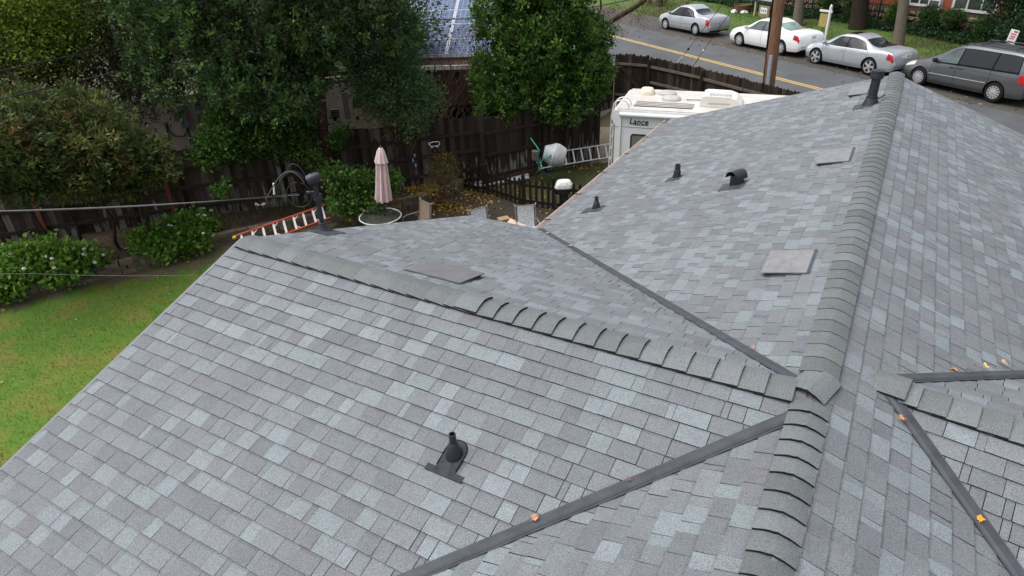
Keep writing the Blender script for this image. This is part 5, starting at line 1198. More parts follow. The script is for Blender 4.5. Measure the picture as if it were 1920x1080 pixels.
    for sx in (1, -1):
        for sy in (1, -1):
            yo = wmax-0.115
            we = bpy.data.objects.new('wheel', None); COL.objects.link(we); we.parent = t; we.location = (sx*wb/2, sy*yo, wheel_r); 
            r = wheel_r; rr = r*kind.get('rimf', 0.66)
            mb = MB(); mb.lathe((0, -sy*0.1, 0), [(rr, 0.0), (r*0.93, 0.0), (r, 0.03), (r, 0.16), (r*0.95, 0.195), (rr*1.02, 0.205), (rr, 0.19)], 30, axis=(0, sy, 0)); mb.build('tyre', M_TYRE, we, local=True, smooth=True)
            mb = MB(); mb.lathe((0, 0, 0), [(rr, 0.02), (rr, 0.10), (rr*0.93, 0.098), (rr*0.90, 0.05)], 30, axis=(0, sy, 0)); 
            ns = {'spoke12': 12, 'spoke10': 9, 'spoke5': 5}[rim]
            for k in range(ns):
                for dk in ((0,) if rim != 'spoke5' else (-0.14, 0.14)):
                    a = 2*math.pi*(k+0.5)/ns+dk; dv = arr(math.cos(a), 0, math.sin(a)); mb.beam(dv*rr*0.12+arr(0, sy*0.095, 0), dv*rr*0.95+arr(0, sy*0.085, 0), rr*(0.30 if ns > 5 else 0.2)*(0.8 if ns == 12 else 1), 0.025, up=(0, sy, 0))
            mb.lathe((0, 0, 0), [(rr*0.25, 0.09), (rr*0.22, 0.115), (0, 0.12)], 16, axis=(0, sy, 0)); mb.build('rim', M_RIM, we, local=True)
            mb = MB(); mb.lathe((0, 0, 0), [(rr*0.97, 0.03), (0, 0.035)], 24, axis=(0, sy, 0)); mb.build('wheel_back', M_BLACK, we, local=True)
    return t, cs
M_SILV = mat('silver_car_paint', (0.47, 0.49, 0.52), 0.32, 0.04, 2, metal=0.45, spec=0.6, coat=0.6)
M_SILV2 = mat('pale_silver_car_paint', (0.50, 0.53, 0.56), 0.28, 0.04, 2, metal=0.5, spec=0.6, coat=0.7)
M_WPAINT = mat('white_car_paint', (0.80, 0.80, 0.80), 0.3, 0.02, 2, spec=0.5, coat=0.6)
M_GPAINT = mat('dark_grey_car_paint', (0.098, 0.104, 0.108), 0.3, 0.05, 2, metal=0.4, spec=0.6, coat=0.6)
HEAD = math.atan2(-RS[1], -RS[0])
def sedan(L, W, Hh, wb, fo, trunk=1.0, hood=0.92):
    f, r = wb/2+fo, -(L-wb/2-fo); w = W/2; s = Hh/1.45
    #      x, ztop, zbelt, wtop, wbelt, wmax, zlow
    return [(r, 0.52, 0.48, w*.62, w*.76, w*.80, 0.34), (r+.035, 0.70, 0.66, w*.68, w*.83, w*.87, 0.29), (r+.10, trunk*.88, trunk*.83, w*.71, w*.87, w*.92, 0.26), (r+.20, trunk*.975, trunk*.90, w*.73, w*.885, w*.95, 0.24), (r+.55, trunk*1.04, trunk*.955, w*.75, w*.915, w*.99, 0.22), (-wb/2+.18, 1.12*s, .925*s, w*.68, w*.925, w*1.0, 0.21), (-wb/2+.70, 1.36*s, .915*s, w*.635, w*.93, w*1.0, 0.20), (-.25, 1.445*s, .905*s, w*.64, w*.94, w*1.0, 0.20), (.20, 1.43*s, .895*s, w*.64, w*.94, w*1.0, 0.20), (.55, 1.34*s, .89*s, w*.64, w*.935, w*1.0, 0.20), (1.15, 1.03*s, .90*s, w*.70, w*.92, w*.995, 0.21), (1.40, .965*s*hood/.92, .875*s, w*.72, w*.90, w*.99, 0.22), (f-.45, .88*hood/.92, .78, w*.70, w*.86, w*.96, 0.23), (f-.15, .76*hood/.92, .66, w*.62, w*.76, w*.86, 0.25), (f-.03, .62, .56, w*.50, w*.66, w*.72, 0.28), (f, .50, .46, w*.40, w*.56, w*.60, 0.32)]
def sk(front, rear, bp, **kw):
    d = dict(glass=dict(side=[(front, bp+.03, .45, bp+.02, M_GLASSD), (bp-.03, rear, bp-.02, rear+.32, M_GLASSD)], wind=(1.10, .52), rear=(-1.52, -.78)), seams=(front+.02, bp, rear-.02), handles=(bp+.14, rear+.22), tail=(0, 0, 3.05, 3.9), headl=(0, 0, 2.6, 3.6), plate=0.78)
    d.update(kw); return d
def wheels_mid(a, b):
    p = (a+b)/2; return p
def car_at(fw, rw, W):
    a, b = at_road(*fw), at_road(*rw); m = (a+b)/2; m = m+NS*(W/2-0.10); m[2] = road_z(m[0], m[1]); h = math.atan2((a-b)[1], (a-b)[0]); return tuple(m), 0.6*HEAD+0.4*h
pos, hd = car_at((1247, 54.5), (1305.5, 67), 1.72)
k = sedan(4.5, 1.72, 1.43, 2.61, 0.88, 1.0)
make_car('silver sedan with tinted side windows and black side moulding, farthest up the street', pos, hd, k, 2.61, M_SILV, 0.31, sk(1.0, -1.12, -0.1, tail=(k[0][0]+.05, k[0][0]+.26, 3.0, 4.0), headl=(k[-1][0]-.42, k[-1][0]-.06, 2.7, 3.7), mould=(-1.0, 1.0, 4.1, mat('grey_moulding', (.3, .31, .33), .5)), plate=.80, platex=-0.0, darktrim=True), 'spoke12')
pos, hd = car_at((1386, 86), (1463.5, 104), 1.82)
k = sedan(4.8, 1.82, 1.46, 2.776, 0.97, 1.05)
make_car('white sedan parked behind the wooden utility pole', pos, hd, k, 2.776, M_WPAINT, 0.33, sk(1.05, -1.15, -0.08, tail=(k[0][0]+.06, k[0][0]+.38, 3.0, 3.65), headl=(k[-1][0]-.5, k[-1][0]-.08, 2.6, 3.5), plate=.86, platex=-0.02, glass=dict(side=[(1.05, -.05, .45, -.06, M_GLASSC), (-.11, -1.15, -.10, -.80, M_GLASSC)], wind=(1.10, .52), rear=(-1.60, -.80), rearm=mat('pale_green_glass', (0.20, 0.30, 0.27), 0.1, 0.4, 3, spec=0.8))), 'spoke10')
pos, hd = car_at((1531, 119.5), (1624, 140), 1.77)
k = sedan(4.6, 1.77, 1.44, 2.76, 0.80, 1.02)
make_car('silver sedan with five spoke alloy wheels and dark sunroof, behind the roof flue', pos, hd, k, 2.76, M_SILV2, 0.335, sk(1.05, -1.15, -0.08, tail=(k[0][0]+.05, k[0][0]+.33, 3.0, 3.75), headl=(k[-1][0]-.5, k[-1][0]-.08, 2.6, 3.6), plate=.82, platex=-0.01, sunroof=True, rimf=0.74), 'spoke5')
w = 0.985
VK = [(-2.06, .62, .56, w*.70, w*.84, w*.86, .36), (-2.03, .92, .80, w*.74, w*.88, w*.92, .30), (-1.99, 1.15, 1.0, w*.74, w*.90, w*.95, .27), (-1.86, 1.50, 1.06, w*.70, w*.91, w*.97, .25), (-1.70, 1.69, 1.07, w*.69, w*.92, w*.985, .24), (-1.2, 1.745, 1.06, w*.70, w*.93, w, .23), (0, 1.75, 1.03, w*.70, w*.935, w, .22), (.55, 1.72, 1.01, w*.69, w*.935, w, .22), (.95, 1.60, .995, w*.68, w*.93, w, .22), (1.55, 1.26, .97, w*.70, w*.91, w, .22), (1.95, 1.08, .93, w*.72, w*.88, w*.98, .23), (2.35, .96, .84, w*.70, w*.84, w*.95, .24), (2.75, .80, .70, w*.60, w*.74, w*.84, .26), (2.93, .64, .57, w*.48, w*.62, w*.70, .29), (3.0, .50, .46, w*.36, w*.5, w*.56, .33)]
VK = [(a-0.47, *r) for a, *r in VK]
pos, hd = car_at((1729, 159), (1854, 193), 1.96)
make_car('dark grey minivan with roof rails parked nearest to the gable', pos, hd, VK, 3.03, M_GPAINT, 0.345, dict(glass=dict(side=[(1.05, .12, .42, .10, M_GLASSC), (.06, -1.18, .05, -1.20, M_GLASSD), (-1.24, -2.12, -1.25, -2.02, M_GLASSD)], wind=(1.12, .42), rear=(-2.44, -2.20), rearm=mat('blue_grey_rear_glass', (0.10, 0.14, 0.18), 0.08, 0.3, 3, spec=0.8)), seams=(1.08, .09, -1.2), handles=(.26, -.08), tail=(-2.50, -2.20, 3.05, 3.75), headl=(1.85, 2.32, 2.62, 3.4), plate=.95, platex=0.02, rack=True, darkhandle=True, mirror=M_BLACKM, darktrim=True, mould=(-1.15, 1.1, 4.15, mat('pale_moulding', (.42, .42, .42), .4)), sillm=mat('dark_sill', (.06, .06, .06), .5)), 'spoke12')

# ---- sign posts, boards
q = at_road(1546, 79, 0.1); PO = arr(q[0], q[1], road_z(q[0], q[1])+0.05)
sp = thing('sale_sign_post', 'white wooden sign post with an arm and a small yellow hanging board', 'sign post', tuple(PO))
topz = 2.0; d = -RS
mb = MB(); mb.beam(PO, PO+Z*1.75+arr(0, 0, 0), 0.10, 0.10, up=d); mb.lathe(PO+Z*1.75, [(0.065, 0), (0.065, 0.02), (0.03, 0.06), (0, 0.09)], 4); mb.build('post', M_WHITE, sp)
mb = MB(); mb.beam(PO+Z*1.5-d*0.12, PO+Z*1.5+d*0.62, 0.08, 0.09); mb.build('arm', M_WHITE, sp)
mb = MB(); mb.obox(PO+Z*0.75+d*0.10, d*0.46, -NS*0.02, Z*0.62); mb.build('hanging_board', mat('mustard_board', (0.40, 0.29, 0.10), 0.6, 0.15, 6), sp)
mb = MB(); mb.obox(PO+Z*1.38+d*0.10, d*0.44, -NS*0.015, Z*0.07); mb.build('rider', mat('dark_rider', (0.06, 0.05, 0.03), .6), sp)
nq = at_plane(1888, 110, st(29.3, 0), NS); nb = thing('parking_sign', 'white parking sign with red marks on a leaning wooden stake behind the minivan', 'sign', (nq[0], nq[1], ground_h(nq[0], nq[1])))
nt_ = at_plane(1910, 62, st(29.3, 0), NS); dd = nrm(nt_-nq); bs = nq-dd*((nq[2]-ground_h(nq[0], nq[1]))/dd[2])
mb = MB(); mb.beam(bs, nt_-dd*0.1+NS*0.03, 0.07, 0.04, up=NS); mb.build('stake', M_FENCEL, nb)
sx = nrm(np.cross(dd, NS)); sx = sx if sx[0] > 0 else -sx; lo = at_plane(1893, 81, st(29.25, 0), NS); hi = at_plane(1909, 57, st(29.25, 0), NS); h = float((hi-lo) @ dd)
mb = MB(); mb.obox(lo-sx*0.16, sx*0.32, NS*0.008, dd*h); mb.build('panel', M_WHITE, nb)
M_SIGNR = mat('faded_red_print', (0.45, 0.10, 0.12), .6)
for f0, f1, x0, x1 in ((.80, .93, -.02, .12), (.62, .72, -.1, .1), (.44, .54, -.08, .1), (.30, .38, -.1, .08), (.06, .17, -.12, .12)):
    mb = MB(); o_ = lo+dd*h*f0-NS*0.004; mb.obox(o_+sx*x0, sx*(x1-x0), -NS*0.002, dd*h*(f1-f0)); mb.build('print', M_SIGNR, nb)
sq = at(1432, 36, 1.0); sb = thing('sign_board', 'large grey sign board on posts beside the iron railings', 'sign', (sq[0], sq[1], 0.95))
e = nrm(-RS+NS*0.15)
mb = MB(); mb.obox(sq+Z*1.0-e*1.3, e*2.6, NS*0.14, Z*1.5); mb.build('panel', mat('pale_grey_sign', (0.42, 0.44, 0.45), .5, .05), sb)
mb = MB(); mb.obox(sq+Z*0.93-e*1.38-NS*0.04, e*2.76, NS*0.22, Z*0.09); mb.obox(sq+Z*0.93+e*1.30-NS*0.04, e*0.1, NS*0.22, Z*1.6); mb.build('frame', M_BLACKM, sb)
for k in (0.95, -0.95): mb = MB(); mb.obox(sq-Z*0.3+e*k, e*0.12, NS*0.12, Z*1.25); mb.build('post', mat('cream_post', (.42, .36, .24), .8), sb)
mb = MB(); mb.obox(sq-Z*0.1-e*0.4, e*1.0, NS*0.08, Z*0.85); mb.build('lower_board', mat('tan_board', (.25, .2, .12), .8, .2), sb)
mb = MB(); mb.obox(sq+Z*0.30-e*0.2-NS*0.012, e*0.62, NS*0.01, Z*0.34); p_ = mb.build('plate', M_WHITE, sb)
mb = MB()
for k in range(3): mb.obox(sq+Z*0.40-e*0.12+e*0.18*k-NS*0.018, e*0.11, NS*0.004, Z*0.14)
mb.build('plate_marks', mat('grey_marks', (.25, .25, .27), .7), p_)
# rocks and a planter by the sign
for i, (px_, py_, r, lb) in enumerate(((1376, 28, .26, 'white painted rock left of the brown planter'), (1393.5, 29, .24, 'white painted rock in front of the brown planter'))):
    q = at(px_, py_, 1.0); mb = MB(); q[2] = ground_h(q[0], q[1]); mb.lathe(q, [(r*.8, 0), (r, r*.4), (r*.7, r*.85), (0, r)], 9, wob=lambda a, h: 1+.2*math.sin(3*a+i)+.1*math.sin(5*a)); tag(mb.build('white_rock', M_WHITE), lb, 'rock', 'white rocks by the sign')
q = at(1391, 24, 1.1); mb = MB(); mb.lathe(arr(q[0], q[1], ground_h(q[0], q[1])), [(.45, 0), (.55, .5), (.5, .5), (.48, .42), (0, .40)], 16); tag(mb.build('planter', mat('brown_clay', (.14, .075, .045), .9, .2)), 'round brown planter on the verge beside the white rocks', 'planter')
# ---- iron railings and car park beyond
ir = thing('iron_railings', 'black iron railings along the back of the verge', 'railings', tuple(st(34.8, -34)))
def rail_run(n0, t0, n1, t1):
    P, Q = st(n0, t0), st(n1, t1); L = np.linalg.norm(Q-P); k = int(L/0.16); 
    for z in (0.22, 1.25): mb = MB(); mb.beam(P+Z*(z+.3), Q+Z*(z+.3), 0.03, 0.04); mb.build('rail', M_BLACKM, ir)
    for i in range(k):
        p = P+(Q-P)*(i/k); 
        if i % 14 == 0: mb = MB(); mb.box(p[0], p[1], p[2]+0.95, .07, .07, 1.6); mb.build('post', M_BLACKM, ir)
        else: mb = MB(); mb.box(p[0], p[1], p[2]+0.90, .02, .02, 1.35); mb.build('bar', M_BLACKM, ir)
rail_run(35.0, -46, 35.2, -25.5)
strip(36.5, 60, -75, -27, 0.02, 'car_park', M_ROAD)
for k in range(5): strip(38, 43, -58+k*4.2, -57.88+k*4.2, 0.03, 'parking_line', M_WHITE, 2)

# ---- red building on a rough stone wall
rb = thing('red_building', 'red painted building with white framed windows on a rough stone base', 'building', tuple(st(37.2, -20)))
M_REDW = mat('brick_red_render', (0.36, 0.095, 0.05), 0.85, 0.12, 2, 0.2, 60)
M_GLASSB = mat('dark_building_glass', (0.06, 0.075, 0.065), 0.12, 0.5, 1.5, spec=0.7)
ZB = 0.75; zst = 2.12
mb = MB(); c = st(35.75, -33.3); mb.obox(arr(c[0], c[1], zst+0.0), RS*26, NS*9, Z*3.6); mb.build('wall', M_REDW, rb)
mb = MB(); mb.obox(arr(c[0], c[1], ZB-0.6)+NS*0.02, RS*26, NS*9, Z*(zst-ZB+0.58)); mb.build('base_wall', mat('stone_mortar', (0.13, 0.10, 0.07), .95, .3, 5), rb)
mb = MB(); mb.obox(arr(c[0], c[1], zst+3.6)-NS*0.6-RS*.5, RS*27, NS*10.5, Z*0.25); mb.build('roof', M_ROOFN, rb)
def bface(px_, py_): return at_plane(px_, py_, st(35.75, 0), NS)
def bwin(px0, px1, pyb0, hgt, panes, drop=0):
    a, b = bface(px0, pyb0), bface(px1, pyb0); t0, t1 = float(a @ RS), float(b @ RS); z = a[2]-drop; O = st(35.75, t0); O[2] = z
    mb = MB(); L = t1-t0
    for (x, w_, zz, h_) in ((0, L, -0.06, .12), (0, L, hgt, .1), (-.06, .12, -.06, hgt+.16), (L-.06, .12, -.06, hgt+.16)): mb.obox(O+RS*x-NS*0.05+Z*zz, RS*w_, NS*0.06, Z*h_)
    w = mb.build('window', M_WHITE, rb)
    for k in range(panes):
        mb = MB(); mb.obox(O+RS*(L*k/panes+.03)-NS*0.02+Z*.05, RS*(L/panes-.06), NS*0.015, Z*hgt); mb.build('pane', M_GLASSB, w)
        if k: mb = MB(); mb.obox(O+RS*(L*k/panes-.035)-NS*0.045+Z*.05, RS*.07, NS*0.03, Z*hgt); mb.build('mullion', M_WHITE, w)
bwin(1705, 1743, 7, 1.5, 2); bwin(1786, 1868, 17, 1.5, 3)
a = bface(1744, 15); O = st(35.75, float(a @ RS)); O[2] = a[2]-.05; mb = MB(); mb.obox(O-NS*.25, RS*.62, NS*.24, Z*.5); ac2 = mb.build('window_unit', M_WHITE, rb); mb = MB(); mb.obox(O-NS*.256+RS*.05+Z*.06, RS*.5, NS*.005, Z*.38); mb.build('grille', mat('dark_grille', (.1, .11, .12), .6), ac2)
# rough stones
M_STONE = mat('rough_tan_stone', (0.9, 0.9, 0.9), 0.92, 0.3, 5, 0.8, 20, spec=0.2, attr=True)
rs5 = random.Random(8); O = st(35.70, -33.3); nst = 0; stm = []
z = 0.0; row = 0
while z < zst-ZB+0.3:
    h = rs5.uniform(.24, .40); x = rs5.uniform(0, .3)
    while x < 22:
        w_ = rs5.uniform(.28, .62); c = rs5.uniform(.65, 1.25); base = rs5.choice([(.40, .32, .21), (.34, .26, .175), (.45, .37, .26), (.27, .21, .15), (.36, .27, .17)]); cc = tuple(q*c for q in base)
        mb = MB(); p = O+RS*x; p[2] = ZB-0.35+z; k = 7; g = .025; ring = []
        for i in range(k):
            a = 2*math.pi*i/k+rs5.uniform(-.2, .2); e_ = .45; cx = math.copysign(abs(math.cos(a))**e_, math.cos(a)); cz = math.copysign(abs(math.sin(a))**e_, math.sin(a)); ring.append((cx*(w_/2-g)*rs5.uniform(.85, 1), cz*(h/2-g)*rs5.uniform(.8, 1)))
        f = [p+RS*(w_/2+u*.8)+Z*(h/2+v*.8)-NS*(.13+rs5.uniform(-.03, .05)) for u, v in ring]; m_ = [p+RS*(w_/2+u)+Z*(h/2+v)-NS*.04 for u, v in ring]
        b_ = [p+RS*(w_/2+u)+Z*(h/2+v)+NS*.05 for u, v in ring]
        mb.add(f+m_+b_, [tuple(range(k))]+[(i, (i+1) % k, (i+1) % k+k, i+k) for i in range(k)]+[(i+k, (i+1) % k+k, (i+1) % k+2*k, i+2*k) for i in range(k)], 0, cc)
        if nst < 235: mb.build('stone', M_STONE, rb)
        nst += 1; x += w_
    z += h; row += 1
# ================================================================== TREES AND PLANTS
def limbs(name, root, paths, m, n=9):
    mb = MB()
    for pts, r0, r1 in paths:
        k = len(pts); mb.tube(pts, list(np.linspace(r0, r1, k)), n)
    return mb.build(name, m, root, smooth=True)
def wob_path(a, b, k=6, amp=0.1, seed=0):
    q = random.Random(seed); a = np.asarray(a, float); b = np.asarray(b, float); out = []
    for i in range(k+1):
        f = i/k; o = arr(q.uniform(-amp, amp), q.uniform(-amp, amp), q.uniform(-amp, amp)*.5) if 0 < i < k else np.zeros(3); out.append(a+(b-a)*f+o)
    return out
DG = [(0.045, 0.088, 0.028), (0.056, 0.115, 0.034), (0.075, 0.145, 0.040), (0.032, 0.062, 0.026), (0.10, 0.18, 0.048)]
BG = [(0.05, 0.112, 0.02), (0.075, 0.155, 0.027), (0.036, 0.085, 0.02), (0.105, 0.18, 0.034)]
YG = [(0.17, 0.24, 0.03), (0.13, 0.20, 0.028), (0.23, 0.28, 0.04), (0.075, 0.12, 0.02)]
OG = [(0.085, 0.118, 0.036), (0.11, 0.145, 0.042), (0.055, 0.08, 0.028), (0.16, 0.18, 0.055), (0.072, 0.102, 0.036), (0.085, 0.12, 0.036), (0.13, 0.085, 0.034)]
MG = [(0.08, 0.15, 0.06), (0.105, 0.18, 0.07), (0.055, 0.105, 0.045)]
def at_fence_d(px_, py_, dist):
    d = ray(px_, py_); t = dist/math.hypot(d[0], d[1]); return CC+d*t
# tall dark tree on the red brown trunk
T = at(622, 372, 0.3); tr = thing('tall_dark_tree', 'tall dense dark green tree on a red brown trunk in front of the fence', 'tree', (T[0], T[1], 0.2))
h1 = at_plane(600, 180, T, nrm(arr(CF[0], CF[1], 0))); up_ = (h1-T)/(h1[2]-T[2])
limbs('trunk', tr, [(wob_path(T-Z*.2, T+up_*3.6, 7, .03, 1), .155, .12), (wob_path(T+up_*2.6, T+arr(-2.4, .3, 5.0), 6, .12, 2), .10, .04), (wob_path(T+up_*3.2, T+arr(1.8, .2, 5.3), 6, .12, 3), .10, .03), (wob_path(T+up_*3.5, T+arr(.2, .6, 7.6), 6, .1, 4), .13, .03)], M_BARK, 12)
c = T+arr(-0.3, 0.3, 0); 
lob = [(c+arr(-2.9, 0.1, 4.0), (1.5, 1.5, 1.3)), (c+arr(-3.3, .4, 5.6), (1.6, 1.6, 1.3)), (c+arr(-1.4, -.4, 4.8), (1.7, 1.6, 1.4)), (c+arr(-1.5, .2, 6.6), (2.0, 1.9, 1.5)), (c+arr(.4, -.2, 4.6), (1.5, 1.5, 1.2)), (c+arr(1.5, .0, 5.3), (1.6, 1.6, 1.3)), (c+arr(.9, .2, 6.8), (2.0, 1.8, 1.5)), (c+arr(-.9, 0.0, 3.55), (1.3, 1.1, .6)), (c+arr(.5, .1, 3.55), (1.1, 1.0, .6)), (c+arr(2.3, .1, 4.55), (1.0, 1.0, .9)), (at_fence_d(480, 185, 17.6), (.8, .7, .5)), (at_fence_d(548, 190, 17.4), (.75, .7, .5)), (at_fence_d(425, 150, 17.8), (.8, .7, .5))]
crown('crown', lob, 5200, 15, 0.125, 0.058, DG, 3, tr, clump_r=.06, shell=.6)
crown('seed_heads', lob[2:7]+lob[10:12], 1000, 22, .06, .022, [(.06, .042, .042), (.08, .055, .05), (.048, .034, .036)], 4, tr, M_LEAFM, .12, .9)
# left photinia like bush hanging over the fence
b = at_fence_d(125, 275, 17.6); bs = thing('bronze_shrub', 'broad olive and bronze leaved shrub hanging over the left end of the fence', 'shrub', (b[0], b[1], 0))
lob = [(at_fence_d(px_, py_, d_), r_) for px_, py_, d_, r_ in ((40, 235, 17.4, (1.1, 1.1, .8)), (140, 230, 17.6, (1.1, 1.1, .7)), (30, 292, 16.8, (1.2, 1.1, .8)), (140, 292, 17.0, (1.2, 1.1, .8)), (235, 300, 17.5, (1.1, 1.0, .75)), (85, 322, 16.7, (1.0, .9, .5)), (190, 312, 17.0, (.9, .8, .48)), (268, 312, 17.4, (.62, .6, .45)), (-90, 280, 16.5, (1.4, 1.2, 1.0)))]
crown('foliage', lob, 3600, 14, .14, .046, OG, 7, bs, clump_r=.06, shell=.6)
limbs('stems', bs, [(wob_path((b[0]+x, b[1]+.3, 0), (b[0]+x*1.6, b[1]+.1, 2.6), 5, .08, 30+i), .05, .02) for i, x in enumerate((-1.2, -.5, .2, .9))], M_BARKD, 7)
# yellow green tree top left, and the brown purple one beside it
def far_tree(name, label, cpx, dist, lob_px, pal, n, ll, lw, seed, m=None, bark=None, shell=.6, cr=.2, per=13):
    c = at_fence_d(*cpx, dist); t = thing(name, label, 'tree', (c[0], c[1], 0)); lob = [(at_fence_d(px_, py_, d_), r_) for px_, py_, d_, r_ in lob_px]
    crown('crown', lob, n, per, ll, lw, pal, seed, t, m, cr, shell)
    limbs('trunk', t, [(wob_path((c[0], c[1], -.1), (c[0], c[1], c[2]+.3), 6, .08, seed), .17, .07)]+[(wob_path((c[0], c[1], c[2]*.5), l[0], 5, .1, seed+i), .07, .02) for i, l in enumerate(lob)], bark or M_BARKD, 9); return t
far_tree('yellow_green_tree', 'yellow green leafy tree at the upper left corner', (80, 50), 23, [(30, 40, 22.5, (1.5, 1.5, 1.2)), (105, 35, 22.8, (1.3, 1.3, 1.1)), (60, 90, 22, (1.3, 1.2, .7)), (130, 80, 22.3, (.9, .9, .6)), (40, -70, 23, (2.0, 1.8, 1.5)), (-60, 30, 23, (1.8, 1.6, 1.8))], YG, 2100, .105, .06, 12)
far_tree('dark_backdrop_tree', 'very dark tree filling the gap behind the yellow green tree', (205, 80), 25, [(180, 30, 24, (1.6, 1.5, 1.6)), (240, 70, 23.5, (1.3, 1.3, 1.6)), (190, 130, 22.5, (1.2, 1.2, 1.0)), (60, 150, 22, (1.6, 1.5, .9)), (-40, 160, 22, (1.6, 1.5, 1.3)), (250, 150, 22, (1.0, 1.0, .8)), (235, 195, 20.5, (.8, .8, .6)), (268, 150, 20.5, (.7, .7, .5)), (200, -70, 25, (2.2, 2.0, 1.7)), (330, 40, 24, (1.5, 1.5, 1.6))], [(.028, .04, .02), (.04, .05, .024), (.05, .04, .028), (.05, .07, .022)], 1700, .13, .055, 13)
far_tree('mid_green_tree', 'mid green tree behind the tall dark tree at the top', (460, 20), 24, [(420, -20, 23.5, (1.8, 1.6, 1.6)), (520, 10, 24, (1.8, 1.6, 1.5)), (620, -10, 24, (1.8, 1.6, 1.6)), (720, 10, 23.5, (1.6, 1.5, 1.5)), (770, 60, 22.5, (.9, .9, .9)), (560, 100, 22.6, (1.3, 1.0, 1.0)), (480, 130, 22, (1.3, 1.0, .9))], DG+[(.05, .036, .03)], 1900, .13, .055, 14)
# small light tree with tan canes
b = at(742, 338, 0.3); ct = thing('cane_shrub', 'grey green shrub with many tan canes rising behind the closed umbrella', 'shrub', (b[0], b[1], .25))
lob = [(at_fence_d(px_, py_, d_), r_) for px_, py_, d_, r_ in ((735, 150, 18.6, (.85, .8, .75)), (690, 160, 18.6, (.55, .6, .5)), (775, 185, 18.5, (.7, .65, .65)), (735, 110, 18.8, (.7, .7, .55)), (770, 225, 18.2, (.55, .5, .35)), (715, 205, 18.3, (.5, .5, .3)))]
crown('crown', lob, 1100, 13, .095, .042, MG, 21, ct, clump_r=.10, shell=.55)
cp = []; q = random.Random(4)
for i in range(46):
    a = q.uniform(0, 6.28); r = q.uniform(.03, .22); p0 = arr(b[0]+r*math.cos(a), b[1]+r*math.sin(a)*.6, .28); tgt = lob[i % 6][0]+arr(q.uniform(-.5, .5), q.uniform(-.4, .4), q.uniform(-.5, .2)); cp.append((wob_path(p0, tgt, 5, .09, 100+i), q.uniform(.008, .016), .004))
for i in range(18):
    a = q.uniform(-.4, 3.5); p0 = arr(b[0], b[1], .3); L = q.uniform(.7, 1.3); e = p0+arr(math.cos(a)*L, -.2, .5+L*.5); mid = p0+arr(math.cos(a)*L*.5, -.1, 1.2); cp.append(([p0, mid, e], .008, .003))
limbs('canes', ct, cp, M_CANE, 5)
crown('dry_leaves', [(at_fence_d(715, 210, 18.3), (.8, .5, .5)), (at_fence_d(745, 240, 18.2), (.5, .4, .5))], 90, 9, .09, .03, [(.16, .10, .04), (.10, .07, .03), (.07, .085, .03)], 22, ct, M_LEAFM, .12, .2)
# full green viburnum tree by the solar house
c = at_fence_d(1010, 110, 21.0); vt = thing('full_green_tree', 'full bright green tree in front of the street end of the board fence', 'tree', (c[0], c[1], 0))
lob = [(at_fence_d(px_, py_, d_), r_) for px_, py_, d_, r_ in ((950, 30, 21.3, (1.1, 1.1, 1.1)), (1030, 20, 21.2, (1.2, 1.2, 1.2)), (1090, 75, 21.2, (.95, 1.0, 1.0)), (1000, 95, 20.6, (1.3, 1.2, 1.1)), (930, 150, 20.6, (.85, .85, .8)), (1010, 170, 20.3, (1.1, 1.0, .75)), (1085, 150, 20.8, (.95, .95, .9)), (1110, 130, 21.2, (.65, .8, .7)), (935, 195, 20.0, (.7, .7, .45)), (1055, 205, 20.2, (.75, .7, .4)), (1000, -70, 21.5, (1.5, 1.4, 1.2)))]
crown('crown', lob, 3900, 14, .13, .068, BG, 31, vt, clump_r=.07, shell=.62)
limbs('trunk', vt, [(wob_path((c[0], c[1]+.1, -.1), (c[0], c[1]+.1, c[2]+.5), 6, .07, 5), .12, .05)]+[(wob_path((c[0], c[1]+.1, 1.5+.2*i), l[0], 5, .08, 60+i), .05, .015) for i, l in enumerate(lob)], M_BARKD, 8)
# red twigged bare shrub against the solar house
b = at_fence_d(838, 190, 21.2); bt = thing('bare_red_shrub', 'bare shrub of thin red brown twigs against the brown siding and solar panels', 'shrub', (b[0], b[1], 0))
cp = []; q = random.Random(9)
for i in range(44):
    px_ = q.uniform(785, 935); py_ = q.uniform(45, 130); e = at_fence_d(px_, py_, q.uniform(20.7, 21.8)); p0 = arr(b[0]+q.uniform(-1.0, 1.2), b[1]+q.uniform(-.3, .3), 1.2); pth = wob_path(p0, e, 6, .12, 300+i); cp.append((pth, q.uniform(.008, .016), .003))
    for j in (3, 4, 5): cp.append((wob_path(pth[j], pth[j]+arr(q.uniform(-.35, .35), q.uniform(-.2, .2), q.uniform(.1, .45)), 3, .03, 900+i*7+j), .006, .002))
limbs('twigs', bt, cp, M_TWIG, 4)
limbs('stems', bt, [(wob_path((b[0]+x*.5, b[1], 0), (b[0]+x, b[1], 1.5), 4, .05, 40+i), .03, .018) for i, x in enumerate((-1, -.5, 0, .4, .9, 1.2))], M_TWIG, 6)
crown('dry_leaves', [(at_fence_d(900, 85, 21), (.6, .5, .6)), (at_fence_d(880, 55, 21.2), (.35, .4, .35)), (at_fence_d(830, 75, 21.2), (.15, .2, .25))], 75, 8, .08, .03, [(.20, .10, .03), (.14, .07, .03), (.07, .08, .03)], 33, bt, M_LEAFM, .14, .2)
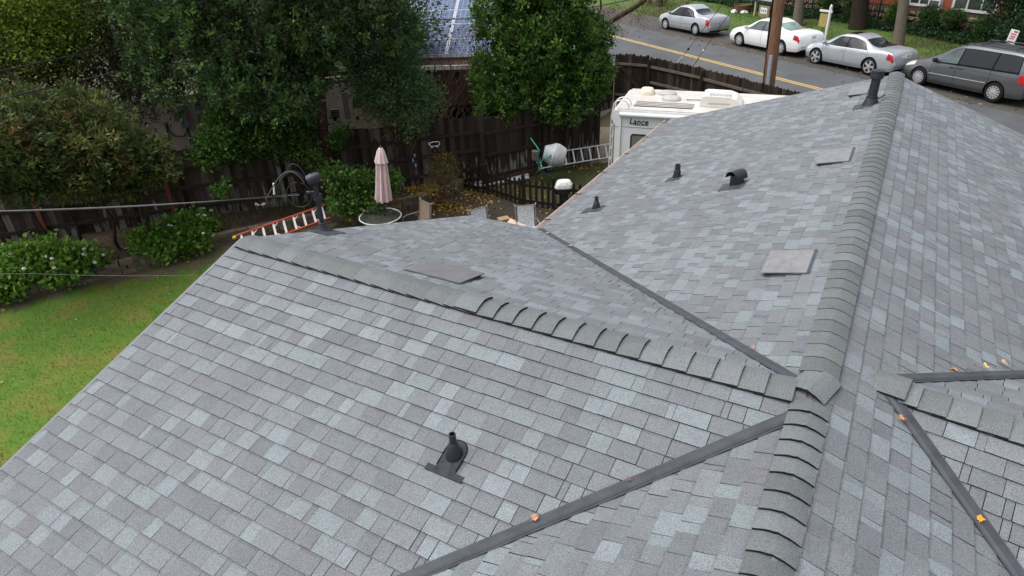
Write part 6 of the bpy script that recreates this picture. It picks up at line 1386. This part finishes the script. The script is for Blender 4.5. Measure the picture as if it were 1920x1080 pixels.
# ivy over the fence
def bush(name, label, cat, lob, n, per, ll, lw, pal, seed, m=None, cr=.09, shell=.6, stems=True, group=None, base=None, z0=.3, stem_m=None):
    c = np.mean([l[0] for l in lob], 0) if base is None else base; t = thing(name, label, cat, (c[0], c[1], z0), 0, group)
    crown('foliage', lob, n, per, ll, lw, pal, seed, t, m, cr, shell, floor=z0)
    if stems:
        q = random.Random(seed); limbs('stems', t, [(wob_path((l[0][0]*.6+c[0]*.4+q.uniform(-.1, .1), l[0][1]*.6+c[1]*.4, z0-.05), l[0]+arr(q.uniform(-.2, .2), 0, .1), 4, .05, seed+i), .014, .005) for i, l in enumerate(lob*2)], stem_m or M_CANE, 5)
    return t
fd = lambda px_, py_, d_: at_fence_d(px_, py_, d_)
bush('ivy_mass', 'bright green ivy spilling over the fence beside the beige wall', 'ivy', [(fd(410, 265, 18.2), (.55, .5, .4)), (fd(470, 260, 18.3), (.75, .5, .5)), (fd(540, 265, 18.5), (.65, .5, .45)), (fd(570, 235, 18.6), (.5, .4, .4)), (fd(430, 225, 18.6), (.6, .4, .4)), (fd(395, 290, 17.9), (.35, .4, .25)), (fd(500, 220, 18.8), (.6, .4, .4))], 950, 13, .105, .07, BG, 41, z0=.9, stems=False)
bush('ivy_sprig', 'small bright ivy sprig growing through the fence boards', 'ivy', [(fd(410, 358, 16.75), (.16, .12, .13)), (fd(422, 346, 16.8), (.08, .08, .10))], 26, 9, .08, .06, [(.06, .14, .025), (.08, .17, .03)], 42, z0=.9, cr=.05, stems=False)
bush('ivy_curtain', 'dark ivy climbing the board fence right of the red brown trunk', 'ivy', [(fd(632, 270, 18.0), (.2, .2, .3)), (fd(640, 245, 18.2), (.25, .2, .2)), (fd(592, 300, 17.6), (.25, .2, .3))], 80, 10, .09, .06, BG[:2], 43, z0=.9, cr=.07, stems=False)
# flowering hydrangeas in the bed
HY = [(.11, .23, .032), (.14, .27, .04), (.08, .175, .028), (.18, .30, .05)]
def flowers(root, pts, seed):
    q = random.Random(seed)
    for p in pts:
        mb = MB(); mb.lathe(p-Z*.03, [(.015, 0), (.042, .015), (.046, .04), (.027, .06), (0, .07)], 8, wob=lambda a, h: 1+.15*math.sin(4*a+h*30)); mb.build('flower_head', mat('white_petals', (.68, .66, .66), .8, .12, 40), root)
def hyd(label, lobpx, seed, fl, n):
    lob = [(at(l[0], l[1]+8, l[2]*.78), tuple(x*.86 for x in l[3])) for l in lobpx]; c = np.mean([l[0] for l in lob], 0); t = bush('flowering_shrub', label, 'shrub', lob, n, 12, .115, .09, HY, seed, None, .10, .7, True, 'white flowering shrubs in the bed')
    flowers(t, [at(p[0], p[1]+4, p[2]*.82) for p in fl], seed)
hyd('white flowering shrub at the far left of the bed, the bigger one', [(20, 505, .62, (.6, .45, .32)), (85, 490, .62, (.65, .45, .34)), (150, 478, .66, (.5, .4, .30)), (120, 500, .52, (.5, .4, .24)), (40, 475, .85, (.5, .35, .3)), (5, 530, .5, (.4, .35, .25)), (95, 462, .85, (.4, .3, .25))], 51, [(88, 477, .98), (98, 481, .95), (158, 463, .95), (127, 452, 1.02), (157, 473, .9), (101, 498, .85), (193, 474, .7), (20, 472, 1.05), (178, 488, .65), (45, 500, .9)], 760)
hyd('white flowering shrub right of the red fence post, the smaller one', [(285, 442, .62, (.45, .38, .28)), (335, 426, .68, (.5, .4, .32)), (370, 414, .72, (.35, .33, .28)), (300, 458, .5, (.42, .33, .2)), (355, 442, .55, (.4, .33, .22))], 52, [(316, 418, .95), (321, 420, .95), (372, 398, 1.0), (383, 400, .98), (381, 434, .7)], 480)
bush('broadleaf_shrub', 'rounded green shrub between the red brown trunk and the umbrella', 'shrub', [(fd(650, 350, 16.6), (.42, .4, .36)), (fd(690, 345, 16.7), (.4, .4, .36)), (fd(645, 380, 16.3), (.4, .35, .25)), (fd(690, 385, 16.2), (.35, .35, .22)), (fd(632, 330, 16.8), (.3, .3, .3))], 430, 12, .10, .07, [(.07, .15, .03), (.095, .18, .036), (.06, .105, .026)], 53, cr=.09, shell=.65)
bush('leafy_plant', 'small fresh green plant right behind the umbrella', 'plant', [(fd(738, 335, 16.8), (.18, .2, .22)), (fd(730, 352, 16.7), (.15, .15, .15))], 60, 11, .09, .06, [(.07, .15, .025), (.09, .18, .03)], 54, cr=.06)
bush('reddish_shrub', 'twiggy reddish green shrub by the picket fence corner', 'shrub', [(fd(832, 310, 17.6), (.36, .35, .3)), (fd(845, 335, 17.5), (.35, .3, .28)), (fd(815, 335, 17.4), (.3, .3, .25))], 260, 9, .07, .024, [(.10, .085, .025), (.13, .07, .03), (.08, .09, .03), (.16, .10, .035)], 55, M_LEAFM, .10, .5, stem_m=M_TWIG)
# dry grassy strip along the fence foot
rs = np.random.RandomState(3)
def blades(name, P, h, w_, pal, lean=.35):
    n = len(P); a = rs.random(n)*6.283; d = np.stack([np.cos(a), np.sin(a), np.zeros(n)], 1); hh = h*(.5+rs.random(n)); ln = np.stack([rs.normal(size=n)*lean, rs.normal(size=n)*lean, np.ones(n)], 1)
    V = np.stack([P-d*w_/2, P+d*w_/2, P+ln*hh[:, None]], 1).reshape(-1, 3); F = np.arange(3*n).reshape(-1, 3); T = np.array(pal)[rs.randint(0, len(pal), n)]*(.7+.6*rs.random((n, 1))); return stuff(np_mesh(name, V, F, M_LEAFM, T))
P = []
for i in range(2, 5):
    a0, a1 = WALLC[min(i+1, 11)], WALLC[min(i+2, 11)]
for (p, d) in along(dense, .006):
    if -11.5 < p[0] < -4.4:
        s = np.cross(Z, d); f = rs.random(); P.append(p+s*(.12+f*1.1)+Z*.29)
P = np.array(P); P = P[(np.sin(P[:, 0]*2.1)+rs.normal(size=len(P))*.7) > -.6]
P = np.concatenate([P, P+rs.normal(size=P.shape)*.05*np.array([1, 1, 0])]); o = blades('dry_grass', P, .26, .016, [(.10, .085, .035), (.075, .085, .03), (.13, .10, .045), (.06, .08, .025)])
o['label'] = 'dry brownish grass growing along the foot of the fence'
# lawn grass
n = 70000; x = rs.uniform(-15, -4, n); y = rs.uniform(3, 17, n)
wl = np.array([p[:2] for p in dense]); 
yw = np.interp(x, wl[:, 0], wl[:, 1]); keep = (y < yw-.12-(rs.random(n)**1.3)*1.35*(1+.35*np.sin(x*1.7)))
P = np.stack([x, y, np.full(n, .005)], 1)[keep]; o = blades('lawn_grass', P, .04, .012, [(.15, .225, .034), (.11, .20, .028), (.21, .24, .045), (.26, .23, .06), (.09, .18, .026)], .6); o['label'] = 'short green lawn grass thinning to bare soil near the wall'
n = 26000; t_ = rs.uniform(-42, -8, n); nn = rs.uniform(28.5, 34.6, n); P = NS*nn[:, None]+RS*t_[:, None]; P[:, 2] = [ground_h(a, b)+.03 for a, b in P[:, :2]]
k = (np.sin(P[:, 0]*.9)*np.cos(P[:, 1]*.7)+rs.normal(size=n)*.5) > -.35; o = blades('verge_grass', P[k], .10, .03, [(.075, .14, .025), (.10, .15, .03), (.06, .12, .022), (.12, .13, .04)], .5); o['label'] = 'short patchy grass on the verge across the street'
# ground cover along the stone wall
n = 5200; t_ = rs.uniform(-40, -12, n); nn = 34.25+1.35*rs.random(n)+.15*np.sin(t_*1.3); P = NS*nn[:, None]+RS*t_[:, None]; P[:, 2] = np.array([ground_h(a, b) for a, b in P[:, :2]])+.04+.22*rs.random(n)*np.clip((nn-33.9)/.9, .25, 1)
P = np.repeat(P, 4, 0)+rs.normal(size=(n*4, 3))*.09; D = rs.normal(size=P.shape)+np.array([0, -.4, .7]); V, F = leaves(P, D, .15, .11, rs); T = np.array([(.03, .075, .03), (.045, .10, .038), (.06, .125, .045), (.025, .055, .025)])[rs.randint(0, 4, len(P))]*(.7+.6*rs.random((len(P), 1)))
o = stuff(np_mesh('ground_cover', V, F, M_LEAF, T)); o['label'] = 'dark green ivy ground cover along the stone wall'
# shrubs against the stone wall, and the dark mass at the right edge
def wp(px_, py_, n_): return at_plane(px_, py_, st(n_, 0), NS)
for i, (lb, lo) in enumerate((('dark upright shrub left of the first stone stretch', [(1557, 8, .45, .6), (1548, 0, .4, .5)]), ('leafy shrub behind the dark leaning trunk', [(1600, 20, .3, .4), (1598, 8, .32, .5)]), ('bright clipped shrub beside the brown tree trunk', [(1680, 30, .45, .42), (1682, 18, .42, .36)]), ('square clipped dark shrub under the air conditioner', [(1742, 36, .48, .42), (1743, 24, .48, .36)]), ('spreading shrub under the wide window', [(1783, 36, .4, .36), (1793, 29, .34, .25)]), ('bushy shrub with bare stems below the wide window', [(1843, 54, .5, .45), (1855, 46, .5, .45)]))):
    lob = [(wp(a, b_, 35.1), (r*.85, .5, h*.85)) for a, b_, r, h in lo]; bush('wall_shrub', lb, 'shrub', lob, 260, 10, .10, .055, DG[:3]+[(.04, .09, .025)] if i != 2 else BG, 70+i, None, .10, .7, True, 'shrubs along the stone wall', z0=.9, stem_m=M_BARKD)
c = wp(1895, 70, 32.5); rt = thing('dark_edge_tree', 'dark green dense tree at the upper right corner behind the parking sign', 'tree', (c[0], c[1], .9))
lob = [(wp(a, b_, n_), r_) for a, b_, n_, r_ in ((1912, 52, 32.6, (.8, .9, .8)), (1935, 20, 33, (1.2, 1.2, 1.2)), (1905, 92, 31.6, (.95, .9, .6)), (1866, 97, 32.0, (.6, .7, .36)), (1960, 80, 31.5, (1.6, 1.2, 1.3)), (1925, 125, 30.4, (.9, .8, .5)), (1930, -40, 33.5, (1.8, 1.5, 1.3)))]
crown('crown', lob, 1500, 12, .17, .08, [(.018, .042, .02), (.025, .058, .026), (.032, .07, .03)], 81, rt, clump_r=.17, shell=.6)
limbs('trunk', rt, [(wob_path((c[0], c[1], .6), (c[0]+.3, c[1], 4.8), 6, .06, 3), .2, .1)]+[(wob_path((c[0], c[1], 1.5), l[0], 4, .1, 7+i), .08, .02) for i, l in enumerate(lob)], M_BARKD, 8)
# street tree trunks with crowns above the picture
for i, (lb, b0, b1, n_, r0, r1, m, nm) in enumerate((('tan trunked street tree rooted behind the white sedan', (1495, 47), (1507, -60), 32.4, .26, .22, M_BARKG, 'street_tree'), ('dark broad trunked tree leaning right in front of the stone wall', (1608, 53), (1623, -60), 33.6, .42, .34, M_BARKD, 'street_tree'), ('brown trunked tree standing on the verge behind the silver sedan', (1685, 80), (1704, -60), 31.6, .24, .20, M_BARKG, 'street_tree'))):
    p0 = wp(*b0, n_); p1 = wp(*b1, n_); p0[2] = ground_h(p0[0], p0[1])-.05; t = thing(nm, lb, 'tree', tuple(p0), 0, 'street trees on the verge')
    tp_ = p0+(p1-p0)*1.25; limbs('trunk', t, [([p0-Z*.1, p0+(p1-p0)*.06, p0+(p1-p0)*.3, p0+(p1-p0)*.7, tp_], r0*1.25, r1)]+[(wob_path(tp_-arr(0, 0, .3), tp_+arr(math.cos(a)*1.6, math.sin(a)*1.6, 1.4), 4, .1, 20+j+i), .09, .02) for j, a in enumerate((0, 1.3, 2.6, 3.9, 5.2))], m, 14)
    crown('crown', [(tp_+arr(math.cos(a)*1.5, math.sin(a)*1.5, 1.5), (1.2, 1.2, .9)) for a in (0, 1.3, 2.6, 3.9, 5.2)], 260, 9, .15, .08, DG, 90+i, t, clump_r=.25)
# thin bare multi-stem shrubs along the railings
for i, (px_, lb) in enumerate(((1215, 'tan twiggy shrub at the far kerb, left one'), (1240, 'brown twiggy shrub behind the front of the farthest car'), (1285, 'orange brown young tree above the farthest car'))):
    b = wp(px_, 22+i*2, 31.5); b[2] = ground_h(b[0], b[1]); t = thing('bare_shrub', lb, 'shrub', tuple(b)); q = random.Random(i); cp = []
    for k in range(16):
        e = b+arr(q.uniform(-.9, .9), q.uniform(-.6, .6), q.uniform(1.2, 2.4)); cp.append((wob_path(b+arr(q.uniform(-.3, .3), q.uniform(-.2, .2), 0), e, 5, .12, 500+i*20+k), .025, .006))
    limbs('stems', t, cp, M_CANE if i != 1 else M_TWIG, 5); crown('dry_leaves', [(b+Z*1.3, (.9, .6, .8))], 60, 8, .10, .05, [(.19, .13, .06), (.14, .09, .045), (.10, .10, .04)], 400+i, t, M_LEAFM, .2, .2)
# leaning limb with hanging twigs at the left end of the street
p0 = wp(1095, 85, 15.0); 
pts = [wp(a, b_, n_) for a, b_, n_ in ((1085, 110, 16.5), (1118, 66, 17.2), (1140, 45, 17.6), (1160, 31, 17.9), (1185, 17, 18.3), (1207, 2, 18.8), (1232, -30, 19.5))]
lt_ = thing('leaning_tree', 'leaning mossy limb with hanging reddish twigs across the far end of the street', 'tree', (pts[0][0], pts[0][1], .4))
limbs('limb', lt_, [([arr(pts[0][0]-.3, pts[0][1], .2)]+pts, .12, .10), (wob_path(pts[1], wp(1130, -20, 17.4), 5, .06, 4), .07, .03)], mat('mossy_dark_bark', (.02, .014, .009), .95, .5, 4, .9, 20, col2=(.075, .045, .02)), 9)
q = random.Random(31); cp = []
for i in range(90):
    k = q.randint(1, 6); a = pts[k]+(pts[k-1]-pts[k])*q.random(); L = q.uniform(.3, 1.1); cp.append((wob_path(a, a+arr(q.uniform(-.5, .5), q.uniform(-.4, .4), q.choice((-1, -1, .6))*L), 4, .07, 700+i), .008, .003))
limbs('twigs', lt_, cp, M_TWIG, 4)
crown('dry_leaves', [(wp(1130, 35, 17.4), (.5, .5, .5)), (wp(1160, 60, 17.6), (.45, .4, .3)), (wp(1150, 20, 17.9), (.5, .4, .3)), (wp(1206, 45, 18.8), (.12, .15, .4)), (wp(1195, 30, 18.6), (.15, .15, .3))], 130, 7, .07, .035, [(.16, .07, .045), (.12, .06, .05), (.20, .13, .06), (.08, .085, .03)], 35, lt_, M_LEAFM, .12, .1)
limbs('vines', lt_, [(wob_path(wp(a, -20, 18.9), wp(a+q.uniform(-3, 3), q.uniform(40, 62), 18.9), 6, .05, 800+i), .012, .005) for i, a in enumerate((1197, 1201, 1204, 1207, 1211, 1213))], M_CANE, 5)
# ---- fallen leaves
LP = [(.46, .27, .05), (.34, .16, .045), (.58, .40, .07), (.25, .11, .04), (.62, .45, .11)]
def leaf_litter(name, label, P, size, pal):
    n = len(P); D = rs.normal(size=(n, 3))*np.array([1, 1, .15]); N = len(P); V, F = leaves(P, D, size, size*.8, rs, .15); T = np.array(pal)[rs.randint(0, len(pal), n)]*(.7+.5*rs.random((n, 1))); o = stuff(np_mesh(name, V, F, M_LEAFM, T)); o['label'] = label; return o
P = []
for px_, py_, sx, sy, k, z in ((800, 350, 30, 14, 650, .32), (830, 385, 40, 12, 240, .03), (900, 365, 35, 18, 150, .03), (770, 345, 25, 10, 200, .32), (870, 345, 30, 14, 260, .03), (700, 400, 50, 6, 70, .03), (990, 390, 60, 25, 70, .03), (880, 395, 35, 8, 120, .03), (1080, 310, 50, 14, 90, .03), (640, 412, 30, 5, 40, .03), (950, 345, 60, 14, 160, .03)):
    for i in range(k): P.append(at(rs.normal(px_, sx*.6), rs.normal(py_, sy*.6), z))
leaf_litter('fallen_leaves', 'yellow and brown leaves fallen round the planting bed and patio', np.array(P), .085, LP+[(.45, .33, .06)])
P = [at(rs.uniform(0, 420), rs.uniform(470, 800), .06) for _ in range(55)]; leaf_litter('lawn_leaves', 'pale yellow leaves scattered on the lawn', np.array(P), .07, [(.5, .45, .16), (.45, .36, .12)])
P = []
for i in range(520):
    t = rs.uniform(-45, -6); n_ = 25.2+abs(rs.normal(0, 1.0)) if i % 4 else rs.uniform(18.5, 28); P.append(st(n_, t, .012))
leaf_litter('street_leaves', 'pale dry leaves lying along the road shoulder', np.array(P), .11, [(.33, .22, .13), (.26, .16, .09), (.4, .32, .22), (.2, .12, .07)])
P = []
for i in range(260): P.append(st(rs.uniform(28.6, 34), rs.uniform(-40, -8), 0)); P[-1][2] = ground_h(P[-1][0], P[-1][1])+.08
leaf_litter('verge_leaves', 'dry leaves scattered on the verge', np.array(P), .10, [(.3, .22, .09), (.4, .34, .12)])
# single leaves lying on the roof
def roof_leaf(label, pl, px_, py_, size, col, seed):
    size *= 0.82
    p = on(pl, px_, py_); q = random.Random(seed); p = p+pl['n']*.045; mb = MB(); k = 11; ring = []
    for i in range(k): a = 2*math.pi*i/k; r = size*(.5 if i % 2 == 0 else .34)*q.uniform(.85, 1.15); ring.append(p+pl['a']*r*math.cos(a)+pl['d']*r*math.sin(a)+pl['n']*(q.uniform(0, .012)))
    c = p+pl['n']*.006
    for i in range(k): mb.face([c, ring[i], ring[(i+1) % k]])
    mb.tube([c, c+pl['a']*size*.4*q.uniform(-1, 1)+pl['d']*size*.7], .0018, 4)
    o = mb.build('fallen_leaf', mat('leaf_'+'_'.join(str(int(x*100)) for x in col), col, .75, .2, 30)); tag(o, label, 'leaf', 'leaves lying on the roof'); recentre(o, p)
OR, BR, TN = (.46, .23, .12), (.22, .105, .055), (.36, .21, .10)
for i, (lb, pl, x, y, s, c) in enumerate((('peach orange leaf lying midway on the long near valley flashing', plBn, 1005, 976, .065, OR), ('small brown curled leaf higher up the near valley flashing', plBn, 1180, 904, .04, BR), ('bright orange leaf low on the right valley flashing', plEn, 1835, 978, .06, (.75, .32, .02)), ('brown leaf near the top of the right valley flashing', plR, 1682, 790, .07, (.5, .22, .09)), ('tan leaf at the head of the level valley by the right ridge', plEf, 1687, 703, .08, TN), ('large brown leaf cluster on the level valley', plEf, 1781, 701, .10, (.42, .2, .09)), ('pale yellow leaf just above the level valley', plR, 1841, 693, .08, (.6, .42, .16)), ('dull brown leaf above the level valley beside the pale one', plR, 1820, 692, .06, BR), ('pinkish tan leaf on the shingles above the level valley', plR, 1875, 686, .09, (.5, .3, .2)), ('small orange leaf low on the far valley flashing', plA, 1071, 466, .09, TN), ('tiny orange leaf near the head of the far valley', plA, 1414, 659, .05, OR), ('brown leaf at the foot of the far valley', plA, 1028, 442, .07, (.5, .36, .3)))): roof_leaf(lb, pl, x, y, s, c, i)
